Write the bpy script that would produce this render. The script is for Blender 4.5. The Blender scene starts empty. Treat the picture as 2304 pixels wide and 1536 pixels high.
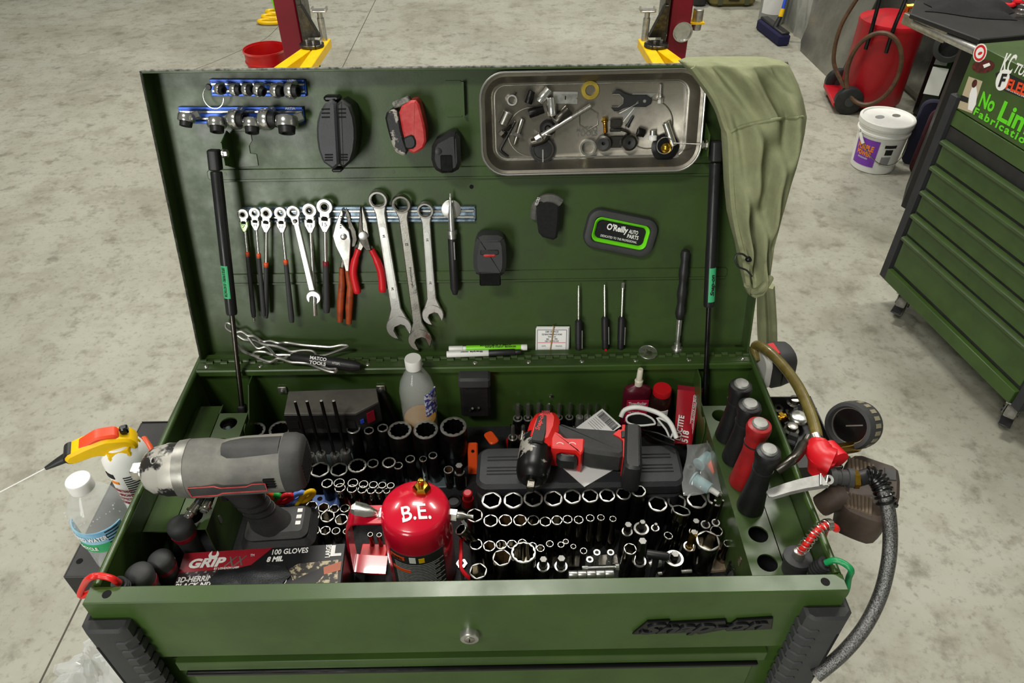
import bpy, math, random
import numpy as np
from mathutils import Matrix, Vector
random.seed(7)
SC = bpy.context.scene
COL = SC.collection
PI = math.pi
# ---------------------------------------------------------------- camera
CAM = Vector((.0558, -.5034, 1.9893)); PITCH, YAW, ROLL, FPX = .709, .0104, -.0078, 1636.
H, D, TH, LH = 1.12, .465, .28, .488        # rim height, hinge depth, lid lean, lid height
f0 = Vector((math.sin(YAW)*math.cos(PITCH), math.cos(YAW)*math.cos(PITCH), -math.sin(PITCH)))
_r = Vector((math.cos(YAW), -math.sin(YAW), 0)); _u = _r.cross(f0)
rv = _r*math.cos(ROLL)+_u*math.sin(ROLL); uv = -_r*math.sin(ROLL)+_u*math.cos(ROLL)
cd = bpy.data.cameras.new('camera'); cam = bpy.data.objects.new('camera', cd); COL.objects.link(cam)
cd.sensor_width = 36; cd.lens = FPX/2304*36; cd.clip_start = .05
cam.matrix_world = Matrix(((rv.x, uv.x, -f0.x, CAM.x), (rv.y, uv.y, -f0.y, CAM.y), (rv.z, uv.z, -f0.z, CAM.z), (0, 0, 0, 1)))
SC.camera = cam
# ---------------------------------------------------------------- light
SC.view_settings.view_transform = 'Standard'; SC.view_settings.look = 'None'
SC.view_settings.exposure = 0.0; SC.view_settings.gamma = 1
w = bpy.data.worlds.new('hall'); SC.world = w; w.use_nodes = True
w.node_tree.nodes['Background'].inputs[0].default_value = (.86, .88, .76, 1)
w.node_tree.nodes['Background'].inputs[1].default_value = .15
def area(name, loc, tgt, sx, sy, p, c=(1, .97, .90)):
    ld = bpy.data.lights.new(name, 'AREA'); ld.shape = 'RECTANGLE'; ld.size = sx; ld.size_y = sy; ld.energy = p; ld.color = c
    o = bpy.data.objects.new(name, ld); COL.objects.link(o); o.location = loc
    o.rotation_euler = (Vector(tgt)-Vector(loc)).to_track_quat('-Z', 'Y').to_euler()
area('ceiling_lamp_rear', (-.2, 2.75, 5.6), (-.2, 2.6, 0), 1.3, .5, 175)
area('ceiling_lamp_front', (-1.7, -2.2, 5.2), (-.6, 0, 1), 1.3, .5, 120)
area('ceiling_lamp_left', (-4.2, 3.6, 5.6), (-3.8, 3.4, 0), 1.3, .5, 130)
area('ceiling_lamp_right', (2.5, 3.0, 5.6), (2.4, 2.9, 0), 1.3, .5, 125)
area('ceiling_lamp_far', (.2, 8.2, 5.6), (.2, 7.8, 0), 1.3, .5, 220)
area('lid_sheen_light', (-2.25, -4.4, 1.9), (-.4, .5, 1.4), 1.35, 2.1, 120, (1, 1, .95))  # unseen front-left light, added and sized for the sheen on the lid
# ---------------------------------------------------------------- geometry helpers
def V(*a): return Vector(a)
def ray(x, y): return f0+rv*((x-1152)/FPX)+uv*((768-y)/FPX)
def Z(x, y, z):
    d = ray(x, y); return CAM+d*((z-CAM.z)/d.z)
def ZH(x, y, dz): return Z(x, y, H+dz)
def YP(x, y, Y):
    d = ray(x, y); return CAM+d*((Y-CAM.y)/d.y)
def XP(x, y, X):
    d = ray(x, y); return CAM+d*((X-CAM.x)/d.x)
def FL(x, y): return Z(x, y, 0)
def plane(x, y, P, n):
    d = ray(x, y); return CAM+d*((P-CAM).dot(n)/d.dot(n))
def mpp(P): return (P-CAM).dot(f0)/FPX
LO = V(0, D, H); LX = V(1, 0, 0); LY = V(0, math.sin(TH), math.cos(TH)); LN = V(0, -math.cos(TH), math.sin(TH))
def lid(x, y, off=0.):            # off counts from the inner face of the lid panel
    return plane(x, y, LO+LN*(off-.035), LN)
def fr(o, x, y, z):
    return Matrix(((x.x, y.x, z.x, o.x), (x.y, y.y, z.y, o.y), (x.z, y.z, z.z, o.z), (0, 0, 0, 1)))
def frz(o, z, xhint=V(1, 0, 0)):
    z = z.normalized(); y = z.cross(xhint)
    if y.length < 1e-4: y = z.cross(V(0, 1, 0))
    y.normalize(); x = y.cross(z); return fr(o, x, y, z)
def LM(x, y, off=0., rot=0.):
    return fr(lid(x, y, off), LX, LY, LN) @ Matrix.Rotation(rot, 4, 'Z')
def L2(p1, p2, off=0.):           # y axis runs from p2 up to p1 on the lid; origin at p1
    a = lid(*p1, off); b = lid(*p2, off); y = (a-b); n = y.length; y.normalize()
    return fr(a, y.cross(LN), y, LN), n
def T(x=0, y=0, z=0): return Matrix.Translation((x, y, z))
def R(a, ax='Z'): return Matrix.Rotation(a, 4, ax)
def S(x, y=None, z=None): return Matrix.Diagonal((x, x if y is None else y, x if z is None else z, 1))
def up(P, rot=0.): return T(*P) @ R(rot)

class MB:
    def __init__(s): s.v = []; s.f = []
    def add(s, vs, fs, M=None):
        b = len(s.v); s.v += [tuple(M @ Vector(q)) if M else tuple(q) for q in vs]; s.f += [tuple(b+i for i in q) for q in fs]; return s
    def rings(s, rs, M=None, cap0=True, cap1=True, closed=False):
        n = len(rs[0]); vs = [p for r in rs for p in r]; fs = []; k = len(rs)
        for i in range(k if closed else k-1):
            j = (i+1) % k
            for a in range(n): b = (a+1) % n; fs.append((i*n+a, i*n+b, j*n+b, j*n+a))
        if not closed:
            if cap0: fs.append(tuple(range(n-1, -1, -1)))
            if cap1: fs.append(tuple((k-1)*n+i for i in range(n)))
        return s.add(vs, fs, M)
    def box(s, x0, x1, y0, y1, z0, z1, M=None, b=0.):
        if b <= 0:
            return s.rings([[(x0, y0, z), (x1, y0, z), (x1, y1, z), (x0, y1, z)] for z in (z0, z1)], M)
        return s.prism([(x0, y0), (x1, y0), (x1, y1), (x0, y1)], z0, z1, M, b, corner=b)
    def prism(s, poly, z0, z1, M=None, b=0., corner=0., both=True):
        if corner > 0: poly = chamf(poly, corner)
        if b > 0:
            i = inset(poly, b)
            seq = ([(i, z0), (poly, z0+b)] if both else [(poly, z0)])+[(poly, z1-b), (i, z1)]
        else: seq = [(poly, z0), (poly, z1)]
        return s.rings([[(x, y, z) for x, y in p] for p, z in seq], M)
    def lathe(s, prof, n=24, M=None, sq=None):
        rs = [[(max(r, 1e-5)*math.cos(2*PI*k/n), max(r, 1e-5)*math.sin(2*PI*k/n), z) for k in range(n)] for r, z in prof]
        return s.rings(rs, M, cap0=True, cap1=True)
    def ring(s, prof, n=24, M=None):      # closed profile: a torus-like solid
        rs = [[(r*math.cos(2*PI*k/n), r*math.sin(2*PI*k/n), z) for k in range(n)] for r, z in prof]
        return s.rings(rs, M, closed=True)
    def tube(s, path, r, n=8, M=None, closed=False, cap=True):
        P = [Vector(p) for p in path]; m = len(P); rr = r if isinstance(r, (list, tuple)) else [r]*m
        rs = []; prev = None
        for i in range(m):
            a = P[(i-1) % m] if (closed or i > 0) else P[i]; b = P[(i+1) % m] if (closed or i < m-1) else P[i]
            t = (b-a).normalized()
            if prev is None:
                u = t.orthogonal().normalized()
            else:
                u = (prev-t*prev.dot(t)); u = u.normalized() if u.length > 1e-6 else t.orthogonal().normalized()
            prev = u; v = t.cross(u)
            rs.append([tuple(P[i]+(u*math.cos(2*PI*k/n)+v*math.sin(2*PI*k/n))*rr[i]) for k in range(n)])
        return s.rings(rs, M, cap, cap, closed)
    def ball(s, c, r, M=None, n=12, sc=(1, 1, 1)):
        rs = []
        for i in range(9):
            a = -PI/2+PI*i/8; q = max(math.cos(a), .001)
            rs.append([(c[0]+r*sc[0]*q*math.cos(2*PI*k/n), c[1]+r*sc[1]*q*math.sin(2*PI*k/n), c[2]+r*sc[2]*math.sin(a)) for k in range(n)])
        return s.rings(rs, M)
    def mesh(s, name, sharp=38, flat=False):
        me = bpy.data.meshes.new(name); me.from_pydata(s.v, [], s.f); me.validate()
        if not flat:
            me.polygons.foreach_set('use_smooth', [p.loop_total < 5 for p in me.polygons])
            try: me.set_sharp_from_angle(angle=math.radians(sharp))
            except Exception: pass
        me.update(); return me
def inset(p, d):
    n = len(p); A = sum(p[i][0]*p[(i+1) % n][1]-p[(i+1) % n][0]*p[i][1] for i in range(n)); sg = 1 if A > 0 else -1; out = []
    for i in range(n):
        a, b, c = Vector(p[i-1]), Vector(p[i]), Vector(p[(i+1) % n]); e = (b-a); g = (c-b)
        if e.length < 1e-9 or g.length < 1e-9: out.append(tuple(b)); continue
        e.normalize(); g.normalize(); n1 = Vector((-e.y, e.x))*sg; n2 = Vector((-g.y, g.x))*sg; m = n1+n2
        L = m.length
        m = n1 if L < 1e-3 else m/L
        out.append(tuple(b+m*min(d/max(m.dot(n1), .35), d*2.2)))
    return out
def chamf(p, c):
    n = len(p); out = []
    for i in range(n):
        a, b, e = Vector(p[i-1]), Vector(p[i]), Vector(p[(i+1) % n]); d1 = a-b; d2 = e-b
        k = min(c, d1.length*.45, d2.length*.45); out += [tuple(b+d1.normalized()*k), tuple(b+d2.normalized()*k)]
    return out
def rrect(w, h, r, n=5, cx=0, cy=0):
    o = []
    for qx, qy, a0 in ((1, -1, -PI/2), (1, 1, 0), (-1, 1, PI/2), (-1, -1, PI)):
        for k in range(n+1):
            a = a0+PI/2*k/n; o.append((cx+qx*(w/2-r)+r*math.cos(a), cy+qy*(h/2-r)+r*math.sin(a)))
    return o
def circ(r, n=20, cx=0, cy=0): return [(cx+r*math.cos(2*PI*k/n), cy+r*math.sin(2*PI*k/n)) for k in range(n)]
def cat(pts, k=6, closed=False):
    P = [Vector(p) for p in pts]; n = len(P); o = []
    for i in range(n if closed else n-1):
        if closed: a, b, c, d = P[i-1], P[i], P[(i+1) % n], P[(i+2) % n]
        else: a, b, c, d = P[max(i-1, 0)], P[i], P[i+1], P[min(i+2, n-1)]
        for j in range(k):
            t = j/k; o.append(.5*((2*b)+(c-a)*t+(2*a-5*b+4*c-d)*t*t+(3*b-a-3*c+d)*t**3))
    if not closed: o.append(P[-1])
    return o
def interp(prof, n):               # resample a (z, r...) list smoothly
    return cat([Vector(p) for p in prof], n)
# ---------------------------------------------------------------- materials
def lin(h):
    h = h.lstrip('#'); return tuple((lambda c: c/12.92 if c <= .04045 else ((c+.055)/1.055)**2.4)(int(h[i:i+2], 16)/255) for i in (0, 2, 4))+(1,)
MATS = {}
def mat(name, c, rough=.5, metal=0., c2=None, nscale=30., nmix=.5, bump=0., bscale=200., coat=0., trans=0., ior=1.45, rvar=0., alpha=1., emit=0., spec=.5, lo=.42, hi=.62):
    if name in MATS: return MATS[name]
    m = bpy.data.materials.new(name); m.use_nodes = True; nt = m.node_tree; b = nt.nodes['Principled BSDF']
    I = b.inputs; col = lin(c); I['Base Color'].default_value = col; I['Roughness'].default_value = rough; I['Metallic'].default_value = metal
    I['Coat Weight'].default_value = coat; I['Transmission Weight'].default_value = trans; I['IOR'].default_value = ior; I['Specular IOR Level'].default_value = spec
    I['Alpha'].default_value = alpha
    if emit: I['Emission Color'].default_value = col; I['Emission Strength'].default_value = emit
    tc = nt.nodes.new('ShaderNodeTexCoord')
    if c2 or rvar:
        nz = nt.nodes.new('ShaderNodeTexNoise'); nz.inputs['Scale'].default_value = nscale; nz.inputs['Detail'].default_value = 6; nz.inputs['Roughness'].default_value = .6
        nt.links.new(tc.outputs['Object'], nz.inputs['Vector'])
        rp = nt.nodes.new('ShaderNodeMapRange'); rp.inputs[1].default_value = lo; rp.inputs[2].default_value = hi; nt.links.new(nz.outputs['Fac'], rp.inputs[0])
        if c2:
            mx = nt.nodes.new('ShaderNodeMix'); mx.data_type = 'RGBA'; mx.inputs[6].default_value = col; mx.inputs[7].default_value = lin(c2)
            mu = nt.nodes.new('ShaderNodeMath'); mu.operation = 'MULTIPLY'; mu.inputs[1].default_value = nmix
            nt.links.new(rp.outputs[0], mu.inputs[0]); nt.links.new(mu.outputs[0], mx.inputs[0]); nt.links.new(mx.outputs[2], I['Base Color'])
        if rvar:
            mr = nt.nodes.new('ShaderNodeMapRange'); mr.inputs[3].default_value = max(rough-rvar, .02); mr.inputs[4].default_value = min(rough+rvar, 1)
            nt.links.new(nz.outputs['Fac'], mr.inputs[0]); mr.inputs[1].default_value = .3; mr.inputs[2].default_value = .7; nt.links.new(mr.outputs[0], I['Roughness'])
    if bump:
        nb = nt.nodes.new('ShaderNodeTexNoise'); nb.inputs['Scale'].default_value = bscale; nb.inputs['Detail'].default_value = 3
        nt.links.new(tc.outputs['Object'], nb.inputs['Vector'])
        bp = nt.nodes.new('ShaderNodeBump'); bp.inputs['Strength'].default_value = bump; bp.inputs['Distance'].default_value = .002
        nt.links.new(nb.outputs['Fac'], bp.inputs['Height']); nt.links.new(bp.outputs[0], I['Normal'])
    MATS[name] = m; return m
def M_(k): return MATS[k]
mat('green', '#3a5223', .33, 0, '#2f441d', 9, .6, .02, 400, rvar=.07)
mat('green_lid', '#3b4f27', .36, 0, '#2f3f1d', 14, .7, .022, 300, rvar=.10)
mat('black_plastic', '#1c1c1d', .45, 0, '#2b2b2b', 20, .5, .06, 500)
mat('rubber', '#343536', .62, 0, '#3d3d3c', 30, .5, .10, 600)
mat('black_gloss', '#0e0e0f', .22, 0, rvar=.08)
mat('black_iron', '#131212', .38, .5, '#24221f', 60, .4, .05, 500, rvar=.12)
mat('chrome', '#d6d6d2', .2, .88, '#b4b2aa', 50, .4, rvar=.07)
mat('cap_steel', '#8d8d89', .5, .6, '#75746f', 90, .5, .1, 400)
mat('steel', '#a9a79f', .32, 1, '#7c776b', 40, .5, .05, 300, rvar=.12)
mat('bright_steel', '#d9d8d2', .28, 1, '#b6b2a6', 60, .4, rvar=.1)
mat('dark_steel', '#5c5953', .35, 1, '#38352f', 50, .6, .05, 300, rvar=.12)
mat('satin', '#c3c2bd', .36, .9, '#918e86', 40, .5, .04, 300, rvar=.1)
mat('brass', '#c59a35', .25, 1, '#8a6a22', 60, .4)
mat('red_paint', '#c40f2c', .22, 0, '#b00c26', 8, .4, coat=.5)
mat('red_plastic', '#d01722', .4, 0, '#b8121c', 20, .4)
mat('red_dark', '#8a1023', .4, 0, '#6f0d1d', 6, .6)
mat('red_worn', '#b62a2c', .5, 0, '#d2655f', 40, .5, .05)
mat('orange', '#e8531c', .4, 0)
mat('orange_grip', '#a8451a', .5, 0, '#6e2c14', 60, .7, .1)
mat('yellow', '#f2c400', .4, 0, '#d6a900', 15, .4)
mat('white_plastic', '#e4e4df', .4, 0, '#cfcfc8', 12, .4)
mat('white', '#eeeeea', .5, 0)
mat('paper', '#e8e8e6', .8, 0)
mat('ink', '#1a1a1a', .7, 0)
mat('grey_ink', '#8c8c8c', .7, 0)
mat('blue_rail', '#2d4fa6', .35, .4, '#3f6cc4', 20, .5)
mat('blue', '#2a4cc8', .4, 0)
mat('blue_light', '#6f93e6', .4, 0)
mat('green_plastic', '#18963c', .4, 0)
mat('lime', '#6fe01a', .4, 0)
mat('void', '#050505', .9, 0)
mat('jacket', '#8b8f6b', .85, 0, '#7c8062', 60, .5, .25, 900)
mat('jacket_dark', '#4c5039', .9, 0)
# ---------------------------------------------------------------- object helpers
def link(o, parent=None):
    COL.objects.link(o)
    if parent is not None: o.parent = parent
    return o
def part(name, mb, m, parent, M=None, label=None, kind=None, **k):
    me = mb if isinstance(mb, bpy.types.Mesh) else mb.mesh(name, **k)
    if m is not None and len(me.materials) == 0: me.materials.append(MATS[m] if isinstance(m, str) else m)
    o = bpy.data.objects.new(name, me); link(o, parent)
    if M is not None: o.matrix_local = M
    if label: o['label'] = label
    if kind: o['kind'] = kind
    return o
def thing(name, label, cat_, M=None, group=None):
    o = bpy.data.objects.new(name, None); o.empty_display_size = .02; link(o)
    if M is not None: o.matrix_world = M
    o['label'] = label; o['category'] = cat_
    if group: o['group'] = group
    return o
def solo(name, label, cat_, mb, m, M=None, group=None, **k):
    o = part(name, mb, m, None, M, **k); o['label'] = label; o['category'] = cat_
    if group: o['group'] = group
    return o
def struct(name, mb, m, M=None, **k):
    o = part(name, mb, m, None, M, **k); o['kind'] = 'structure'; return o
_tx = {}
def textmesh(s, size, ext=.0002, bold=0., shear=0., align='CENTER', sp=1.):
    key = (s, size, ext, bold, shear, align, sp)
    if key in _tx: return _tx[key].copy()
    cu = bpy.data.curves.new('lettering', 'FONT'); cu.body = s; cu.size = size; cu.extrude = ext; cu.offset = bold*size; cu.shear = shear
    cu.align_x = align; cu.align_y = 'CENTER'; cu.space_character = sp; cu.resolution_u = 3
    ob = bpy.data.objects.new('lettering', cu); me = bpy.data.meshes.new_from_object(ob); me.name = 'lettering'
    bpy.data.objects.remove(ob); bpy.data.curves.remove(cu); _tx[key] = me; return me.copy()
def text(parent, s, size, m, M, name='lettering', **k):
    me = textmesh(s, size, **k); me.materials.clear(); return part(name, me, m, parent, M)
def fit_text(parent, s, width, height, m, M, name='lettering', **k):   # scaled to a given width and height
    me = textmesh(s, 1., **k); me.materials.clear()
    xs = [v.co.x for v in me.vertices]; ys = [v.co.y for v in me.vertices]
    w_, h_ = max(xs)-min(xs), max(ys)-min(ys); cx, cy = (max(xs)+min(xs))/2, (max(ys)+min(ys))/2
    for v in me.vertices: v.co = ((v.co.x-cx)*width/w_, (v.co.y-cy)*height/h_, .0003 if v.co.z > 0 else -.0001)
    return part(name, me, m, parent, M)
ORD = ['first', 'second', 'third', 'fourth', 'fifth', 'sixth', 'seventh', 'eighth', 'ninth', 'tenth', 'eleventh', 'twelfth', 'thirteenth', 'fourteenth']
# ================================================================ SETTING
def floor_mat():
    m = mat('concrete', '#a3a295', .55, 0, '#8d8b7c', 1.1, .75, .12, 60, rvar=.12)
    nt = m.node_tree; b = nt.nodes['Principled BSDF']; src = b.inputs['Base Color'].links[0].from_socket
    tc = [n for n in nt.nodes if n.type == 'TEX_COORD'][0]
    prev = src
    for sc, lo, hi, c, k in ((2.1, .52, .70, '#6b6755', .5), (9, .53, .66, '#4c4836', .5), (.5, .5, .7, '#b9b8ac', .4), (40, .55, .66, '#5a5644', .38), (5, .50, .64, '#7d7868', .45)):
        nz = nt.nodes.new('ShaderNodeTexNoise'); nz.inputs['Scale'].default_value = sc; nz.inputs['Detail'].default_value = 9; nz.inputs['Roughness'].default_value = .68
        nt.links.new(tc.outputs['Object'], nz.inputs['Vector'])
        mr = nt.nodes.new('ShaderNodeMapRange'); mr.inputs[1].default_value = lo; mr.inputs[2].default_value = hi; mr.inputs[4].default_value = k; nt.links.new(nz.outputs['Fac'], mr.inputs[0])
        mx = nt.nodes.new('ShaderNodeMix'); mx.data_type = 'RGBA'; nt.links.new(mr.outputs[0], mx.inputs[0]); nt.links.new(prev, mx.inputs[6]); mx.inputs[7].default_value = lin(c); prev = mx.outputs[2]
    nt.links.new(prev, b.inputs['Base Color'])
floor_mat()
fl = struct('floor', MB().box(-9, 6, -5, 12, -.1, 0), 'concrete')
mat('joint', '#4d4a40', .9)
a, b_ = FL(118, 1478), FL(845, 0); dv = (b_-a).normalized(); a = a-dv*3; b_ = b_+dv*4
part('floor_joint', MB().tube([a+V(0, 0, -.002), b_+V(0, 0, -.002)], .004, 6), 'joint', fl)
part('floor_crack', MB().tube([p+V(0, 0, -.0015) for p in cat([FL(628, 58), FL(600, 85), FL(560, 105), FL(480, 140), FL(400, 170)], 5)], .0035, 5), 'joint', fl)
# ================================================================ MAIN CART
cart = thing('tool_cart', 'large green metal tool cart with open lid and tool-filled top tray', 'tool cart', T(0, 0, 0))
g = 'green'
# front panel with folded top edge
fp = part('front_panel', MB().prism([(-.5, -.0), (.5, -.0), (.5, .025), (-.5, .025)], H-.148, H, None, .0015), g, cart)
for sx in (-1, 1):
    part('rim_hole', MB().lathe([(.006, H-.002), (.006, H+.0003)], 16, T(sx*.473, .013, 0)), 'void', fp)
    sw = part('side_wall', MB().box(min(sx*.5, sx*.4955), max(sx*.5, sx*.4955), .025, .488, H-.2, H-.002, None, .0012), g, cart)
    part('side_rim', MB().tube([(sx*.4945, .027, H-.0045), (sx*.4945, .488, H-.0045)], .0055, 10), g, sw)
part('rear_wall', MB().box(-.495, .495, .452, .457, H-.2, H-.004), g, cart)
rf = part('rear_flange', MB().prism([(-.494, .441), (.494, .441), (.494, .487), (-.494, .487)], H-.0135, H, None, .002), g, cart)
mat('tray_foam', '#17181a', .75, 0, '#26272a', 300, .6, .5, 900)
part('tray_floor', MB().box(-.495, .495, .02, .455, H-.172, H-.165), 'tray_foam', cart)
part('body', MB().box(-.492, .492, .012, .478, .15, H-.175), g, cart)
# hinge
hb = MB(); n = 78
for k in range(n):
    x0 = -.49+.98*k/n; y = D-.004 if k % 2 else D+.001
    hb.tube([(x0+.0004, y, H+.002), (x0+.98/n-.0004, y, H+.002)], .0033, 8)
hb.box(-.49, .49, .446, D, H, H+.0014)
hg = part('hinge', hb, 'green_lid', cart)
for k in range(11):
    part('rivet', MB().lathe([(.0042, H+.001), (.0042, H+.0022), (.0028, H+.0034), (.0001, H+.0037)], 12, T(-.475+.095*k, .4515, 0)), 'bright_steel', hg)
# lid
LF = fr(LO, LX, LY, LN)
lp = part('lid', MB().box(-.49, .49, 0, LH, -.039, -.035), 'green_lid', cart, LF)
for sx in (-1, 1):
    part('lid_flange', MB().box(min(sx*.49, sx*.4865), max(sx*.49, sx*.4865), 0, LH, -.036, 0, None, .0006), 'green_lid', lp)
    part('lid_lip', MB().box(min(sx*.4865, sx*.474), max(sx*.4865, sx*.474), 0, .003, -.035, 0), 'green_lid', lp)
part('lid_flange', MB().box(-.49, .49, 0, .003, -.036, -.002), 'green_lid', lp)
part('lid_flange', MB().box(-.49, .49, LH-.0035, LH, -.036, 0, None, .0006), 'green_lid', lp)
mat('seal', '#8e8e86', .7, 0, '#3a3a36', 120, .9, .3, 700)
part('edge_seal', MB().tube(cat([(-.4885+.977*k/60, LH+.0008+random.uniform(-.0005, .0005), -.001) for k in range(61)], 2), .0018, 6), 'seal', lp)
mat('seal_dark', '#22241f', .7, 0, '#4a4b44', 120, .7, .3, 700)
part('edge_seal', MB().tube([(-.4885, .0+LH*k/60, -.001+random.uniform(-.0004, .0004)) for k in range(61)], .0020, 6), 'seal_dark', lp)
def rib(y0, y1, x0, x1):
    r_ = part('stiffener_rib', MB().prism(chamf([(x0, y0), (x1, y0), (x1, y1), (x0, y1)], .004), -.035, -.0325, None, .0012, both=False), 'green_lid', lp)
    part('rib_lip', MB().prism([(y0-.003, -.035), (y0-.0015, -.0305), (y0+.0015, -.0305), (y0+.002, -.035)], x0+.004, x1-.004, fr(V(0, 0, 0), V(0, 1, 0), V(0, 0, 1), V(1, 0, 0))), 'green_lid', r_)
    for k in range(10):
        xx = x0+.03+(x1-x0-.06)*k/9
        part('spot_weld', MB().lathe([(.0025, -.0326), (.0022, -.0321), (.0008, -.0321)], 12, T(xx, (y0+y1)/2+.002, 0)), 'green_lid', r_)
def ly(px, py):
    p = lid(px, py); return (p-LO).dot(LY), p.x
y1, xa = ly(465, 381); y0, _ = ly(465, 406); rib(y0, y1, xa, .455)
y1, xa = ly(510, 616); y0, _ = ly(510, 638); rib(y0, y1, xa, .445)
def zat(P, py):
    d = P-CAM; t = (768-py)/FPX; return (t*d.dot(f0)-d.dot(uv))/(uv.z-t*f0.z)
def FV(px, py, y=0.):              # point on the cart's front plane -> (x, z)
    p = YP(px, py, y); return p.x, p.z
# front lower edge, drawer, lock, emblem, bumpers
zs = FV(1050, 1478)[1]
part('drawer_rail', MB().box(-.43, .43, -.001, .02, zs-.024, zs-.001, None, .001), g, cart)
part('drawer_pull', MB().box(-.42, .42, -.006, .02, zs-.033, zs-.0255, None, .0015), 'black_gloss', cart)
part('drawer_front', MB().box(-.42, .42, .004, .03, zs-.15, zs-.036, None, .002), g, cart)
for sx in (-1, 1):
    bp = part('corner_bumper', MB().prism([(sx*.449, 0), (sx*.449, -.014), (sx*.458, -.021), (sx*.5, -.021), (sx*.511, -.010), (sx*.511, .05), (sx*.4995, .05), (sx*.4995, 0)][::sx], H-.55, H-.035, None, .004), 'rubber', cart)
    for k in range(9):
        z0 = H-.062-.0225*k
        part('grip_ridge', MB().prism([(sx*.4455, 0), (sx*.4455, -.014), (sx*.4575, -.0235), (sx*.470, -.0235), (sx*.470, 0)][::sx], z0-.017, z0, None, .002), 'rubber', bp)
    part('groove_line', MB().box(min(sx*.4975, sx*.5005), max(sx*.4975, sx*.5005), -.0216, -.02, H-.2, H-.075), 'void', bp)
x, z = FV(1057, 1424)
lk = part('lock', MB().lathe([(.0135, 0), (.0135, .008), (.0125, .0095), (.011, .0098)], 28, T(x, 0, z) @ R(PI/2, 'X')), 'satin', cart)
part('lock_core', MB().lathe([(.0075, 0), (.0075, .0102), (.0066, .0108)], 20, T(x, 0, z) @ R(PI/2, 'X')), 'steel', lk)
part('keyway', MB().box(-.0008, .0008, -.0035, .0035, .0, .0112, T(x, 0, z) @ R(PI/2, 'X')), 'void', lk)
em = [(1422, 1421), (1456, 1393), (1507, 1390), (1503, 1396), (1632, 1389), (1634, 1399), (1643, 1399), (1657, 1389), (1738, 1384), (1735, 1409), (1633, 1414), (1628, 1410), (1570, 1421), (1560, 1417)]
ep = part('emblem_plate', MB().prism([(lambda q: (q[0], q[1]))(FV(*p)) for p in em][::-1], 0, .0045, fr(V(0, 0, 0), V(1, 0, 0), V(0, 0, 1), V(0, -1, 0)), .0012), 'black_gloss', cart)
a, b_ = FV(1437, 1408), FV(1726, 1396)
me = textmesh('Snap-on', 1., ext=.08, bold=.03, shear=.45)
xs = [v.co.x for v in me.vertices]; k_ = (b_[0]-a[0])/(max(xs)-min(xs))
for v in me.vertices: v.co = ((v.co.x-sum((max(xs), min(xs)))/2)*k_, v.co.y*k_*.62, .0045+(.0025 if v.co.z > 0 else 0))
mat('emblem', '#26272a', .3, .3)
part('emblem_lettering', me, 'emblem', ep, T((a[0]+b_[0])/2, 0, (a[1]+b_[1])/2) @ R(.0, 'Y') @ R(PI/2, 'X') @ R(math.atan2(b_[1]-a[1], b_[0]-a[0])))
# side racks with round holes
def rack(sx):
    mb = MB(); zr = H-.052; xi, xo = .400, .449; yy = .026; c = .0482
    for k in (range(7) if sx > 0 else range(2, 7)):
        y0, y1 = .0755+c*(k-.5), .0755+c*(k+.5)
        cx, cy, r_ = .4255, .0755+c*k, .0145
        N = 24; sqp, cp, cq = [], [], []
        for i in range(N):
            t = 2*PI*i/N; ct, st = math.cos(t), math.sin(t); q = max(abs(ct), abs(st)); 
            X = cx+(ct/q)*((xo-cx) if ct > 0 else (cx-xi)); Y = cy+(st/q)*((y1-cy) if st > 0 else (cy-y0))
            sqp.append((sx*X, Y, zr)); cp.append((sx*(cx+r_*ct), cy+r_*st, zr)); cq.append((sx*(cx+r_*ct), cy+r_*st, zr-.003))
        vs = sqp+cp+cq; fs = []
        for i in range(N):
            j = (i+1) % N; fs += [(i, j, N+j, N+i), (N+i, N+j, 2*N+j, 2*N+i)]
        mb.add(vs, fs if sx > 0 else [f[::-1] for f in fs])
    ys = .026 if sx > 0 else .148
    if sx > 0: mb.box(.400, .449, .026, .0514, zr-.002, zr)
    mb.box(min(sx*.449, sx*.4945), max(sx*.449, sx*.4945), ys, .41, zr-.006, zr-.0035)
    mb.box(min(sx*.449, sx*.4475), max(sx*.449, sx*.4475), ys, .41, zr-.006, zr+.0)
    mb.box(min(sx*.400, sx*.3985), max(sx*.400, sx*.3985), ys, .41, H-.164, zr)
    rk = part('tool_rack', mb, 'green_lid', cart)
    for y in ((.10, .22, .33) if sx > 0 else (.19, .30)):
        part('slot_hole', MB().prism(rrect(.008, .018, .0039, 4), 0, .0004, fr(V(sx*.3983, y, H-.085), V(0, 1, 0), V(0, 0, 1), V(-sx, 0, 0))), 'bright_steel' if sx > 0 else 'satin', rk)
    # strut plate standing behind the rack
    poly = [(.345, H-.16), (.345, H-.07), (.352, H-.055), (.363, H-.052), (.370, H-.06), (.380, H-.06), (.42, H-.014), (.451, H-.014), (.451, H-.16)]
    part('strut_plate', MB().prism([(p[0], p[1]) for p in poly], 0, .002, fr(V(sx*.3965-.001, 0, 0), V(0, 1, 0), V(0, 0, 1), V(1, 0, 0)), .0004), g, cart)
rack(1); rack(-1)
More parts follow.
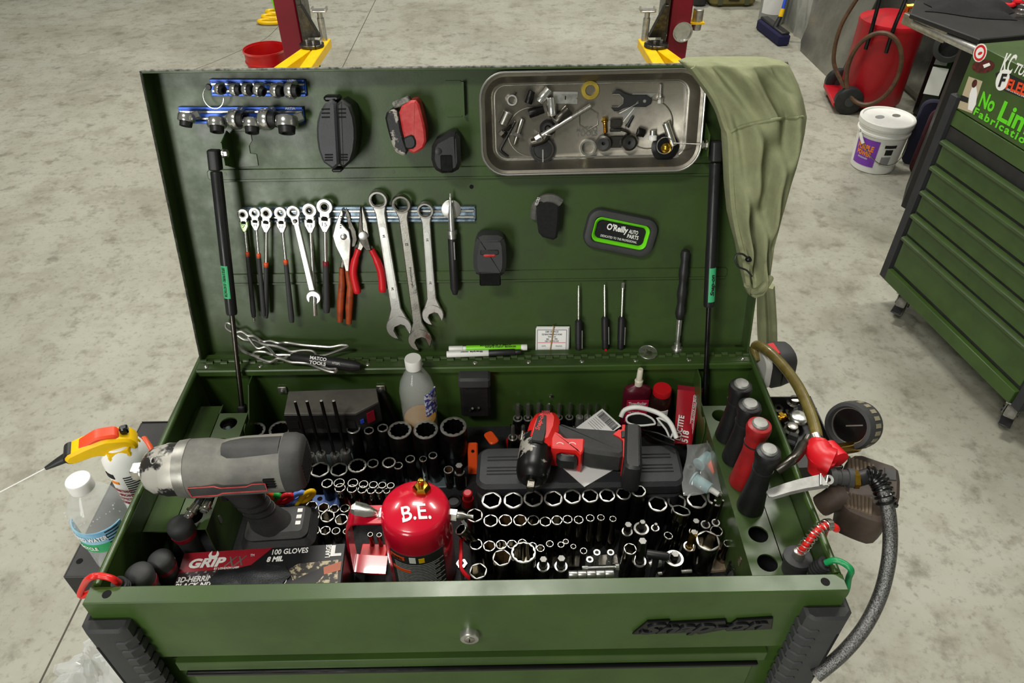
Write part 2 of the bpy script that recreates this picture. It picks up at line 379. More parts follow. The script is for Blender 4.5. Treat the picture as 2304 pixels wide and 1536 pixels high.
# gas struts
mat('strut', '#232425', .35, .2, rvar=.12); mat('strut_label', '#3fae74', .5)
def strut(pt, pe, pb, offb, lab, side):
    a = lid(*pt, .045); b_ = YP(*pb, offb); d = b_-a; L = d.length; dn = d.normalized()
    t = (pe[1]-pt[1])/(pb[1]-pt[1]); Pe = plane(pe[0], pe[1], a, LN.lerp(V(0, -1, 0), .0)); 
    # length fraction of the thick tube found from the projection of points along the axis
    best = min((abs((lambda q: 768-FPX*((q-CAM).dot(uv))/((q-CAM).dot(f0)))(a+d*s/200)-pe[1]), s/200) for s in range(201))[1]
    M = frz(a, dn, V(1, 0, 0)); st = part('gas_strut', MB().lathe([(.0085, .028), (.0092, .03), (.0092, L*best-.004), (.0085, L*best)], 20, M), 'strut', cart)
    part('rod', MB().lathe([(.0042, L*best-.002), (.0042, L-.01)], 14, M), 'dark_steel' if side < 0 else 'black_gloss', st)
    part('end_fitting', MB().prism(rrect(.018, .022, .005, 3), -.006, .026, M, .002), 'black_plastic', st)
    part('end_fitting', MB().prism(rrect(.014, .016, .004, 3), L-.03, L+.004, M, .002), 'black_plastic', st)
    # bracket plate screwed to the lid and its bolt
    q = LF.inverted() @ a; xx = q.x-side*.013
    poly = [(q.y+.022, -.035), (q.y+.03, -.02), (q.y+.016, .013), (q.y-.018, .013), (q.y-.032, -.035)]
    br = part('bracket', MB().prism([(p[0], p[1]) for p in poly], 0, .0022, LF @ fr(V(xx, 0, 0), V(0, 1, 0), V(0, 0, 1), V(1, 0, 0)), .0005), g, st)
    part('bracket_foot', MB().prism([(xx, q.y+.026), (xx-side*.034, q.y+.026), (xx-side*.034, q.y+.012), (xx-side*.028, q.y+.004), (xx-side*.028, q.y-.008), (xx-side*.038, q.y-.01), (xx-side*.038, q.y-.028), (xx, q.y-.03)][::-side], -.035, -.0332, LF), 'green_lid', br)
    part('bolt', MB().lathe([(.0075, 0), (.0075, .002)], 18, LF @ frz(V(xx-side*.0005, q.y, q.z), V(-side, 0, 0))).lathe([(.0062, .002), (.0062, .007), (.005, .0082)], 6, LF @ frz(V(xx-side*.0005, q.y, q.z), V(-side, 0, 0))), 'bright_steel', br)
    s0, s1 = lab
    lb = part('label_strip', MB().rings([[tuple(M @ V(.0095*math.cos(t), .0095*math.sin(t), z)) for t in [PI/2-.75+side*-.3+1.5*i/8 for i in range(9)]]+[tuple(M @ V(.0088*math.cos(t), .0088*math.sin(t), z)) for t in [PI/2-.75+side*-.3+1.5*i/8 for i in range(8, -1, -1)]] for z in (L*s0, L*s1)]), 'strut_label', st)
    ctr = PI/2-side*.3; o = M @ V(.0097*math.cos(ctr), .0097*math.sin(ctr), L*(s0+s1)/2); nz = (M.to_3x3() @ V(math.cos(ctr), math.sin(ctr), 0)).normalized()
    if side > 0: fit_text(st, 'Snap-on', L*(s1-s0)*.62, .009, 'ink', fr(o, -dn, nz.cross(-dn), nz), bold=.03, shear=.3)
    else: fit_text(st, 'DISPOSE OF PROPERLY - DO NOT PUNCTURE', L*(s1-s0)*.9, .005, 'ink', fr(o, dn, nz.cross(dn), nz))
strut((482, 345), (522, 708), (548, 945), .40, (.385, .505), -1)
strut((1611, 325), (1595, 690), (1583, 955), .40, (.40, .52), 1)
part('lid_bracket', MB().prism(chamf([(-.018, -.027), (.017, -.027), (.017, .027), (-.018, .027)], .006), 0, .002, LF.inverted() @ LM(1021, 222, 0)).box(.014, .017, -.026, .026, 0, .012, LF.inverted() @ LM(1021, 222, 0)), 'green_lid', lp)
part('lid_hole', MB().lathe([(.0035, -.0352), (.0035, -.0345)], 14, T(*(LF.inverted() @ lid(1061, 420, .0))) @ T(0, 0, .035)), 'void', lp)
# casters (shared by both carts)
def caster(parent, P, rot, r=.062):
    M = up(P, rot)
    cs = part('caster', MB().ring([(r*.62, -.018), (r*.95, -.018), (r, -.012), (r, .012), (r*.95, .018), (r*.62, .018)], 28, M @ T(0, 0, r) @ R(PI/2, 'X')), 'caster_grey', parent)
    part('wheel_hub', MB().lathe([(r*.63, -.016), (r*.63, .016)], 20, M @ T(0, 0, r) @ R(PI/2, 'X')).lathe([(.012, -.028), (.012, .028)], 12, M @ T(0, 0, r) @ R(PI/2, 'X')), 'black_plastic', cs)
    part('fork', MB().prism([(-.022, r-.012), (.012, r-.014), (.05, 2*r+.012), (-.02, 2*r+.012)], .021, .024, M @ R(PI/2, 'X')).prism([(-.022, r-.012), (.012, r-.014), (.05, 2*r+.012), (-.02, 2*r+.012)], -.024, -.021, M @ R(PI/2, 'X')).box(-.03, .06, -.03, .03, 2*r+.012, 2*r+.018, M), 'satin', cs)
    part('brake_pedal', MB().box(.03, .095, -.02, .02, r+.01, r+.016, M @ R(.1, 'Y'), .002), 'black_plastic', cs)
mat('caster_grey', '#8d8b82', .7, 0, '#5f5d55', 30, .6)
for sx in (-1, 1):
    for y in (.07, .42): caster(cart, (sx*.42, y, 0), .3*sx)
# ================================================================ SECOND CART
P0, P1 = Z(1990, 617, .15), Z(2293, 916, .15); e_ = (P1-P0); W2 = e_.length; e_.normalize(); n2 = V(e_.y, -e_.x, 0).normalized()
if n2.x > 0: n2 = -n2
M2 = fr(P0, e_, -n2, V(0, 0, 1)); M2i = M2.inverted()
def C2(px, py, off=0.):
    q = M2i @ plane(px, py, P0+n2*off, n2); return q.x, q.z
tc = thing('tool_chest', 'green rolling tool chest covered in stickers beside the white bucket', 'tool chest', M2)
zt = C2(2190, 95)[1]; z1 = C2(2153, 246)[1]; z2 = C2(2140, 283)[1]
def bx2(name, x0, x1, y0, y1, z0, z1, m, parent=tc, b=.002): return part(name, MB().box(x0, x1, y0, y1, z0, z1, None, b), m, parent)
body2 = bx2('body', .0, W2, .012, .5, 0, z1-.002, g)
lid2 = bx2('upper_panel', .0, W2, 0, .5, z1, zt, g)
bx2('front_band', .0, W2, .0, .012, z2, z1-.003, g)
mat('chest_rubber', '#26272b', .6, 0, '#303136', 20, .5, .1, 500)
part('corner_bumper', MB().prism([(-.014, -.012), (.022, -.012), (.028, .0), (0, .012), (0, .07), (-.014, .07)], -.012, z1+.045, None, .004), 'chest_rubber', tc)
part('corner_bumper', MB().prism([(W2+.014, -.012), (W2-.022, -.012), (W2-.028, .0), (W2, .012), (W2, .07), (W2+.014, .07)][::-1], -.012, z1+.045, None, .004), 'chest_rubber', tc)
lips = [C2(2129, 315)[1], C2(2104, 372)[1], C2(2082, 428)[1], C2(2060, 480)[1], C2(2039, 530)[1], C2(2008, 601)[1]]
for i in range(5):
    top = lips[i]; bot = lips[i+1]
    dr = bx2('drawer', .035, W2-.035, -.004, .014, bot+.012, top-.013, g)
    part('drawer_pull', MB().prism([(-.024, top-.012), (-.024, top-.003), (-.016, top+.002), (.0, top+.002), (.0, top-.012)], .035, W2-.035, fr(V(0, 0, 0), V(0, 1, 0), V(0, 0, 1), V(1, 0, 0)), .001), 'green_lid', dr)
bx2('apron', .028, W2-.028, -.02, .01, -.004, lips[5]-.004, g)
bx2('recess', .03, W2-.03, -.001, .012, lips[5], z2-.002, 'black_plastic', tc, 0)
for px, py in ((1988, 702), (2190, 950)):
    q = M2i @ FL(px, py); caster(tc, (q.x+.02, max(q.y, .06), -.15), -.9, .058)
caster(tc, (.08, .42, -.15), .4, .058); caster(tc, (W2-.08, .42, -.15), .4, .058)
# stickers on its upper panel
def st2(name, pts, m, t=.0008, lab=None):
    return part(name, MB().prism([C2(*p) for p in pts], 0, t, fr(V(0, 0, 0), V(1, 0, 0), V(0, 0, 1), V(0, -1, 0))), m, tc, label=lab)
def st2t(s, pa, pb, h, m, y=-.0012, **k):
    a, b_ = C2(*pa), C2(*pb); d = Vector(b_)-Vector(a)
    return fit_text(tc, s, d.length, h, m, T((a[0]+b_[0])/2, y, (a[1]+b_[1])/2) @ R(-math.atan2(d.y, d.x), 'Y') @ R(PI/2, 'X'), **k)
mat('lime_vinyl', '#62d61e', .45); mat('photo_bg', '#b7a98d', .5); mat('orange_vinyl', '#e8481c', .5); mat('maroon', '#3b1512', .5, 0, '#7a1f1f', 60, .7)
def ell(cx, cy, a, b_, rot=0, n=24):
    return [(cx+a*math.cos(t)*math.cos(rot)-b_*math.sin(t)*math.sin(rot), cy+a*math.cos(t)*math.sin(rot)+b_*math.sin(t)*math.cos(rot)) for t in [2*PI*k/n for k in range(n)]]
def st2e(name, pc, a, b_, rot, m, t, lab=None):
    c = C2(*pc); return part(name, MB().prism(ell(c[0], c[1], a, b_, rot), 0, t, fr(V(0, 0, 0), V(1, 0, 0), V(0, 0, 1), V(0, -1, 0))), m, tc, label=lab)
st2e('sticker', (2205, 119), .030, .030, 0, 'white', .0006, 'round red and white sticker')
st2e('sticker_ring', (2205, 119), .026, .026, 0, 'red_plastic', .0009); st2e('sticker_centre', (2205, 119), .018, .018, 0, 'white', .0012)
st2e('sticker_mark', (2206, 120), .010, .005, .6, 'red_plastic', .0015)
st2e('sticker', (2212, 149), .05, .022, .35, 'maroon', .0006, 'dark red oval sticker'); st2('sticker_patch', [(2212, 146), (2226, 141), (2229, 147), (2215, 153)], 'white', .001)
st2('photo_sticker', [(2180, 172), (2211, 183), (2187, 255), (2155, 243)], 'photo_bg', .0006, 'small printed photo of a standing person')
st2('photo_figure', [(2190, 190), (2196, 190), (2199, 210), (2196, 235), (2188, 250), (2178, 246), (2182, 212)], 'paper', .0009)
st2e('photo_hair', (2193, 188), .011, .014, 0, 'maroon', .0012)
st2('photo_prop', [(2163, 213), (2180, 220), (2178, 232), (2160, 226)], 'ink', .0008)
st2('sticker', [(2240, 165), (2256, 158), (2330, 195), (2340, 235), (2262, 205), (2244, 190)], 'ink', .0006, 'black sticker with orange lettering')
st2e('sticker_disc', (2256, 180), .027, .034, .1, 'white', .0009)
st2t('F', (2249, 180), (2265, 181), .042, 'ink', -.0016, bold=.04, shear=.2)
st2t('FLEECE', (2267, 188), (2338, 214), .035, 'orange_vinyl', -.0012, bold=.03)
st2t('PERFORMANCE ENGINEERING', (2264, 199), (2330, 228), .006, 'white', -.0012)
st2t('KC', (2256, 140), (2284, 146), .062, 'white', -.0008, bold=.02, shear=.25)
st2t('TURBOS', (2285, 152), (2350, 178), .032, 'white', -.0008, bold=.02, shear=.25)
st2t('No', (2207, 222), (2239, 237), .052, 'lime_vinyl', -.0008, bold=.03)
st2t('Limit', (2252, 248), (2350, 300), .066, 'lime_vinyl', -.0008, bold=.03)
st2t('Fabrication', (2193, 249), (2322, 325), .026, 'lime_vinyl', -.0008, bold=.03, sp=1.25)
# ================================================================ HALL BACKGROUND
mat('steel_sheet', '#9b9a92', .38, .75, '#77766c', 4, .7, .05, 80, rvar=.15); mat('wall_white', '#b9bab2', .5, .3, '#8e8f86', 6, .6)
mb = MB()
for k in range(46): mb.prism([(0, 0), (.03, .018), (.06, .018), (.09, 0)], 0, 3.2, fr(V(2.86, -1.0+.14*k, 0), V(0, 1, 0), V(-1, 0, 0), V(0, 0, 1)))
wr = struct('wall_right', MB().box(2.86, 2.95, -2, 5.45, 0, 3.2), 'steel_sheet')
mat('plate', '#a7a8a6', .22, .95, '#84847f', 10, .6, .15, 30, rvar=.1)
part('wall_cladding', MB().box(2.845, 2.858, -2, 5.44, .05, 1.15), 'plate', wr)
wc = struct('wall_corner', MB().box(2.47, 2.95, 5.45, 5.5, 0, 3.2), 'wall_white')
wf = struct('wall_far_right', MB().box(2.47, 2.56, 5.5, 10, 0, 3.2), 'wall_white')
for k in range(12): part('wall_ridge', MB().prism([(0, 0), (.035, .025), (.085, .025), (.12, 0)], 0, 3.2, fr(V(2.472, 5.55+.34*k, 0), V(0, 1, 0), V(-1, 0, 0), V(0, 0, 1))), 'wall_white', wf)
# leaning sheet metal panel
q0, q1 = FL(1799, 112), FL(1905, 215)
e3 = (q1-q0).normalized(); e3z = V(.2, 0, 1).normalized(); n3 = e3.cross(e3z)
solo('sheet_metal_panel', 'tall grey sheet metal panel leaning on the wall by the broom', 'metal sheet', MB().prism(chamf([(-.03, 0), (.72, 0), (.72, 1.6), (-.03, 1.6)], .06), 0, .006, fr(q0+V(0, 0, .001), e3, e3z, n3)), 'steel_sheet')
# red drain tank
B0 = FL(1948, 236); hz = zat(B0, 42); 
tk = thing('waste_oil_tank', 'tall red oil drain tank on black wheels with coiled brown hose', 'tank', T(B0.x, B0.y, 0) @ R(-.15))
rt = .195
fd = V(math.cos(-2.0), math.sin(-2.0), 0); ft = V(.91, -.42, 0)
mat('tank_red', '#b3101f', .4, 0, '#8e0d1a', 5, .5)
part('tank_body', MB().lathe([(rt*.96, .05), (rt, .06), (rt, hz-.03), (rt*1.02, hz-.02), (rt*1.0, hz), (rt*.6, hz+.03), (.01, hz+.035)], 36), 'tank_red', tk)
part('tank_base', MB().box(-.26, .02, -.17, .17, .045, .075, None, .005), 'tank_red', tk)
for sy in (-1, 1):
    wq = part('wheel', MB().lathe([(.03, -.03), (.075, -.03), (.088, -.02), (.088, .02), (.075, .03), (.03, .03)], 26, T(-.17, sy*.16, .088) @ R(PI/2, 'X')), 'black_plastic', tk)
    part('wheel_cap', MB().lathe([(.03, -.034), (.03, .034)], 14, T(-.17, sy*.16, .088) @ R(PI/2, 'X')), 'rubber', wq)
    part('handle', MB().tube(cat([fd*(rt+.012)+ft*(sy*.06-.02)+V(0, 0, hz-.14), fd*(rt+.012)+ft*(sy*.06-.02)+V(0, 0, hz), fd*(rt-.02)+ft*(sy*.07-.02)+V(0, 0, hz+.15), fd*(rt-.05)+ft*(sy*.08-.02)+V(0, 0, hz+.32)], 6), .012, 8), 'black_gloss', tk)
mat('hose_brown', '#4a3626', .5, 0, '#6b4a2e', 30, .5)
fd = V(math.cos(-2.0), math.sin(-2.0), 0); ft = V(.91, -.42, 0)
hp = [tuple(fd*(rt+.022+.02*abs(math.sin(2*PI*k/28)))+ft*(.15*math.cos(2*PI*k/28))+V(0, 0, hz*.56+hz*.40*math.sin(2*PI*k/28))) for k in range(28)]
part('hose', MB().tube(cat(hp, 3, True), .014, 8, closed=True), 'hose_brown', tk)
part('hose', MB().tube(cat([fd*(rt+.03)+ft*-.13+V(0, 0, hz*.3), fd*(rt+.02)+ft*-.24+V(0, 0, hz*.55), fd*(rt+.02)+ft*-.26+V(0, 0, hz*.9), fd*(rt+.0)+ft*-.22+V(0, 0, hz*1.2), fd*(rt)+ft*-.15+V(0, 0, hz*1.5)], 6), .013, 8), 'hose_brown', tk)
part('valve', MB().tube([(.07, .02, hz+.02), (.07, .02, hz+.07), (.12, .0, hz+.08)], .018, 8), 'brass', tk)
part('filler_cap', MB().lathe([(.03, hz), (.03, hz+.04), (.02, hz+.045)], 12, T(.09, -.09, 0)), 'black_plastic', tk)
# white bucket with purple label
B0 = FL(1961, 372); hb_ = zat(B0, 262); B0 = V(B0.x, B0.y, 0)
pb = thing('plastic_bucket', 'white plastic bucket with lid and purple label beside the green tool chest', 'bucket', T(*B0) @ R(.1))
r0_, r1_ = .118, .137
part('bucket_body', MB().lathe([(r0_-.006, 0), (r0_, .006), (r1_-.004, hb_*.74), (r1_+.004, hb_*.745), (r1_+.004, hb_*.78), (r1_-.002, hb_*.785), (r1_, hb_*.86), (r1_+.006, hb_*.865), (r1_+.006, hb_*.92), (r1_, hb_*.925)], 40), 'white_plastic', pb)
part('bucket_lid', MB().lathe([(r1_+.009, hb_*.9), (r1_+.010, hb_*.985), (r1_+.006, hb_), (r1_-.004, hb_), (r1_-.007, hb_*.975), (.001, hb_*.975)], 40), 'white_plastic', pb)
part('lid_smudge', MB().prism(ell(-.04, .015, .03, .02, .4), hb_*.974, hb_*.979), 'grey_ink', pb)
part('lid_smudge', MB().prism(ell(.06, .02, .025, .02, .4), hb_*.974, hb_*.979), 'satin', pb)
mat('purple', '#7a3bb0', .45, 0, '#6a2f9c', 10, .4); mat('print_orange', '#f08a1c', .5)
def curved(name, a0, a1, z0, z1, rz, m, parent, t=.0012, n=12):
    rs = []
    for z in (z0, z1):
        r_ = rz(z); A = [a0+(a1-a0)*k/n for k in range(n+1)]
        rs.append([((r_+t)*math.cos(a), (r_+t)*math.sin(a), z) for a in A]+[((r_-.001)*math.cos(a), (r_-.001)*math.sin(a), z) for a in A[::-1]])
    return part(name, MB().rings(rs), m, parent)
rz = lambda z: r0_+(r1_-.004-r0_)*(z/(hb_*.74))
def ctext(parent, s, ang, z, wd, ht, m, rz_, off=.0018, **k):
    r_ = rz_(z)+off; me_ = fit_text(parent, s, wd, ht, m, Matrix.Identity(4), **k)
    for v in me_.data.vertices:
        a = ang+v.co.x/r_; zz = z+v.co.y; rr = rz_(zz)+off+v.co.z; v.co = (rr*math.cos(a), rr*math.sin(a), zz)
    return me_
curved('label_panel', -3.2, -2.12, hb_*.14, hb_*.67, rz, 'purple', pb)
ctext(pb, 'PURPLE', -2.68, hb_*.50, .10, .035, 'print_orange', rz, bold=.05); ctext(pb, 'POWER', -2.68, hb_*.38, .09, .03, 'print_orange', rz, bold=.05)
ctext(pb, 'DEGREASER', -2.68, hb_*.29, .06, .009, 'white', rz)
curved('warning_print', -1.9, -1.4, hb_*.56, hb_*.62, rz, 'ink', pb); curved('warning_print', -1.82, -1.5, hb_*.42, hb_*.53, rz, 'ink', pb, n=5); curved('warning_print', -1.9, -1.5, hb_*.22, hb_*.38, rz, 'grey_ink', pb)
part('bail_handle', MB().tube(cat([(r1_*math.cos(a)*1.03, r1_*math.sin(a)*1.03, hb_*.78-.16*math.sin((a+PI)/PI*PI)) for a in [-PI+PI*k/10 for k in range(11)]], 4), .0025, 6), 'steel', pb)
part('handle_grip', MB().tube([(r1_*math.cos(a)*1.06, r1_*math.sin(a)*1.06, hb_*.78-.16*math.sin(a+PI)) for a in (-3.05, -2.9, -2.75)], .009, 8), 'white_plastic', pb)
# lime green creeper and dark mats leaning behind the bucket
q = FL(2056, 338)
cr = thing('plastic_creeper', 'lime green plastic folding seat leaning between bucket and tool chest', 'seat', T(q.x, q.y, 0) @ R(.1) @ R(.1, 'Y') @ S(1, 1, zat(V(q.x, q.y, 0), 238)/.44))
part('frame', MB().tube(cat([(0, .02, .0), (-.01, .02, .30), (.02, .02, .41), (.12, .02, .43), (.25, .02, .41), (.28, .02, .3), (.28, .02, 0)], 5), .022, 8), 'lime', cr)
part('crossbar', MB().box(.0, .28, .0, .035, .30, .35, None, .008), 'lime', cr); part('frame_hole', MB().lathe([(.014, -.03), (.014, .045)], 14, T(.01, 0, .24) @ R(PI/2, 'X')), 'void', cr)
mat('navy', '#1d1c33', .7); mat('maroon_cloth', '#4a1a22', .7, 0, '#2f1118', 40, .6)
for i, (px, py, m, nm) in enumerate(((2056, 366, 'navy', 'dark navy'), (2074, 388, 'maroon_cloth', 'dark maroon'))):
    q = FL(px, py)
    o = solo('knee_pad', nm+' padded mat standing beside the lime green seat', 'mat', MB().prism(rrect(.16, .40, .05, 4, 0, .2), 0, .035, T(q.x, q.y, 0) @ R(-.35) @ R(PI/2, 'X') @ R(.10, 'X'), .008), m)
# black cabinet box with white label, workbench and steel rail
q = FL(2030, 262)+V(.14, -.10, 0)
bc = thing('black_unit', 'black standing compressor unit with white label next to the red tank', 'machine', T(q.x, q.y, 0) @ R(-.5))
part('housing', MB().box(-.0, .32, 0, .34, .0, .42, None, .03), 'black_plastic', bc)
part('side_tower', MB().box(-.12, .02, .04, .22, .0, .5, None, .025), 'black_gloss', bc)
part('fan_guard', MB().lathe([(.09, 0), (.09, .02), (.06, .025), (.06, 0)], 24, T(-.05, .03, .46) @ R(PI/2, 'X')), 'rubber', bc)
part('handle_bar', MB().tube([(-.05, .12, .45), (-.02, .15, .98)], .017, 8).tube([(.14, .12, .40), (.17, .15, .95)], .017, 8), 'black_gloss', bc)
part('label_sheet', MB().box(-.1, -.01, .035, .0385, .16, .33), 'paper', bc); part('label_sheet', MB().box(-.1, -.03, .035, .0385, .345, .41), 'grey_ink', bc)
zb = .98
pts = [Z(2048, 30, zb), Z(2205, 88, zb), Z(2310, 78, zb), Z(2420, 0, zb), Z(2075, -40, zb)]
wb = thing('workbench', 'black topped workbench with steel edge rail behind the tool chest', 'workbench', T(0, 0, 0))
mat('bench_black', '#161616', .55, 0, '#232323', 10, .6, .1, 200)
part('bench_top', MB().prism([(p.x, p.y) for p in pts], zb-.022, zb, None, .004), 'bench_black', wb)
cx_ = sum(p.x for p in pts)/5; cy_ = sum(p.y for p in pts)/5
part('bench_base', MB().prism([(cx_+(p.x-cx_)*.45+.12, cy_+(p.y-cy_)*.45) for p in pts], 0, zb-.06), 'bench_black', wb)
a, b_ = Z(2058, 50, .935), Z(2198, 114, .935)
part('edge_rail', MB().tube([a, b_], .02, 10), 'satin', wb); mid = a.lerp(b_, .5)
part('rail_clamp', MB().box(-.26, .02, -.015, .015, -.025, .025, frz(mid, V(0, 0, 1), (b_-a).normalized()), .004), 'steel', wb)
part('drawer_line', MB().tube([Z(2210, 92, zb-.03)+V(-.02, -.02, 0), Z(2320, 84, zb-.03)+V(-.02, -.02, 0)], .006, 6), 'satin', wb)
# things on the bench
def cloth(P, w_, d_, h_, seed, m):
    rd = random.Random(seed); mb = MB(); n_ = 14; vs = []; fs = []
    for i in range(n_+1):
        for j in range(n_+1):
            u, v = i/n_-.5, j/n_-.5; e1 = max(0, 1-(2*u)**4)*max(0, 1-(2*v)**4)
            vs.append((u*w_*(1+.1*math.sin(9*v)), v*d_*(1+.12*math.sin(7*u+1)), .002+h_*e1*(.45+.55*abs(math.sin(5.1*u+3*v+seed)*math.cos(4*v-2*u)))))
    for i in range(n_):
        for j in range(n_): k = i*(n_+1)+j; fs.append((k, k+n_+1, k+n_+2, k+1))
    return mb.add(vs, fs)
q = Z(2180, 22, zb); mat('black_cloth', '#121213', .85, 0, '#1d1d1f', 60, .5, .3, 500)
solo('black_cloth', 'crumpled black cloth lying on the black workbench', 'cloth', cloth(q, .34, .22, .05, 3, 'x'), 'black_cloth', T(q.x, q.y, zb+.001) @ R(-.4))
q = Z(2276, 12, zb)
gp = thing('gloved_pliers', 'red and blue handled pliers on the workbench', 'pliers', T(q.x, q.y, zb+.012))
part('handle', MB().tube(cat([(-.09, .0, 0), (-.05, -.05, .0), (.0, -.02, 0), (.03, .03, 0)], 5), [.012]*16, 8), 'red_plastic', gp); part('handle', MB().tube(cat([(-.02, -.03, 0.012), (.03, -.04, .012), (.07, -.01, .012)], 5), .012, 8), 'red_plastic', gp)
part('jaw', MB().tube([(.02, .02, .012), (.06, .09, .012)], [.016, .008], 8), 'blue_light', gp)
q = Z(2296, 40, zb)
solo('coil_spring', 'small silver coil spring standing at the workbench edge', 'spring', MB().tube([(.02*math.cos(t), .02*math.sin(t), .006+.006*t/2) for t in [k*PI/5 for k in range(50)]], .004, 6), 'chrome', T(q.x, q.y, zb))
q = Z(2310, -14, zb)
jr = thing('jar', 'dark jar with white label at the far edge of the workbench', 'jar', T(q.x, q.y, zb))
part('jar_body', MB().lathe([(.05, 0), (.055, .01), (.055, .12), (.04, .14)], 24), 'black_plastic', jr); curved('label_band', -2.6, -.8, .03, .10, lambda z: .055, 'paper', jr)
# broom, clear tub, bag
q = FL(1738, 84)
bm = thing('push_broom', 'push broom with navy bristles and blue handle in the far corner', 'broom', T(q.x, q.y, 0) @ R(-1.435))
mat('bristle', '#15153a', .9, 0, '#23224f', 90, .6, .6, 300)
part('bristles', MB().box(-.22, .22, -.055, .04, .0, .085, None, .012), 'bristle', bm); part('brush_head', MB().box(-.21, .21, -.035, .03, .084, .105, None, .006), 'black_plastic', bm)
part('handle', MB().tube([(.02, .02, .17), (-.32, .28, 1.25)], .013, 10), 'blue', bm); part('socket', MB().tube([(.045, -.02, .09), (.02, .02, .17)], [.022, .017], 10), 'black_plastic', bm)
part('collar', MB().tube([(.024, .017, .165), (.006, .03, .22)], .018, 10), 'yellow', bm)
q = FL(1733, 50)
mat('clear_grey', '#b9bdb6', .35, 0, trans=.35)
cb = thing('clear_tub', 'translucent grey plastic tub with white label behind the broom', 'bucket', T(q.x, q.y, 0))
part('tub_body', MB().lathe([(.10, .0), (.105, .01), (.12, .38), (.125, .39), (.115, .39), (.10, .02), (.001, .015)], 30), 'clear_grey', cb)
curved('label_panel', -2.8, -1.0, .09, .36, lambda z: .105+.015*z/.38, 'paper', cb); part('bail_handle', MB().tube(cat([(-.125, -.02, .3), (-.14, -.06, .26), (-.07, -.13, .27), (.05, -.13, .3)], 5), .004, 6), 'white', cb)
q = FL(1650, 18); mat('olive_bag', '#6b6335', .8, 0, '#544d27', 20, .6, .2, 200)
bg = thing('tool_bag', 'olive canvas tool bag on the floor at the far edge', 'bag', T(q.x, q.y+.15, 0))
part('bag_body', MB().prism(rrect(.42, .26, .07, 4), 0, .26, None, .03), 'olive_bag', bg); part('buckle', MB().box(-.05, .05, -.142, -.128, .06, .12, None, .004), 'black_plastic', bg)
for sx in (-1, 1): part('strap', MB().box(sx*.12-.02, sx*.12+.02, -.137, -.128, .02, .25), 'jacket_dark', bg)
q = FL(1575, 16); solo('rubber_boot', 'black rubber boot on the floor left of the olive bag', 'boot', MB().prism(rrect(.13, .2, .05, 4), 0, .09, None, .02).lathe([(.055, .06), (.05, .25), (.045, .26)], 16, T(0, .04, 0)), 'black_plastic', T(q.x, q.y+.1, 0))
q = FL(1560, 2); solo('cardboard_sheet', 'brown board lying flat at the far edge behind the right lift post', 'board', MB().box(-.3, .25, .05, .6, .0, .03, None, .004), mat('board', '#7d5b35', .8, 0, '#6a4c2b', 12, .5), T(q.x, q.y, .001))
# two post lift columns
mat('lift_red', '#7e0d22', .42, 0, '#6b0a1c', 4, .5)
def lift(px, sd, which):
    b_ = FL(px, 240); P = V(b_.x, b_.y, 0)
    lf = thing('lift_column', f'dark red vehicle lift column with yellow arms, {which}', 'vehicle lift', T(*P))
    part('post', MB().box(-.066, .066, -.05, .20, 0, 3.0, None, .008), 'lift_red', lf)
    z0 = zat(P+V(sd*.155, -.216, 0), 97); K = T(sd*.01, -.08, z0) @ S(.62) @ T(0, 0, -.5)
    part('post_channel', MB().box(min(sd*.066, sd*.096), max(sd*.066, sd*.096), -.02, .17, 0, 3.0, None, .004), 'black_gloss', lf)
    part('carriage', MB().box(min(sd*.115, sd*.17), max(sd*.115, sd*.17), -.03, .15, .3, .95, K, .006), 'dark_steel', lf)
    part('gusset', MB().prism([(sd*.14, .5), (sd*.30, .5), (sd*.17, .8), (sd*.14, .8)][::sd], -.02, .06, K @ fr(V(0, 0, 0), V(1, 0, 0), V(0, 0, 1), V(0, -1, 0)), .003), 'dark_steel', lf)
    part('pad_arm', MB().box(min(sd*.13, sd*.26), max(sd*.13, sd*.26), -.05, .03, 1.0, 1.05, K, .004), 'satin', lf)
    part('pivot_plate', MB().prism(ell(sd*.25, -.22, .12, .10), .47, .5, K, .004), 'dark_steel', lf)
    for i in range(3): part('pivot_bolt', MB().lathe([(.014, .5), (.014, .525)], 6, K @ T(sd*(.2+.07*i), -.2-.03*(i % 2), 0)), 'chrome', lf)
    for (a, c) in (((sd*.335, .03), (sd*.27, -1.15)), ((sd*.22, -.22), (sd*.0, -.95))):
        A, C_ = V(*a, .42), V(*c, .42); d = (C_-A); L = d.length; M = frz(A, d.normalized(), V(1, 0, 0))
        part('arm', MB().box(-.055, .055, -.045, .045, 0, L, K @ M, .006), 'yellow', lf)
    part('restraint_rod', MB().tube([(sd*.30, -.3, .5), (sd*.31, -.3, .2)], .012, 8, K), 'black_gloss', lf)
    ad = part('adapter', MB().lathe([(.034, .45), (.034, .68), (.026, .682), (.026, .74)], 18, K @ T(sd*.335, -.03, 0)), 'satin', lf)
    part('adapter_pad', MB().box(-.075, .075, -.05, .05,   .74, .755, K @ T(sd*.335, -.03, 0), .004).box(-.075, -.06, -.05, .05,   .755, .775, K @ T(sd*.335, -.03, 0)).box(.06, .075, -.05, .05,   .755, .775, K @ T(sd*.335, -.03, 0)), 'satin', ad)
    return lf, P
lift(690, 1, 'left of the two behind the lid'); LR, PR = lift(1500, -1, 'right of the two behind the lid')
q = YP(1535, 70, PR.y-.05)
md = thing('magnetic_dish', 'round chrome magnetic dish stuck to the right red lift column', 'dish', fr(V(q.x, PR.y-.05, q.z), V(1, 0, 0), V(0, 0, 1), V(0, -1, 0)))
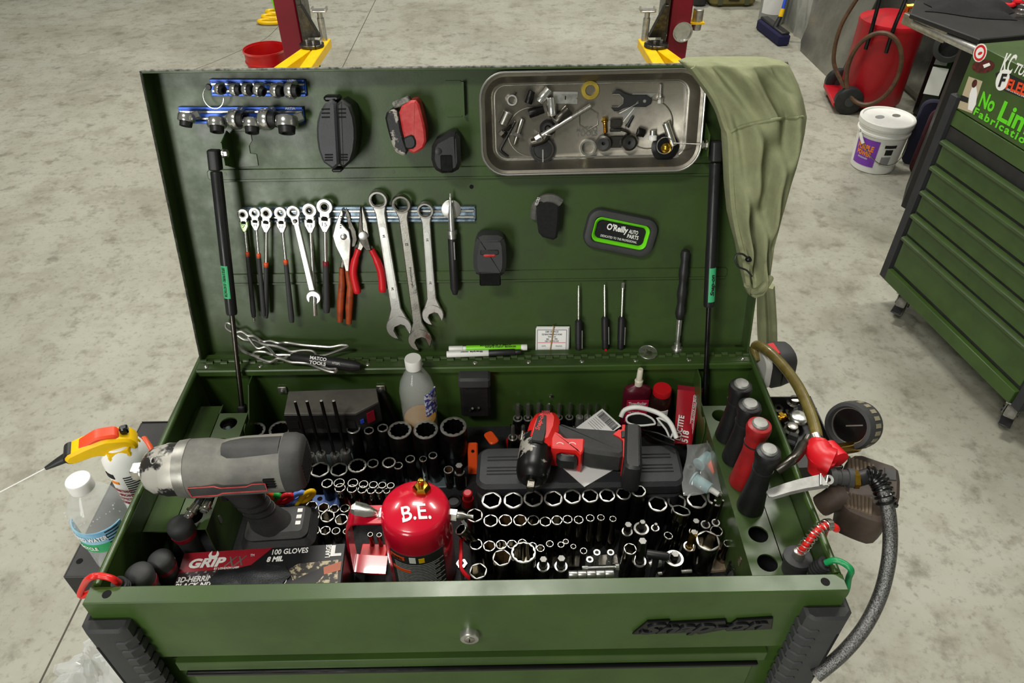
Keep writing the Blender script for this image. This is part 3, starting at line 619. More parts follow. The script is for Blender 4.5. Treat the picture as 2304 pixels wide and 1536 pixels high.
part('dish_bowl', MB().lathe([(.03, 0), (.055, .002), (.058, .02), (.055, .02), (.05, .006), (.001, .005)], 32), 'chrome', md); part('dish_rim', MB().ring([(.055, .018), (.06, .018), (.061, .022), (.056, .022)], 32), 'bright_steel', md)
q = YP(1570, 38, PR.y+.05)
ah = thing('adapter_holder', 'yellow bracket with steel lift adapter on the right lift column', 'bracket', T(PR.x+.075, PR.y+.05, q.z))
ax = q.x-PR.x-.075
part('holder_plate', MB().box(0, ax+.04, -.04, .04, -.035, -.025).box(0, .006, -.04, .04, -.035, .05), 'yellow', ah); part('adapter', MB().lathe([(.030, -.075), (.032, -.02), (.032, .045), (.028, .05)], 20, T(ax, 0, 0)), 'satin', ah)
# red bucket left and yellow stand
q = FL(616, 200); rb = thing('red_bucket', 'open translucent red bucket behind the lid near left lift column', 'bucket', T(q.x, q.y, 0))
hq = zat(V(q.x, q.y, 0), 108); mat('red_trans', '#d0121c', .35, 0, '#e0301a', 8, .5, trans=.25)
part('bucket_body', MB().lathe([(r_*1.12, z_) for r_, z_ in [(.10, 0), (.108, .01), (.125, hq*.7), (.131, hq*.71), (.131, hq*.74), (.126, hq*.75), (.128, hq), (.133, hq), (.133, hq-.012), (.124, hq-.012), (.122, hq*.7), (.10, .012), (.001, .01)]], 36), 'red_trans', rb)
part('bail_handle', MB().tube(cat([(.13, .0, hq*.75), (.145, -.01, hq*.6), (.14, -.02, hq*.4), (.1, -.09, hq*.33)], 5), .0035, 6), 'white', rb)
q = FL(618, 45)
yl = thing('yellow_stand', 'yellow looped plastic stand with lime hose behind the red bucket', 'hose stand', T(q.x, q.y, 0))
for i, (rx, zz, yy) in enumerate(((.11, .02, -.1), (.1, .03, 0), (.085, .04, .1))):
    part('loop', MB().tube([(rx*math.cos(t), yy+.05*math.sin(t), zz) for t in [2*PI*k/18 for k in range(18)]], .016, 7, closed=True), 'yellow', yl)
part('hose', MB().tube(cat([(.0, .1, .05), (-.03, .12, .3), (-.06, .15, .6), (-.02, .2, 1.0)], 5), .014, 8), 'lime', yl)
# plastic bag on the floor
q = FL(228, 1512); mat('film', '#e6e9e9', .18, 0, spec=.8, alpha=.42)
vs, fs = [(0, 0, .075)], []; na, nr = 40, 9
rd = random.Random(5); jit = [rd.uniform(.75, 1.15) for _ in range(na)]
for j in range(1, nr+1):
    for k in range(na):
        a = 2*PI*k/na; f = j/nr; r_ = .125*f*(jit[k]*f+(1-f)); zz = .075*(1-f**2.2)*(.55+.45*math.sin(3*a+4*f))+.02*abs(math.sin(7*a+9*f))*(1-f)+rd.uniform(0, .010)*(1-f*.6)
        vs.append((r_*math.cos(a), r_*math.sin(a), max(zz, .001)))
for k in range(na): fs.append((0, 1+k, 1+(k+1) % na))
for j in range(nr-1):
    for k in range(na): o_ = 1+j*na; fs.append((o_+k, o_+na+k, o_+na+(k+1) % na, o_+(k+1) % na))
solo('plastic_bag', 'crumpled clear plastic bag on the floor beside the green cart', 'plastic bag', MB().add(vs, fs), 'film', T(q.x, q.y, 0), sharp=20)
# ================================================================ THINGS ON THE LID
def magrail(p1, p2, hpx, label, m, txt=None):
    a, b_ = lid(*p1), lid(*p2); x = (b_-a); L = x.length; x.normalize(); y = LN.cross(x); h = hpx*mpp(a); M = fr(a, x, y, LN)
    r_ = thing('magnetic_rail', label, 'tool rail', M)
    part('rail_base', MB().box(0, L, -h/2, h/2, .0004, .004, None, .0006), m, r_)
    for s in (-1, 1): part('rail_ridge', MB().box(.001, L-.001, s*h*.42-h*.08, s*h*.42+h*.08, .004, .0075, None, .0006), m, r_)
    for s in (-1, 1): part('rail_strip', MB().box(.002, L-.002, s*h*.2-h*.07, s*h*.2+h*.07, .004, .0066, None, .0006), 'bright_steel', r_)
    part('rail_core', MB().box(.002, L-.002, -h*.1, h*.1, .004, .0056), m, r_)
    if txt: fit_text(r_, txt, .016, .0038, 'white', T(L-.02, h*.42, .0077), bold=.02)
    return r_
magrail((476, 196), (690, 197), 36, 'blue magnetic rail, upper of two at the top left of the lid', 'blue_rail', 'ARTIA')
magrail((406, 258), (686, 258), 36, 'blue magnetic rail, lower of two at the top left of the lid', 'blue_rail', 'ARTIA')
mat('rail_worn', '#8fa3b3', .4, .7, '#3c4a55', 60, .7, .1, 200)
magrail((548, 481), (1070, 479), 35, 'worn silver blue magnetic rail holding wrenches and pliers', 'rail_worn')
def crow(i, px, py, d, phi, out, row, key=False):
    c = lid(px, py, .030); s = d*mpp(c)/2*1.12; ax = V(math.cos(phi), math.sin(phi), out).normalized()
    M = fr(c, LX, LY, LN); A = frz(V(0, 0, 0), ax, V(0, 0, 1))
    t = thing('ratchet_crowfoot', f'chrome ratcheting crowfoot head with black insert, {ORD[i]} from left on the {row} blue rail', 'crowfoot wrench', M, 'ratcheting crowfoot heads')
    part('ring', MB().ring([(s*.70, -s*.42), (s*.92, -s*.45), (s, -s*.3), (s, s*.3), (s*.92, s*.45), (s*.70, s*.42)], 28, A), 'chrome', t)
    part('insert', MB().ring([(s*.46, -s*.3), (s*.74, -s*.3), (s*.74, s*.42), (s*.70, s*1.0), (s*.62, s*1.04), (s*.46, s*1.02)], 24, A), 'black_plastic', t)
    nd = V(-ax.y, ax.x, -.55) if abs(ax.x) > abs(ax.y) else V(.9, .25, -.5)
    if abs(ax.x) > abs(ax.y): nd = V(.25, .5, -1)
    nd.normalize(); part('drive_neck', MB().prism(rrect(s*.8, s*.9, s*.2, 3), s*.7, s*1.5, frz(V(0, 0, 0), nd, ax), s*.1), 'chrome', t)
    if key:
        part('key_ring', MB().tube([(-.016+.0155*math.cos(q), -.013+.017*math.sin(q), -.012) for q in [2*PI*k/30 for k in range(30)]], .0009, 6, closed=True), 'bright_steel', t)
        part('key_bead', MB().lathe([(.004, -.003), (.005, 0), (.004, .003)], 14, T(-.016, .003, .0)), 'black_plastic', t)
for i, (px, py, d, ph, o) in enumerate(((494, 200, 23, -.2, .55), (528, 202, 25, 0, .25), (556, 202, 25, .0, .45), (582, 202, 26, -.35, .35), (622, 204, 29, -.1, .4), (655, 204, 33, .0, .3))): crow(i, px, py, d, ph, o, 'upper', i == 0)
for i, (px, py, d, ph, o) in enumerate(((420, 265, 34, -1.75, .35), (488, 276, 38, -1.57, .45), (531, 268, 40, 0, .3), (567, 278, 38, -1.57, .45), (600, 268, 43, 0, .25), (645, 274, 46, -1.57, .4))): crow(i, px, py, d, ph, o, 'lower')
# ratcheting wrenches ------------------------------------------------------
mat('white_steel', '#e2e2dc', .3, .85, '#c4c3bb', 40, .4); mat('green_tint', '#b9d69b', .35, .6)
def flexw(i, ph, pe, d, band, num, grip=True, tip=0., bandm='orange', yoke='white_steel'):
    off = .016+.004*(i % 2); M, L = L2(ph, pe, off); R_ = d*mpp(lid(*ph))/2
    pos = f'ratcheting flex head wrench marked {num}, {ORD[i]} from left on the worn rail'
    t = thing('flex_head_wrench', ('black gripped ' if grip else 'plain chrome shanked ')+pos, 'wrench', M, 'ratcheting wrenches on the lid')
    h = part('head', MB().ring([(R_*.62, -.0045), (R_*.96, -.0045), (R_, -.0035), (R_, .0035), (R_*.96, .0045), (R_*.62, .0045)], 32).prism([(-R_*.62, -R_*.75), (R_*.62, -R_*.75), (R_*.62, -R_*1.45), (-R_*.62, -R_*1.45)][::-1], -.0042, .0042, None, .0008), 'white_steel', t)
    part('ratchet_insert', MB().ring([(R_*.42, -.004), (R_*.63, -.004), (R_*.63, .0052), (R_*.42, .0052)], 12), 'dark_steel', h)
    part('hinge_slot', MB().box(-R_*.3, R_*.3, -R_*1.75, -R_*1.25, .003, .0046), 'void', h)
    yk = part('yoke', MB().prism([(-R_*.8, -R_*1.35), (-R_*.38, -R_*1.35), (-R_*.36, -R_*1.75), (R_*.36, -R_*1.75), (R_*.38, -R_*1.35), (R_*.8, -R_*1.35), (R_*.78, -R_*2.2), (R_*.25, -R_*3.3), (-R_*.25, -R_*3.3), (-R_*.78, -R_*2.2)], -.005, .005, None, .001), yoke, t)
    fit_text(yk, num, R_*.62, R_*.5, 'ink', T(0, -R_*2.25, .0051))
    yb = -L*band
    part('shank', MB().tube([(0, -R_*3.1, 0), (0, yb if grip else -L, 0)], [R_*.27, R_*.24], 10), 'chrome', t)
    if grip:
        part('band', MB().lathe([(R_*.37, 0), (R_*.40, .001), (R_*.40, .008), (R_*.37, .009)], 16, T(0, yb+.004, 0) @ R(PI/2, 'X')), bandm, t)
        part('grip', MB().tube([(0, yb, 0), (0, yb-.03, 0), (0, -L+.012+tip, 0), (0, -L+.002+tip, 0)], [R_*.40, R_*.42, R_*.50, R_*.38], 14), 'rubber', t)
        if tip: part('end_tip', MB().tube([(0, -L+.006, 0), (0, -L, 0)], R_*.24, 10), 'chrome', t)
    else: part('end_tip', MB().tube([(0, -L*.62, 0), (0, -L, 0)], R_*.33, 12), 'chrome', t)
flexw(0, (548, 481), (572, 722), 24, .36, '7', tip=.006, yoke='green_tint'); flexw(1, (574, 478), (594, 712), 24, .40, '8'); flexw(2, (600, 478), (598, 717), 27, .475, '10')
flexw(3, (632, 478), (657, 727), 27, .43, '10'); flexw(5, (697, 472), (709, 709), 31, .5, '13', grip=False); flexw(6, (731, 464), (735, 705), 35, .52, '15', bandm='red_dark')
def jaw(R_, w_):                  # open end, opening towards -y
    o = [(R_*math.sin(a), R_*math.cos(a)) for a in [math.radians(k) for k in range(-148, 149, 16)]]
    return o+[(R_*.50, -R_*.96), (R_*.46, -R_*.05), (R_*.25, R_*.16), (-R_*.25, R_*.16), (-R_*.46, -R_*.05), (-R_*.50, -R_*.96)]
def combo(i, ph, pj, d, dj, m, num, label, twist, w_=.5, panel=True, off=.010):
    M, L = L2(ph, pj, off); R_ = d*mpp(lid(*ph))/2; Rj = dj*mpp(lid(*pj))/2
    t = thing('combination_wrench', label, 'wrench', M, 'combination wrenches on the lid')
    rb_ = part('box_end', MB().ring([(R_*.72, -.005), (R_*.95, -.006), (R_, -.004), (R_, .004), (R_*.92, .0065), (R_*.74, .0065), (R_*.72, .005)], 36, R(.12, 'X')), m, t)
    part('box_teeth', MB().ring([(R_*.66, -.0045), (R_*.74, -.0045), (R_*.74, .005), (R_*.66, .005)], 12), 'dark_steel', rb_)
    wd = R_*w_
    part('shank', MB().prism([(-R_*.75, -R_*.55), (-wd, -R_*1.5), (-wd*1.05, -L*.55), (-wd*1.15, -L+Rj*1.6), (-Rj*.8, -L+Rj*.55), (Rj*.8, -L+Rj*.55), (wd*1.15, -L+Rj*1.6), (wd*1.05, -L*.55), (wd, -R_*1.5), (R_*.75, -R_*.55)], -.0036, .0036, None, .0014), m, t)
    part('open_end', MB().prism(jaw(Rj, 0)[::-1], -.0045, .0045, T(0, -L, 0) @ R(twist), .0012), m, t)
    if panel:
        q = part('shank_panel', MB().prism(rrect(wd*1.15, L*.56, wd*.5, 4, 0, -L*.48), .0034, .0041), 'white_steel', t)
        for yy in (.27, .68): fit_text(t, num, wd*.62, wd*.5, 'ink', T(0, -L*yy, .0043) @ R(PI/2), bold=.02)
    else:
        fit_text(t, num, wd*.7, wd*.6, 'ink', T(0, -L*.28, .0038) @ R(PI/2), bold=.02); fit_text(t, 'Pittsburgh', L*.15, wd*.6, 'dark_steel', T(0, -L*.52, .0038) @ R(-PI/2), bold=.02)
combo(0, (851, 448), (898, 735), 43, 57, 'satin', '24', 'large combination wrench marked 24, leftmost of three steel ones', .35)
combo(1, (903, 458), (945, 763), 43, 53, 'steel', '22', 'longest combination wrench marked 22, hanging lowest on the lid', .3, .46, False, .016)
combo(2, (957, 472), (974, 707), 38, 49, 'satin', '21', 'short combination wrench marked 21, rightmost of three steel ones', .4)
M, L = L2((661, 476), (706, 668), .026); R_ = 29*mpp(lid(661, 476))/2
t = thing('ratchet_combination_wrench', 'bright reversible ratcheting combination wrench crossing over the row', 'wrench', M)
part('head', MB().ring([(R_*.66, -.005), (R_*.96, -.005), (R_, -.004), (R_, .004), (R_*.96, .005), (R_*.66, .005)], 32).prism([(-R_*.7, -R_*.6), (R_*.7, -R_*.6), (R_*.5, -R_*2.0), (-R_*.5, -R_*2.0)][::-1], -.0045, .0048, None, .001), 'white_steel', t)
part('ratchet_insert', MB().ring([(R_*.5, -.0045), (R_*.68, -.0045), (R_*.68, .0056), (R_*.5, .0056)], 12), 'dark_steel', t)
part('reverse_lever', MB().lathe([(R_*.32, .0045), (R_*.32, .0065), (R_*.2, .0075)], 16, T(0, -R_*1.35, 0)), 'dark_steel', t)
part('shank', MB().prism([(-R_*.42, -R_*1.7), (R_*.42, -R_*1.7), (R_*.48, -L+R_*1.2), (-R_*.48, -L+R_*1.2)][::-1], -.0035, .0035, None, .0012), 'white_steel', t)
part('open_end', MB().prism(jaw(R_*1.15, 0)[::-1], -.004, .004, T(0, -L, 0) @ R(-.3), .001), 'white_steel', t)
# pliers -------------------------------------------------------------------
def lp2(M, px, py, off):
    q = M.inverted() @ lid(px, py, off); return (q.x, q.y)
M = LM(774, 531, .012); P = lambda x, y: lp2(M, x, y, .012)
t = thing('slip_joint_pliers', 'steel slip joint pliers with worn orange dipped handles', 'pliers', M, 'pliers on the lid')
part('jaw', MB().prism([P(770, 468), P(773, 480), P(768, 500), P(775, 508), P(786, 520), P(790, 540), P(788, 575), P(785, 612), P(779, 612), P(772, 585), P(756, 553), P(749, 530), P(755, 505), P(763, 483)], -.003, .0035, None, .001), 'satin', t)
part('jaw', MB().prism([P(778, 468), P(786, 482), P(790, 500), P(800, 520), P(803, 540), P(798, 556), P(780, 560), P(772, 607), P(764, 607), P(770, 560), P(783, 510), P(776, 480)], -.009, -.0032, None, .001), 'dark_steel', t)
for k in range(6): part('jaw_tooth', MB().box(-.0012, .0012, -.0009, .0009, -.003, .0036, T(*P(768.5-k*.2, 486+k*5), 0)), 'void', t)
part('pivot', MB().lathe([(.0052, .003), (.0052, .0055), (.003, .0065)], 20, T(*P(774, 531), 0)), 'bright_steel', t)
part('handle', MB().tube([(*P(768, 604), -.004), (*P(769, 640), -.004), (*P(766, 680), -.002), (*P(765, 724), -.001)], [.0045, .0062, .0066, .005], 12), 'orange_grip', t)
part('handle', MB().tube([(*P(782, 608), .0), (*P(789, 645), .001), (*P(786, 690), .001), (*P(785, 727), .001)], [.0045, .0062, .0066, .005], 12), 'orange_grip', t)
M = LM(818, 531, .012); P = lambda x, y: lp2(M, x, y, .012)
t = thing('needle_nose_pliers', 'long nose pliers with bright red curved handles', 'pliers', M, 'pliers on the lid')
part('jaw', MB().prism([P(811, 464), P(813, 464), P(817, 515), P(829, 535), P(836, 562), P(824, 562), P(812, 545), P(806, 530), P(808, 500)], -.003, .0045, None, .001), 'dark_steel', t)
part('jaw', MB().prism([P(813.6, 464), P(816, 464), P(826, 500), P(831, 530), P(826, 540), P(812, 566), P(804, 560), P(812, 530), P(816, 515)], -.006, .003, None, .001), 'steel', t)
part('pivot', MB().lathe([(.0075, .003), (.0075, .0055), (.006, .006)], 24, T(*P(818, 529), 0)), 'satin', t)
part('handle', MB().tube(cat([(*P(807, 560), 0), (*P(799, 585), 0), (*P(795, 612), 0), (*P(800, 640), 0), (*P(805, 659), 0)], 4), [.0055]*4+[.0068]*12+[.0055], 12), 'red_plastic', t)
part('handle', MB().tube(cat([(*P(836, 561), 0), (*P(848, 585), 0), (*P(857, 610), 0), (*P(860, 635), 0), (*P(861, 656), 0)], 4), [.0055]*4+[.0068]*12+[.0055], 12), 'red_plastic', t)
# pick-up pen
M, L = L2((1013, 443), (1024, 662), .014); u_ = L/219
t = thing('magnetic_pickup_pen', 'black pen shaped pick-up tool with chrome antenna on the worn rail', 'pick-up tool', M)
part('antenna', MB().tube([(0, 0, 0), (0, -u_*20, 0), (0, -u_*20, 0), (0, -u_*35, 0), (0, -u_*35, 0), (0, -u_*78, 0)], [.0022, .0025, .0033, .0042, .0052, .0055], 12), 'chrome', t)
part('tip_link', MB().box(-.004, .004, -.009, -.006, -.001, .001).box(-.001, .001, -.0, .006, -.001, .001), 'bright_steel', t)
part('body', MB().tube([(0, -u_*90, 0), (0, -u_*95, 0), (0, -u_*205, 0), (0, -L, 0)], [.0075, .0078, .0078, .004], 16), 'black_plastic', t)
part('collar', MB().tube([(0, -u_*72, 0), (0, -u_*80, 0), (0, -u_*80, 0), (0, -u_*92, 0)], [.0085, .0085, .007, .007], 16), 'satin', t)
part('clip', MB().box(.002, .0045, -u_*135, -u_*95, .008, .0095, None, .0005), 'chrome', t)
part('magnet_disc', MB().lathe([(.0165, -.008), (.0165, -.0065), (.0155, -.006)], 32, T(.0, -u_*29, 0)), 'satin', t)
# tape measures ------------------------------------------------------------
def slab(px, off, pts, thick, b, parent, m, M, name, z0=0., corner=.006):
    return part(name, MB().prism(chamf([lp2(M, x, y, off) for x, y in pts][::-1], corner), z0, z0+thick, None, b), m, parent)
M = LM(765, 300, .001); t = thing('tape_measure', 'large black rubber cased tape measure beside the blue rails', 'tape measure', M, 'tape measures on the lid')
mat('tape_rubber_lit', '#3d3f42', .5, 0, '#2c2d2f', 20, .5, .08, 400)  # lighter grey rubber: light on the left case half put into its colour
slab(0, .05, [(726, 242), (736, 226), (757, 222), (765, 380), (736, 375), (720, 347), (713, 300), (716, 262)], .056, .0035, t, 'tape_rubber_lit', M, 'case_half', 0, .008)
slab(0, .05, [(758, 222), (782, 226), (797, 250), (804, 300), (798, 350), (786, 372), (766, 380)], .056, .0035, t, 'black_plastic', M, 'case_half', 0, .008)
for k in range(3):
    for px in (735, 771): part('grip_rib', MB().box(-.006, .006, -.0008, .0008, .05, .0575, T(*lp2(M, px, 244+9*k, .05), 0)), 'void', t)
    for px in (742, 775): part('grip_rib', MB().box(-.006, .006, -.0008, .0008, .05, .0575, T(*lp2(M, px, 346+6*k, .05), 0)), 'void', t)
part('belt_clip', MB().box(-.012, .012, -.004, .005, .02, .045, T(*lp2(M, 750, 220, .03), 0), .003), 'black_gloss', t)
part('hook', MB().box(-.008, .008, -.003, .003, .02, .045, T(*lp2(M, 762, 379, .03), 0), .002), 'black_plastic', t)
M = LM(918, 290, .001); t = thing('tape_measure', 'worn red and black tape measure at the top of the lid', 'tape measure', M, 'tape measures on the lid')
mat('black_worn', '#1b1b1c', .5, 0, '#b8b2a6', 40, .8, .1, 300, lo=.58, hi=.62)
slab(0, .045, [(866, 258), (876, 247), (896, 243), (906, 300), (922, 347), (897, 349), (886, 332), (874, 295)], .05, .003, t, 'black_worn', M, 'case_half', 0, .006)
slab(0, .045, [(897, 243), (930, 222), (942, 228), (957, 285), (960, 325), (946, 340), (923, 347), (907, 300)], .05, .003, t, 'red_worn', M, 'case_half', 0, .006)
slab(0, .045, [(908, 308), (930, 300), (938, 318), (934, 332), (914, 334)], .0515, .002, t, 'black_plastic', M, 'grip_pad', .002, .003)
part('belt_clip', MB().box(-.014, .014, -.005, .005, .02, .042, T(*lp2(M, 905, 228, .03), 0) @ R(.35), .002), 'seal', t)
M = LM(1012, 345, .001); t = thing('tape_measure', 'black boxy laser tape measure just left of the steel tray', 'tape measure', M, 'tape measures on the lid')
slab(0, .045, [(972, 320), (1018, 294), (1034, 300), (1038, 372), (1026, 388), (986, 390), (970, 366)], .05, .006, t, 'black_plastic', M, 'case')
part('front_panel', MB().box(-.012, .008, -.020, .007, .044, .0515, None, .002), 'black_gloss', t); part('side_window', MB().box(.018, .0195, -.015, .012, .015, .036), mat('amber', '#8f8a30', .3), t); part('button', MB().lathe([(.005, .048), (.005, .0515), (.003, .052)], 14, T(-.014, .012, 0)), 'black_plastic', t)
M = LM(1103, 578, .001); t = thing('tape_measure', 'grey black tape measure with red button, lowest on the lid', 'tape measure', M, 'tape measures on the lid')
slab(0, .04, [(1070, 540), (1080, 529), (1128, 529), (1137, 542), (1140, 580), (1138, 608), (1130, 622), (1076, 622), (1066, 608), (1064, 580)], .046, .007, t, 'rubber', M, 'case')
part('mouth', MB().box(-.018, .018, -.036, -.013, .040, .0475, None, .002), 'black_gloss', t); part('top_clip', MB().box(-.016, .016, .018, .028, .040, .0475, None, .002), 'black_plastic', t); part('lock_button', MB().box(-.010, .010, .015, .021, .042, .0485, None, .002), 'red_worn', t)
# pouch
M = LM(1232, 487, .001); t = thing('belt_pouch', 'small black fabric pouch with grey velcro flap stuck on the lid', 'pouch', M)
mat('fabric_black', '#141415', .9, 0, '#202022', 200, .5, .4, 1500); mat('fabric_grey', '#5a5a56', .9, 0, '#6b6a64', 150, .5, .4, 1500)
slab(0, .03, [(1206, 450), (1260, 444), (1259, 500), (1253, 543), (1213, 532), (1208, 495)], .03, .004, t, 'fabric_black', M, 'pouch_body')
part('flap', MB().tube(cat([(*lp2(M, 1203, 487, .001), .004), (*lp2(M, 1206, 458, .001), .014), (*lp2(M, 1222, 440, .001), .024), (*lp2(M, 1243, 438, .001), .027), (*lp2(M, 1259, 447, .001), .026)], 5), .0075, 8), 'fabric_grey', t)
fit_text(t, 'VELCRO', .014, .005, 'white', T(*lp2(M, 1209, 452, .03), .032) @ R(1.2))
part('seam', MB().tube([(*lp2(M, 1251, 455, .026), .0265), (*lp2(M, 1247, 532, .026), .0265)], .0008, 6), 'fabric_grey', t)
# branded magnetic tray
M = LM(1395, 522, .001, -.215); k_ = mpp(lid(1395, 522)); t = thing('magnetic_parts_tray', 'black magnetic parts tray with lime green inner border on the lid', 'parts tray', M)
wv, hv = 162*k_, 92*k_
part('tray_rim', MB().rings([[(x, y, z) for x, y in rrect(wv-2*i, hv-2*i, max(.022-i, .008), 6)] for i, z in ((0, 0), (.000, .006), (.002, .011), (.006, .013), (.012, .0125), (.014, .009))], cap1=False), 'rubber', t)
part('green_border', MB().rings([[(x, y, z) for x, y in rrect(wv-2*i, hv-2*i, max(.018-i*.5, .004), 6)] for i, z in ((.0135, .010), (.0145, .0112), (.0175, .0085), (.0190, .0042))], cap0=False, cap1=False), 'lime', t)
part('tray_floor', MB().prism(rrect(wv-.036, hv-.036, .008, 5), .003, .0045), 'fabric_black', t)
fit_text(t, "O'Reilly", wv*.30, hv*.21, 'white', T(-wv*.055, hv*.075, .0047) @ R(0), bold=.03); fit_text(t, 'AUTO', wv*.13, hv*.10, 'white', T(wv*.175, hv*.08, .0047), bold=.02); fit_text(t, 'PARTS', wv*.16, hv*.10, 'white', T(wv*.185, -hv*.04, .0047), bold=.02); fit_text(t, 'DEDICATED TO THE PROFESSIONAL', wv*.52, hv*.055, 'white', T(0, -hv*.155, .0047))
# business cards, markers, coin, pocket drivers, telescoping magnet
def ledge(px, py, dz): return ZH(px, py, dz)
a, b_ = lid(1205, 789, .014), lid(1277, 789, .014); M = fr((a+b_)/2, (b_-a).normalized(), LN.cross((b_-a).normalized()), LN) @ R(-.12, 'X'); wv = (b_-a).length; hv = 50*mpp(a)/.95
t = thing('business_cards', 'rubber banded stack of white business cards standing on the lid ledge', 'cards', M)
for k in range(4): part('card', MB().box(-wv/2+.0006*k, wv/2+.0009*k, -.002+.001*k, hv+.0008*k, -.0012*k-.001, -.0012*k), 'paper', t)
part('card_border', MB().box(-wv/2+.002, wv/2-.002, .001, hv-.002, 0, .0002), 'grey_ink', t); part('card_face', MB().box(-wv/2+.0035, wv/2-.0035, .0025, hv-.0035, .0001, .0004), 'paper', t)
part('red_rule', MB().box(-wv/2+.004, wv/2-.004, hv*.36, hv*.38, .0003, .0006), 'red_plastic', t)
for s, yy, ww, hh in (('D&K SERVICES', .86, .4, .0032), ('522 BUNCOMBE WACO ROAD', .74, .62, .003), ('WACO, GA', .63, .25, .003), ('404          7991', .53, .35, .003), ('NEXT SERVICE DUE', .44, .42, .0026)): fit_text(t, s, wv*ww, hh, 'ink', T(0, hv*yy, .0006))
fit_text(t, 'DATE', wv*.12, .0026, 'grey_ink', T(-wv*.25, hv*.22, .0006)); fit_text(t, 'MILEAGE', wv*.2, .0026, 'grey_ink', T(wv*.22, hv*.22, .0006))
part('rubber_band', MB().tube([(.000, -.003, -.0055), (-.003, -.003, .0012), (.0, hv*.5, .0016), (.003, hv+.004, .0012), (.002, hv+.003, -.0055)], .0012, 6), mat('tan', '#a08050', .7), t)
def marker(p1, p2, dz, segs, label, r_, txt, tm, fl=1):
    a, b_ = ZH(*p1, dz), ZH(*p2, dz); x = (b_-a); L = x.length; M = frz(a, x.normalized(), V(0, 0, 1)); t = thing('marker', label, 'marker', M)
    for nm, s0, s1, m, k in segs: part(nm, MB().lathe([(r_*k*.92, L*s0), (r_*k, L*s0+.001), (r_*k, L*s1-.001), (r_*k*.92, L*s1)], 18), m, t)
    for s, c0, ww, hh, ang in txt:
        n_ = V(math.cos(ang), math.sin(ang), 0); fit_text(t, s, L*ww, hh, tm, fr(V(*(n_*(r_+.0003)))+V(0, 0, L*c0), V(0, 0, fl), n_.cross(V(0, 0, fl)), n_), bold=.02)
mat('marker_lime', '#7fd61f', .4)
marker((1010, 785), (1186, 781), .014, (('cap', .0, .18, 'white_plastic', .95), ('neck', .18, .22, 'white', .8), ('barrel', .22, .92, 'marker_lime', 1.), ('end_plug', .92, 1., 'white_plastic', .95)), 'lime green and white paint marker lying behind the black marker', .0058, (('WHITE PAINT MARKER', .66, .4, .003, .55), ('MARQUEUR A PEINT', .6, .4, .003, .0)), 'ink')
marker((1005, 797), (1172, 791), .0115, (('barrel', .0, .565, 'white_plastic', 1.), ('cap', .565, .92, 'black_plastic', 1.0), ('cap_tip', .92, 1., 'black_plastic', .75)), 'grey and black permanent marker lying on the lid hinge ledge', .0058, (('Sharpie', .40, .17, .0045, .25), ('FINE POINT', .24, .1, .002, .25)), 'ink', -1)
a = ZH(1458, 792, .004)
t = thing('coin', 'silver coin lying on the hinge ledge left of the telescoping magnet', 'coin', up(a) @ R(.1, 'X'))
part('coin_disc', MB().lathe([(.0165, -.001), (.0170, 0), (.0165, .001), (.0155, .0012), (.0150, .0008)], 36), 'satin', t); fit_text(t, 'LIBERTY', .018, .004, 'steel', T(0, .004, .0009)); part('coin_relief', MB().lathe([(.007, .0006), (.006, .0014), (.001, .0016)], 20, T(.001, -.004, 0)), 'steel', t)
def pdriver(ph, pm, pe, label, flat, red=False):
    a, b_, c = lid(*ph, .012), lid(*pm, .012), lid(*pe, .014)
    M = frz(c, (b_-c).normalized(), V(1, 0, 0)); L = (b_-c).length; L2_ = L+(a-b_).length; t = thing('pocket_screwdriver', label, 'screwdriver', M, 'pocket screwdrivers on the lid')
    part('handle', MB().lathe([(.0052, 0), (.0060, .002), (.0060, L*.35), (.0066, L*.36), (.0066, L-.003), (.004, L)], 10), 'black_plastic', t)
    part('blade', MB().tube([(0, 0, L-.002), (0, 0, L2_-.012), (0, 0, L2_)], [.0017, .0017, .0007], 8) if not flat else MB().tube([(0, 0, L-.002), (0, 0, L2_-.010)], .0017, 8).box(-.0024, .0024, -.0007, .0007, L2_-.012, L2_), 'bright_steel', t)
    part('pocket_clip', MB().box(.0045, .0065, -.0085, -.007, L*.25, L*.75, None, .0004), 'satin', t)
    if red: part('end_badge', MB().lathe([(.0022, .0), (.0022, .0004)], 12, T(0, -.0062, .006) @ R(PI/2, 'X')), 'red_plastic', t)
pdriver((1301, 643), (1302, 719), (1302, 801), 'black pocket screwdriver nearest the business cards', False); pdriver((1358, 641), (1361, 712), (1362, 791), 'black pocket screwdriver between the other two', False, True); pdriver((1402, 636), (1399, 712), (1396, 792), 'black pocket screwdriver with flat blade, nearest the telescoping magnet', True)
a, c = lid(1543, 560, .014), lid(1522, 799, .016); M = frz(c, (a-c).normalized(), V(1, 0, 0)); L = (a-c).length
t = thing('telescoping_magnet', 'telescoping magnet with wavy black handle standing on the ledge', 'pick-up tool', M)
part('magnet_head', MB().lathe([(.0085, 0), (.0105, .001), (.0105, .014), (.0095, .016), (.006, .0165), (.006, .024), (.004, .025)], 26), 'satin', t)
part('stem', MB().lathe([(.0038, .02), (.0038, L*.2), (.0048, L*.2), (.0048, L*.36)], 14), 'chrome', t)
hp = [(.0055, L*.355), (.0070, L*.37)]+[(.0078+.0011*math.sin(k*1.35), L*(.37+.04*k)) for k in range(1, 14)]+[(.0085, L*.95), (.007, L*.985), (.002, L)]
part('handle', MB().lathe(hp, 18), 'black_plastic', t)
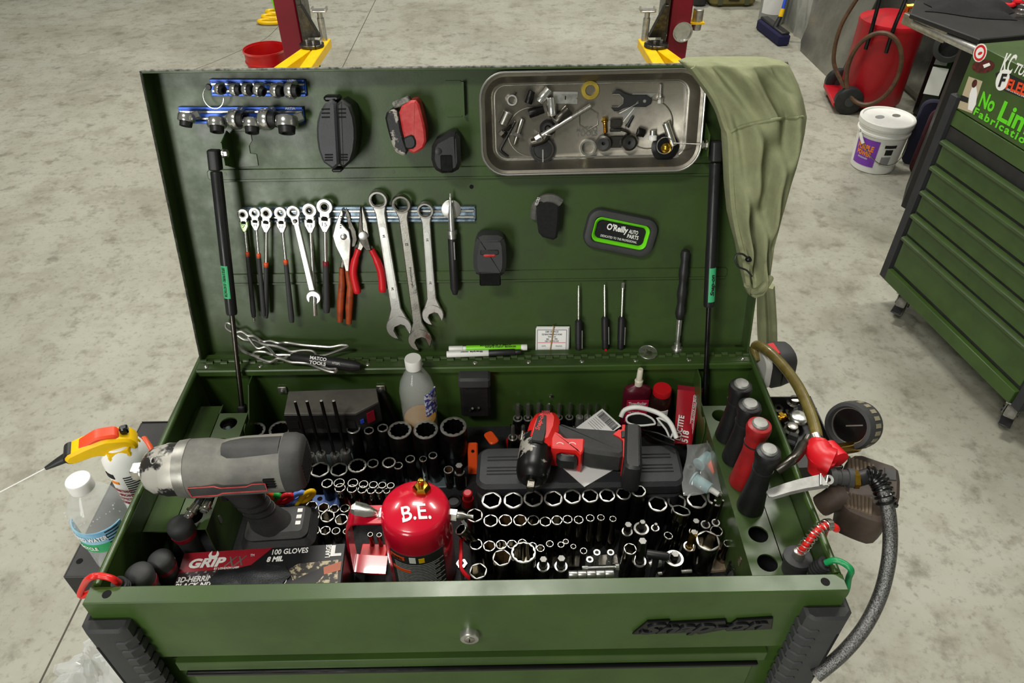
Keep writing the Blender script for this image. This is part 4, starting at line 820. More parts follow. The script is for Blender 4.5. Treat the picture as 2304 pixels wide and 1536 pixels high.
# bent wire tool
def wp(c):
    px, py = c[0]/3.388+420, c[1]/3.388+420
    return lid(px, py, .012) if py < 772 else ZH(px, py, .008+max(0, 806-py)*.0002+.006)
t = thing('wire_hose_tool', 'bent silver wire hose tool with black handle lying on the hinge', 'hand tool', T(0, 0, 0))
WA = [(370, 1085), (330, 1040), (300, 1045), (305, 1080), (360, 1110), (420, 1100), (470, 1135), (520, 1140), (580, 1180), (640, 1175), (700, 1195), (760, 1190), (870, 1205), (1000, 1215), (1100, 1225), (1180, 1210), (1230, 1215), (1150, 1250), (1060, 1285), (1000, 1290), (900, 1300)]
WB = [(390, 1130), (440, 1160), (510, 1175), (600, 1205), (680, 1215), (760, 1240), (800, 1260), (900, 1250), (970, 1260), (1000, 1310), (1020, 1360), (1080, 1390), (1140, 1390), (1130, 1412), (1080, 1410), (1000, 1380), (930, 1350), (860, 1340), (790, 1340), (700, 1310), (640, 1335), (560, 1310), (515, 1285), (530, 1260), (600, 1260), (660, 1280), (760, 1285), (860, 1290)]
WC = [(380, 1190), (430, 1250), (500, 1285), (560, 1300)]
WD = [(470, 1150), (540, 1230), (610, 1225), (680, 1290), (740, 1310), (790, 1280), (850, 1285)]
for wpath in (WA, WB, WC, WD): part('wire', MB().tube(cat([wp(c)+V(0, -.001*(i % 2), .0005*i % .002) for i, c in enumerate(wpath)], 4), .0026, 8), 'satin', t)
a, b_ = ZH(655, 803, .016), ZH(812, 825, .012)
part('handle', MB().tube([a, a.lerp(b_, .06), a.lerp(b_, .5), a.lerp(b_, .9), b_], [.006, .0095, .0105, .010, .006], 16), 'black_plastic', t)
x = (b_-a).normalized(); nn = (CAM-a).normalized(); nn = (nn-x*nn.dot(x)).normalized()
fit_text(t, 'MATCO', .03, .006, 'white', fr(a.lerp(b_, .42)+nn*.0108, x, nn.cross(x), nn) @ T(0, .004, 0), bold=.03); fit_text(t, 'TOOLS', .03, .006, 'white', fr(a.lerp(b_, .42)+nn*.0108, x, nn.cross(x), nn) @ T(0, -.004, 0), bold=.03); fit_text(t, 'HT55FL', .014, .004, 'white', fr(a.lerp(b_, .68)+nn*.0108, x, nn.cross(x), nn))
# ---------------------------------------------------------------- steel tray and what it holds
cT = lid(1328, 271, .002); a, b_ = lid(1073, 277, .03), lid(1583, 265, .03); xT = (b_-a).normalized(); MT = fr(cT, xT, LN.cross(xT), LN); MTi = MT.inverted()
wv = (b_-a).length*.985; hv = (lid(1328, 154, .03)-lid(1328, 388, .03)).length
mat('tray_steel', '#989387', .40, .93, '#78736a', 18, .7, .08, 60, rvar=.12)
t = thing('steel_tray', 'stainless steel magnetic tray full of loose hardware on the lid', 'tray', MT)
part('tray_dish', MB().rings([[(x, y, z) for x, y in rrect(wv-2*i, hv-2*i, max(.040-i, .012), 8)] for i, z in ((.012, 0), (.003, .020), (0, .027), (.0012, .0285), (.003, .0275), (.0075, .026), (.010, .020), (.018, .004), (.020, .0025))]), 'tray_steel', t)
part('tray_rim', MB().tube([(x, y, .0275) for x, y in rrect(wv-.002, hv-.002, .039, 8)], .0021, 8, closed=True), 'satin', t)
part('floor_bead', MB().tube([(x, y, .0025) for x, y in rrect(wv-.046, hv-.044, .018, 8)], .0012, 6, closed=True), 'bright_steel', t)
for cx, cy in ((-.27, -.1), (.27, -.05)): part('magnet_ring', MB().tube([(wv*cx+.038*math.cos(q), hv*cy+.038*math.sin(q), .0024) for q in [2*PI*k/36 for k in range(36)]], .0011, 6, closed=True), 'tray_steel', t)
tp = lambda px, py, h=.0: tuple(MTi @ plane(px, py, MT @ V(0, 0, .0028+h), LN))
hx = tp(1325, 268)
part('embossed_hexagon', MB().tube([(hx[0]+.017*math.cos(q), hx[1]+.017*math.sin(q), .0027) for q in [PI/6+PI/3*k for k in range(6)]], .0012, 6, closed=True), 'tray_steel', t)
fit_text(t, 'MATCO', .034, .0085, 'steel', T(*tp(1320, 290)), bold=.03); fit_text(t, 'TOOLS', .034, .0085, 'steel', T(*tp(1320, 300)), bold=.03)
def lay(name, label, cat_, p1, p2, r, h=None, m='steel', build=None):
    a = V(*tp(*p1, r if h is None else h)); b_ = V(*tp(*p2, r if h is None else h)); d = b_-a; L = d.length
    M = MT @ frz(a, d.normalized(), V(0, 0, 1)); o = thing(name, label, cat_, M, 'loose parts in the steel tray'); build(o, L); return o
kk = mpp(cT)
def soc(r, m, rim='bright_steel', L0=.6):
    def f(o, L):
        part('body', MB().rings([[(q*math.cos(2*PI*k/24), q*math.sin(2*PI*k/24), z) for k in range(24)] for q, z in ((r*.72, .004), (r*.72, 0), (r*.95, 0), (r, .001), (r, L*L0), (r*.93, L*L0+.001), (r*.93, L-.001), (r*.88, L), (r*.45, L), (r*.45, L-.004))]), m, o)
        part('rim', MB().ring([(r*.72, -.0002), (r*.95, -.0002), (r*.95, .0006), (r*.72, .0006)], 24), rim, o)
    return f
def cyl(r, m):
    def f(o, L):
        part('tube', MB().ring([(r*.7, 0), (r, 0), (r, L), (r*.7, L)], 24), m, o); part('edge', MB().ring([(r*.68, L-.001), (r*1.02, L-.001), (r*1.02, L+.0004), (r*.68, L+.0004)], 24), 'satin', o)
    return f
def bolt(r, rh, m, lh=.006, flange=True, dog=False, thread=.6):
    def f(o, L):
        part('head', MB().lathe([(rh, 0), (rh, lh), (rh*.9, lh+.0005)], 6), m, o)
        if flange: part('flange', MB().lathe([(rh*1.25, lh-.0002), (rh*1.35, lh+.0012), (r, lh+.003)], 24), m, o)
        part('shank', MB().lathe([(r, lh), (r, L*(1-thread))], 14), m, o)
        pr_ = []; n_ = max(6, int(L*thread/.0014)); 
        for k in range(n_): z = L*(1-thread)+L*thread*(1-.06*dog)*k/n_; pr_ += [(r, z), (r*.82, z+.0007)]
        part('thread', MB().lathe(pr_+[(r*.7, L*(.98)), (r*.5, L)], 12), m, o)
    return f
lay('socket', 'short black impact socket tilted left in the steel tray', 'socket', (1188, 232), (1196, 205), 9*kk, m='x', build=soc(9*kk, 'black_iron', 'black_iron'))
lay('socket', 'black impact socket lying level in the steel tray', 'socket', (1190, 256), (1223, 245), 10*kk, build=soc(10*kk, 'black_iron', 'black_iron'))
lay('socket', 'chrome socket pointing up right in the steel tray', 'socket', (1213, 228), (1236, 201), 10*kk, build=soc(10*kk, 'chrome'))
lay('socket', 'chrome socket standing lower, mouth towards the viewer in the steel tray', 'socket', (1243, 259), (1239, 219), 10.5*kk, build=soc(10.5*kk, 'chrome'))
lay('socket', 'dark grey impact socket half under the long bolt in the steel tray', 'socket', (1252, 272), (1280, 245), 12*kk, build=soc(12*kk, 'dark_steel', 'steel'))
lay('steel_sleeve', 'plain steel sleeve standing at the left of the steel tray', 'sleeve', (1131, 279), (1143, 252), 11*kk, build=cyl(11*kk, 'steel'))
lay('bolt', 'short hex bolt with round head low in the tray left', 'bolt', (1127, 305), (1149, 283), 7*kk, build=bolt(4.5*kk, 9*kk, 'dark_steel', 10*kk, False))
lay('bolt', 'flanged stud with two ends beside the black hex key', 'bolt', (1157, 326), (1176, 266), 6*kk, build=lambda o, L: (part('stud', MB().lathe([(.002, 0), (.0032, .002), (.0032, L*.34), (.0045, L*.36), (.0045, L*.95), (.003, L)], 14), 'steel', o), part('flange', MB().lathe([(.0085, L*.33), (.010, L*.36), (.006, L*.45)], 6), 'satin', o)))
lay('long_bolt', 'long steel bolt with flanged hex head lying diagonally in tray', 'bolt', (1205, 314), (1331, 237), 9*kk, 16*kk, build=bolt(6*kk, 8*kk, 'satin', .009, thread=.35))
lay('small_bolt', 'small flange bolt standing head down at the tray upper right', 'bolt', (1485, 232), (1487, 189), 5*kk, build=bolt(4*kk, 6.5*kk, 'satin', .006))
lay('flange_bolt', 'short brassy flange bolt in the tray middle', 'bolt', (1360, 264), (1362, 300), 6*kk, build=bolt(4.5*kk, 6*kk, 'brass', .005))
lay('aluminium_tube', 'short bright aluminium tube at the right of the steel tray', 'tube', (1498, 276), (1515, 326), 8.5*kk, 11*kk, build=cyl(8.5*kk, 'bright_steel'))
lay('socket', 'small dark twelve point socket right of the bushings in the tray', 'socket', (1434, 296), (1450, 300), 10*kk, build=soc(10*kk, 'black_iron', 'steel'))
lay('rubber_plug', 'black tapered rubber nozzle in the tray middle', 'nozzle', (1412, 283), (1424, 262), 4*kk, build=lambda o, L: (part('cone', MB().lathe([(4*kk, 0), (3.2*kk, L)], 12), 'black_plastic', o), part('base', MB().lathe([(5*kk, -.002), (5*kk, .001)], 12), 'black_plastic', o)))
lay('spark_fitting', 'grey plastic fitting with round white nut low in the tray right', 'fitting', (1468, 315), (1469, 293), 8*kk, build=lambda o, L: (part('nut', MB().lathe([(10*kk, 0), (10*kk, .006), (7*kk, .008)], 10), 'white_plastic', o), part('stem', MB().lathe([(7*kk, .006), (7*kk, L)], 14), 'satin', o)))
def ringt(name, label, p, ro, ri, h, m, cat_='washer'):
    c = tp(*p); o = thing(name, label, cat_, MT @ T(*c), 'loose parts in the steel tray'); part('ring', MB().ring([(ri*kk, 0), (ro*kk, 0), (ro*kk, h*.8), (ro*kk*.97, h), (ri*kk*1.03, h), (ri*kk, h*.8)], 36), m, o); return o
mat('zinc_yellow', '#b9a244', .4, .7, '#8f7d34', 60, .5)
ringt('washer', 'yellow zinc flat washer at the top of the steel tray', (1328, 203), 20, 11, .0022, 'zinc_yellow')
o = ringt('split_washer', 'small steel split washer at the left of the tray', (1152, 225), 12, 8, .003, 'satin'); part('split', MB().box(.0088, .0135, -.0006, .0006, .0, .0034, R(1.0)), 'void', o)
ringt('bearing_race', 'steel ring with pale edge low in the steel tray', (1322, 330), 19, 14, .010, 'bright_steel', 'ring')
o = ringt('dust_cover', 'dark smoky plastic cap under the long bolt head', (1221, 335), 26, 20, .006, 'dark_steel', 'cap'); part('cap_face', MB().lathe([(.021, .001), (.021, .004), (.006, .005)], 28), 'black_plastic', o); part('cap_rib', MB().box(-.001, .001, -.02, 0, .004, .0065), 'satin', o)
c = tp(1232, 287); o = thing('rubber_grommet', 'black rubber grommet behind the long bolt', 'grommet', MT @ T(*c), 'loose parts in the steel tray'); part('grommet_ring', MB().ring([(.004, 0), (.012, 0), (.013, .004), (.009, .009), (.005, .009)], 28), 'black_plastic', o); part('grommet_stud', MB().lathe([(.004, .0), (.004, .011), (.003, .012)], 12), 'dark_steel', o)
c = tp(1272, 221); o = thing('razor_blade', 'single edge razor blade at the top of the tray', 'blade', MT @ T(*c) @ R(-.03), 'loose parts in the steel tray')
part('blade', MB().prism([(-27*kk, -11*kk), (27*kk, -12*kk), (27*kk, -2*kk), (24*kk, 0), (27*kk, 2*kk), (27*kk, 14*kk), (-27*kk, 14*kk), (-27*kk, 2*kk), (-24*kk, 0), (-27*kk, -2*kk)], 0, .0006), 'bright_steel', o); part('slot', MB().box(-1.2*kk, 1.2*kk, -3*kk, 5*kk, .0003, .0008), 'void', o); part('spine', MB().box(-27*kk, 27*kk, 9*kk, 14*kk, .0, .0010), 'satin', o)
lay('hex_key', 'black L shaped hex key at the lower left of the tray', 'hex key', (1159, 273), (1124, 338), .003, .003, build=lambda o, L: part('key', MB().tube([(0, 0, 0), (0, 0, L-.004), (0, -.001, L-.001), (0, -.004, L), (0, -.017, L+.002)], .0022, 6), 'black_iron', o) and part('key_tip', MB().tube([(0, 0, -.0008), (0, 0, .001)], .0023, 6), 'dark_steel', o))
lay('door_clip_tool', 'black open ended spanner at the upper right of the tray', 'spanner', (1375, 226), (1465, 227), .003, .002, build=lambda o, L: (part('blade', MB().prism([(.010, 0), (.016, .006), (.016, .012), (.012, L*.3), (.009, L*.45), (.009, L-.008), (.004, L), (-.004, L), (-.009, L-.008), (-.009, L*.45), (-.012, L*.3), (-.016, .012), (-.016, .006), (-.010, 0), (-.010, .012), (-.004, .019), (.004, .019), (.010, .012)][::-1], -.001, .0035, fr(V(0, 0, 0), V(0, 1, 0), V(0, 0, 1), V(1, 0, 0)), .0008), 'black_plastic', o), part('jaw_edge', MB().tube([(.0015, y, z) for y, z in ((.0098, .001), (.0098, .012), (.004, .0185), (-.004, .0185), (-.0098, .012), (-.0098, .001))], .0012, 6), 'bright_steel', o), part('hang_hole', MB().lathe([(.0025, 0), (.0025, .0038)], 12, frz(V(0, 0, L-.011), V(1, 0, 0))), 'satin', o)))
a = [tp(x, y, h) for x, y, h in ((1430, 235, .006), (1434, 230, .007), (1436, 228, .007), (1437, 231, .007), (1395, 254, .005), (1391, 255, .004), (1388, 251, .004), (1391, 248, .004), (1394, 250, .004))]
solo('wire_clip', 'thin wire spring clip lying over the black spanner', 'clip', MB().tube(a, .0008, 6), 'bright_steel', MT, 'loose parts in the steel tray')
c = tp(1420, 250); o = thing('sheet_shim', 'thin bent steel shim under the black spanner', 'shim', MT @ T(*c), 'loose parts in the steel tray')
part('shim_plate', MB().prism([tuple(Vector(tp(x, y)[:2])-Vector(c[:2])) for x, y in ((1424, 210), (1478, 209), (1460, 222), (1404, 278), (1398, 246))][::-1], .0002, .0009), 'satin', o); part('shim_fold', MB().tube([(.012, .014, .001), (-.012, -.016, .001)], .0006, 5), 'bright_steel', o)
# bracket with bushings
c = tp(1385, 318); o = thing('bushing_bracket', 'dark steel bracket with two rubber bushings in the tray', 'bracket', MT @ T(*c), 'loose parts in the steel tray')
part('bracket_plate', MB().prism(rrect(62*kk, 26*kk, .008, 4), .0, .006, None, .001), 'dark_steel', o)
for sx, nm in ((-1, 'bushing'), (1, 'bushing')):
    q = part(nm, MB().ring([(.004, 0), (.0125, 0), (.0135, .004), (.0125, .011), (.009, .012), (.004, .009)], 28, T(sx*26*kk, -.001, .002) @ R(sx*.25, 'Y')), 'dark_steel', o); part('bushing_rubber', MB().ring([(.003, .004), (.009, .004), (.009, .0125), (.003, .010)], 24, T(sx*26*kk, -.001, .002) @ R(sx*.25, 'Y')), 'rubber', q)
c = tp(1384, 279); o = thing('pipe_clamp', 'small brown steel clamp block above the bushings', 'clamp', MT @ T(*c), 'loose parts in the steel tray')
part('clamp_block', MB().box(-.009, .009, -.004, .009, 0, .009, None, .001).box(-.009, .009, -.011, -.006, 0, .008, None, .001), 'dark_steel', o); part('clamp_strap', MB().tube(cat([(.008, -.008, .004), (.02, -.012, .004), (.027, -.02, .003)], 5), .002, 6), 'dark_steel', o)
c = tp(1495, 330); o = thing('radiator_cap', 'black radiator cap with brass centre at the tray lower right', 'cap', MT @ T(*c), 'loose parts in the steel tray')
part('cap_body', MB().lathe([(.020, 0), (.022, .002), (.022, .006), (.016, .0075), (.016, .010), (.011, .011)], 32), 'black_gloss', o); part('cap_centre', MB().lathe([(.0075, .009), (.008, .013), (.005, .016), (.002, .018)], 24), 'brass', o)
part('cap_ear', MB().prism([(x, y) for x, y in ell(.016, -.017, .010, .008, -.6)], 0, .003, None, .0006), 'satin', o); part('cap_spring', MB().tube([(-.002+.013*math.cos(q), .004+.013*math.sin(q), .013) for q in [2*PI*k/26 for k in range(26)]], .0009, 6, closed=True), 'chrome', o)
a = plane(1516, 322, MT @ V(0, 0, .018), LN); b_ = lid(1588, 325, .045); b_ = plane(1586, 325, MT @ V(0, 0, .036), LN)
solo('welding_rod', 'thin steel rod sticking out over the tray right edge', 'rod', MB().tube([a, b_], .0011, 6), 'bright_steel', None, 'loose parts in the steel tray')
c = tp(1218, 314); o = thing('elbow_fitting', 'grey curved pipe fitting left of the long bolt head', 'fitting', MT @ T(*c), 'loose parts in the steel tray')
part('elbow', MB().tube(cat([(-.016, -.004, .006), (-.006, -.002, .007), (.004, .002, .008), (.008, .009, .008)], 4), .0065, 12), 'dark_steel', o); part('elbow_rim', MB().ring([(.005, 0), (.008, 0), (.008, .002), (.005, .002)], 18, frz(V(.008, .009, .008), V(.3, 1, 0))), 'satin', o)
# ---------------------------------------------------------------- jacket over the lid corner
t = thing('work_jacket', 'olive green work jacket hung over the right corner of the lid', 'jacket', T(0, 0, 0))
rows = [(132, 1552, 1738, .045), (138, 1536, 1762, .050), (147, 1545, 1778, .055), (165, 1563, 1787, .058), (190, 1582, 1798, .060), (222, 1605, 1808, .062), (250, 1620, 1814, .062), (264, 1626, 1817, .062), (300, 1637, 1812, .062), (340, 1639, 1804, .060), (380, 1641, 1794, .058), (415, 1642, 1783, .055), (450, 1645, 1773, .052), (485, 1648, 1764, .048), (520, 1656, 1756, .044), (557, 1666, 1746, .040), (594, 1672, 1742, .034), (630, 1679, 1738, .028), (655, 1684, 1725, .020), (669, 1690, 1700, .010)]
rs = []; N = 96; rows0 = rows
rows = [(rows0[0][0], rows0[0][1], rows0[0][2], rows0[0][3])]+[tuple(rows0[i][q]+(rows0[i+1][q]-rows0[i][q])*k/4 for q in range(4)) for i in range(len(rows0)-1) for k in (1, 2, 3, 4)]
for i4, (py, xl, xr, dp) in enumerate(rows):
    i = i4/4; off = .085+.02*min(1, i/2)
    A, B_ = lid(xl, py, off), lid(xr, py, off); c = (A+B_)/2; hw = (B_.x-A.x)/2; ring_ = []
    for k in range(N):
        a = 2*PI*k/N; u, v = math.cos(a), math.sin(a); s = (1-abs(u)**3)
        fold = (.014*math.sin(u*7+py*.011)+.010*math.sin(u*12-py*.023+1)+.006*math.sin(py*.05+u*4))*min(1, i/3)*max(0, v)*s
        dd = dp*(abs(v)**.6)*(1 if v > 0 else -1.0)
        ring_.append(tuple(c+LX*(hw*(abs(u)**.85)*(1 if u > 0 else -1))+LN*(dd*.8+fold-.02)))
    rs.append(ring_)
jb = MB().rings(rs); part('jacket_body', jb, 'jacket', t, sharp=120)
from mathutils.bvhtree import BVHTree
bvh = BVHTree.FromPolygons([Vector(v) for v in jb.v], jb.f)
def jp(px, py, off=.128): return lid(px, py, off)
def proud(pts, dd):                # lay a line on the front of the jacket body
    out = []
    for px, py in pts:
        d = ray(px, py).normalized(); h = bvh.ray_cast(CAM, d)[0]
        out.append((h if h is not None else lid(px, py, .11))-d*dd)
    return out
part('seam', MB().tube(cat(proud([(1646, 296), (1652, 292), (1660, 288), (1675, 283), (1690, 279), (1705, 276), (1720, 273), (1735, 270), (1750, 268), (1765, 266), (1780, 264), (1795, 263), (1806, 263)], .0005), 4), .0024, 8), 'jacket', t)
part('hem', MB().tube(cat(proud([(1560, 150), (1580, 178), (1600, 205), (1618, 238), (1634, 285), (1641, 300), (1644, 340), (1646, 400), (1651, 470), (1662, 530), (1674, 580), (1684, 640)], .0), 4), .0045, 8), 'jacket', t)
part('cuff', MB().tube(cat(proud([(1682, 640), (1690, 652), (1705, 655), (1720, 645), (1733, 625)], .002), 4), .006, 8), 'jacket', t)
a = proud([(1685, 583)], .004)[0]
part('draw_cord', MB().tube(cat([a, lid(1672, 572, .13), lid(1658, 572, .13), lid(1654, 585, .13), lid(1662, 600, .13), lid(1680, 608, .13), lid(1692, 622, .13)], 5), .0016, 6), 'black_plastic', t)
part('cord_toggle', MB().ball(tuple(a), .006, None, 12, (1, .8, .8)), 'black_gloss', t)
rs = []
for py, xl, xr, dp in ((640, 1705, 1742, .02), (680, 1706, 1744, .025), (720, 1707, 1746, .028), (760, 1708, 1747, .028), (785, 1709, 1745, .024)):
    A, B_ = lid(xl, py, -.03), lid(xr, py, -.03); c = (A+B_)/2; hw = (B_.x-A.x)/2
    rs.append([tuple(c+LX*hw*math.cos(2*PI*k/30)+LN*dp*math.sin(2*PI*k/30)*(1+.25*math.sin(6*math.cos(2*PI*k/30)))) for k in range(30)])
part('sleeve', MB().rings(rs), 'jacket', t, sharp=70)
# ================================================================ SOCKETS IN THE TRAY
ZB = -.165                              # tray floor below the rim
def hexr(a, ap): return ap/math.cos(((a+PI/6) % (PI/3))-PI/6)
def poly_ring(ap, pts, rot=0., N=24):
    o = []
    for k in range(N):
        a = 2*PI*k/N
        q = hexr(a, ap) if pts == 6 else max(hexr(a, ap), hexr(a+PI/6, ap)) if pts == 12 else ap*(1.08+.1*math.cos(6*a))
        o.append((q*math.cos(a+rot), q*math.sin(a+rot)))
    return o
mat('bore_rust', '#5a4526', .7, .3, '#3a2c18', 80, .6)
mat('socket_black', '#121111', .36, .55, '#1e1c1a', 60, .5, .04, 500, rvar=.12)
mat('socket_chrome', '#77736a', .16, 1, '#4a463e', 50, .55, rvar=.08)
mat('rim_worn', '#d4d3cd', .35, .85, '#9a978e', 120, .6)
SIZES = lambda d: 'very large' if d >= 50 else 'large' if d >= 40 else 'medium' if d >= 26 else 'small' if d >= 17 else 'tiny'
def build_socket(t, r, L, kind, bodyr=None, rust=False):
    m = 'socket_black' if kind[0] == 'B' else 'socket_chrome'; pts = int(kind[1:]) if kind[1:] in ('6', '12') else 8
    rot = random.uniform(0, PI/3); ap = r*(.74 if pts != 12 else .70) if kind[0] == 'B' else r*.80 if pts == 6 else r*.76
    c = lambda q, z: [(q*math.cos(2*PI*k/24+rot), q*math.sin(2*PI*k/24+rot), z) for k in range(24)]
    hx = poly_ring(ap, pts, rot); dp = min(L*.6, r*2.2)
    if bodyr: outer = [c(bodyr*.96, 0), c(bodyr, .001), c(bodyr, L*.42), c(r*1.0, L*.56)]
    else: outer = [c(r*.90, 0), c(r*.94, .001), c(r*.94, L*.3), c(r*.90, L*.33), c(r, L*.36)]
    rs = outer+[c(r, L-.0016), c(r*.985, L-.0008)]
    part('body', MB().rings(rs, cap1=False), m, t)
    rim = part('rim', MB().rings([c(r*1.004, L-.0018), c(r*.99, L-.0003), c(r*.96, L), [(x*1.03, y*1.03, L) for x, y in hx], [(x, y, L-.0012) for x, y in hx]], cap0=False, cap1=False), 'rim_worn', t)
    part('bore', MB().rings([[(x, y, L-.001) for x, y in hx], [(x, y, L-dp) for x, y in hx]], cap0=False, cap1=True), 'bore_rust' if rust else m, t)
def word(kind): return {'B': 'black impact socket', 'C': 'chrome socket'}[kind[0]]
def srow(desc, items, group):
    for i, it in enumerate(items):
        px, py, d, kind, h = it[:5]; ex = it[5] if len(it) > 5 else {}
        P = ZH(px, py, ZB+h); r = d/2*mpp(P)
        lb = f"{ex.get('adj', SIZES(d))} {word(kind)}, {ORD[i]} from left in the {desc}"
        t = thing('socket', lb, 'socket', T(P.x, P.y, H+ZB+.0005) @ R(ex.get('lean', 0), 'Y'), group); build_socket(t, r, h, kind, ex['b']/2*mpp(P) if 'b' in ex else None, ex.get('rust', False))
def stilt(label, p1, z1, p2, z2, d, kind, bodyr=None):     # mouth at p1, foot at p2
    A, B_ = ZH(*p1, z1), ZH(*p2, z2); r = d/2*mpp(A); t = thing('socket', label, 'socket', frz(B_, (A-B_).normalized()), 'leaning sockets'); build_socket(t, r, (A-B_).length, kind, bodyr)
st = {'b': 29}
srow('rear row before the power strip', [(572, 968, 50, 'B12', .08), (630, 965, 50, 'B12', .08), (795, 963, 31, 'B6', .095), (830, 968, 22, 'B6', .09, {'b': 30}), (861, 962, 24, 'B6', .09), (899, 967, 54, 'B12', .085), (958, 966, 56, 'B12', .085), (1020, 959, 60, 'B12', .095)], 'big rear sockets')
srow('second row behind the red can', [(683, 1056, 42, 'B6', .05), (720, 1056, 44, 'B6', .05), (763, 1056, 40, 'B6', .05), (804, 1047, 42, 'B12', .055), (839, 1042, 26, 'B6', .055), (875, 1040, 31, 'B12', .06), (896, 1047, 21, 'B6', .055), (923, 1032, 22, 'B6', .06, {'b': 30}), (952, 1032, 17, 'C6', .06), (974, 1024, 20, 'B6', .065, {'b': 31}), (1009, 1056, 22, 'C12', .045, {'rust': True})], 'second row sockets')
srow('back line of the double row', [(736, 1087, 26, 'B6', .06), (763, 1086, 25, 'C12', .066), (794, 1086, 24, 'C12', .066), (818, 1089, 21, 'C12', .066), (840, 1090, 19.5, 'C12', .066), (860, 1091, 18, 'C12', .066), (879, 1092, 17, 'C12', .066)], 'double row back sockets')
srow('front line of the double row', [(765, 1097, 25, 'C6', .062), (792, 1099, 23, 'C6', .062), (815, 1101, 21, 'C6', .062), (835, 1103, 19, 'C6', .062), (853, 1103, 17, 'C6', .062), (870, 1104, 15, 'C6', .062)], 'double row front sockets')
srow('upper row beside the colored clips', [(701, 1138, 27, 'C6', .036, {'rust': True}), (728, 1141, 25, 'C6', .036, {'rust': True}), (752, 1144, 23, 'C6', .036), (776, 1143, 22, 'C6', .036), (828, 1144, 18, 'C12', .036), (849, 1146, 17, 'C12', .036)], 'upper shallow sockets')
srow('middle row beside the battery', [(672, 1158, 32, 'C6', .036), (703, 1160, 33, 'C6', .036), (737, 1161, 32, 'C6', .036), (768, 1168, 29, 'C6', .036)], 'middle shallow sockets')
srow('short row behind the glove box', [(707, 1193, 26, 'C6', .032), (732, 1193, 23.5, 'C8', .032), (756, 1194, 19, 'C12', .032), (779, 1195, 15, 'C12', .032), (833, 1202, 12, 'C12', .032), (853, 1203, 11.5, 'C12', .032)], 'short row sockets')
srow('deep row before the black case', [(1106, 1125, 46, 'B6', .085), (1155, 1125, 45, 'B6', .085), (1200, 1121, 44, 'B6', .085), (1245, 1121, 43, 'B6', .085), (1288, 1117, 40, 'B6', .085), (1328, 1115, 38, 'B6', .085), (1366, 1114, 36, 'B6', .085), (1403, 1110, 34, 'B6', .085), (1437, 1104, 33, 'B6', .09)], 'deep impact sockets')
srow('long row behind the crowded row', [(1068, 1159, 37, 'C6', .08), (1104, 1171, 33, 'C6', .075), (1137, 1170, 31, 'C6', .075, {'rust': True}), (1170, 1170, 31, 'C6', .075, {'rust': True}), (1200, 1170, 27, 'C6', .075), (1227, 1173, 26, 'C6', .075), (1253, 1170, 25, 'C6', .075), (1277, 1168, 22, 'C6', .075), (1302, 1169, 21.5, 'C6', .075), (1328, 1165, 19, 'C6', .075, {'b': 26}), (1352, 1164, 16.5, 'C6', .075, {'b': 25}), (1379, 1167, 15.5, 'C6', .075, {'b': 25})], 'long row sockets')
srow('crowded row near the front', [(1071, 1224, 29, 'C6', .065), (1101, 1228, 28, 'C6', .065, {'rust': True}), (1128, 1225, 24.5, 'C6', .06), (1152, 1224, 22.5, 'C6', .06), (1175, 1221, 20, 'C6', .058), (1198, 1228, 19, 'C6', .058), (1216, 1233, 18.5, 'C6', .058), (1237, 1223, 17, 'C6', .055), (1262, 1225, 15, 'C6', .055), (1273, 1218, 13, 'C6', .055), (1290, 1229, 12.5, 'C6', .05), (1313, 1239, 16, 'C6', .045)], 'crowded row sockets')
srow('frontmost row at the cart edge', [(1076, 1284, 40, 'C6', .06), (1129, 1254, 42, 'C6', .08, {'rust': True}), (1178, 1242, 56, 'C12', .095)], 'frontmost sockets')
srow('right cluster before the clear bag', [(1480, 1133, 43, 'B6', .065), (1523, 1128, 42, 'B6', .055), (1568, 1125, 45, 'B6', .06), (1614, 1120, 46, 'B6', .065)], 'right cluster sockets')
srow('right front corner', [(1593, 1216, 53, 'C6', .095), (1612, 1194, 28, 'C6', .07), (1637, 1222, 18, 'C6', .05, {'b': 28})], 'right corner sockets')
stilt('large chrome socket leaning right, before the right cluster', (1533, 1147), -.085, (1508, 1235), ZB+.012, 42, 'C6'); stilt('slim chrome socket leaning right in the right cluster', (1504, 1204), -.09, (1478, 1262), ZB+.01, 20, 'C6')
stilt('grooved dark socket leaning right near the front edge', (1418, 1234), -.075, (1403, 1296), ZB+.012, 29, 'C6'); stilt('bronze tinted socket lying against the red can valve', (1036, 1190), -.075, (1092, 1246), ZB+.03, 28, 'C6')
# bit sockets: a collar with a hex or torx bit standing in it
def bit(label, px, py, d, ph, dt, h, group, m='socket_black', bm='dark_steel', tipm='bright_steel', n=6, tip=None):
    P = ZH(px, py, ZB+h); r = d/2*mpp(P); q = V(P.x, P.y, 0); zt = zat(q, ph); rt_ = dt/2*mpp(V(P.x, P.y, zt)); L = zt-(H+ZB)
    M = T(P.x, P.y, H+ZB+.0005)
    if tip:
        A = ZH(*tip[:2], tip[2]); M = frz(V(P.x, P.y, H+ZB+.0005), A-V(P.x, P.y, H+ZB)); L = (A-V(P.x, P.y, H+ZB)).length
    t = thing('bit_socket', label, 'bit socket', M, group)
    part('collar', MB().lathe([(r*1.05, 0), (r*1.08, .001), (r*1.08, h*.55), (r*.98, h*.6), (r*.98, h-.001), (r*.92, h), (rt_, h+.0004)], 22), m, t)
    part('collar_rim', MB().ring([(r*.72, h-.001), (r*.99, h-.001), (r*.97, h+.0006), (r*.72, h+.0006)], 22), 'rim_worn', t)
    part('bit', MB().lathe([(rt_, h-.002), (rt_, L-.0015), (rt_*.86, L)], n), bm, t); part('bit_tip', MB().lathe([(rt_*.84, L-.0004), (rt_*.82, L+.0003)], n), tipm, t)
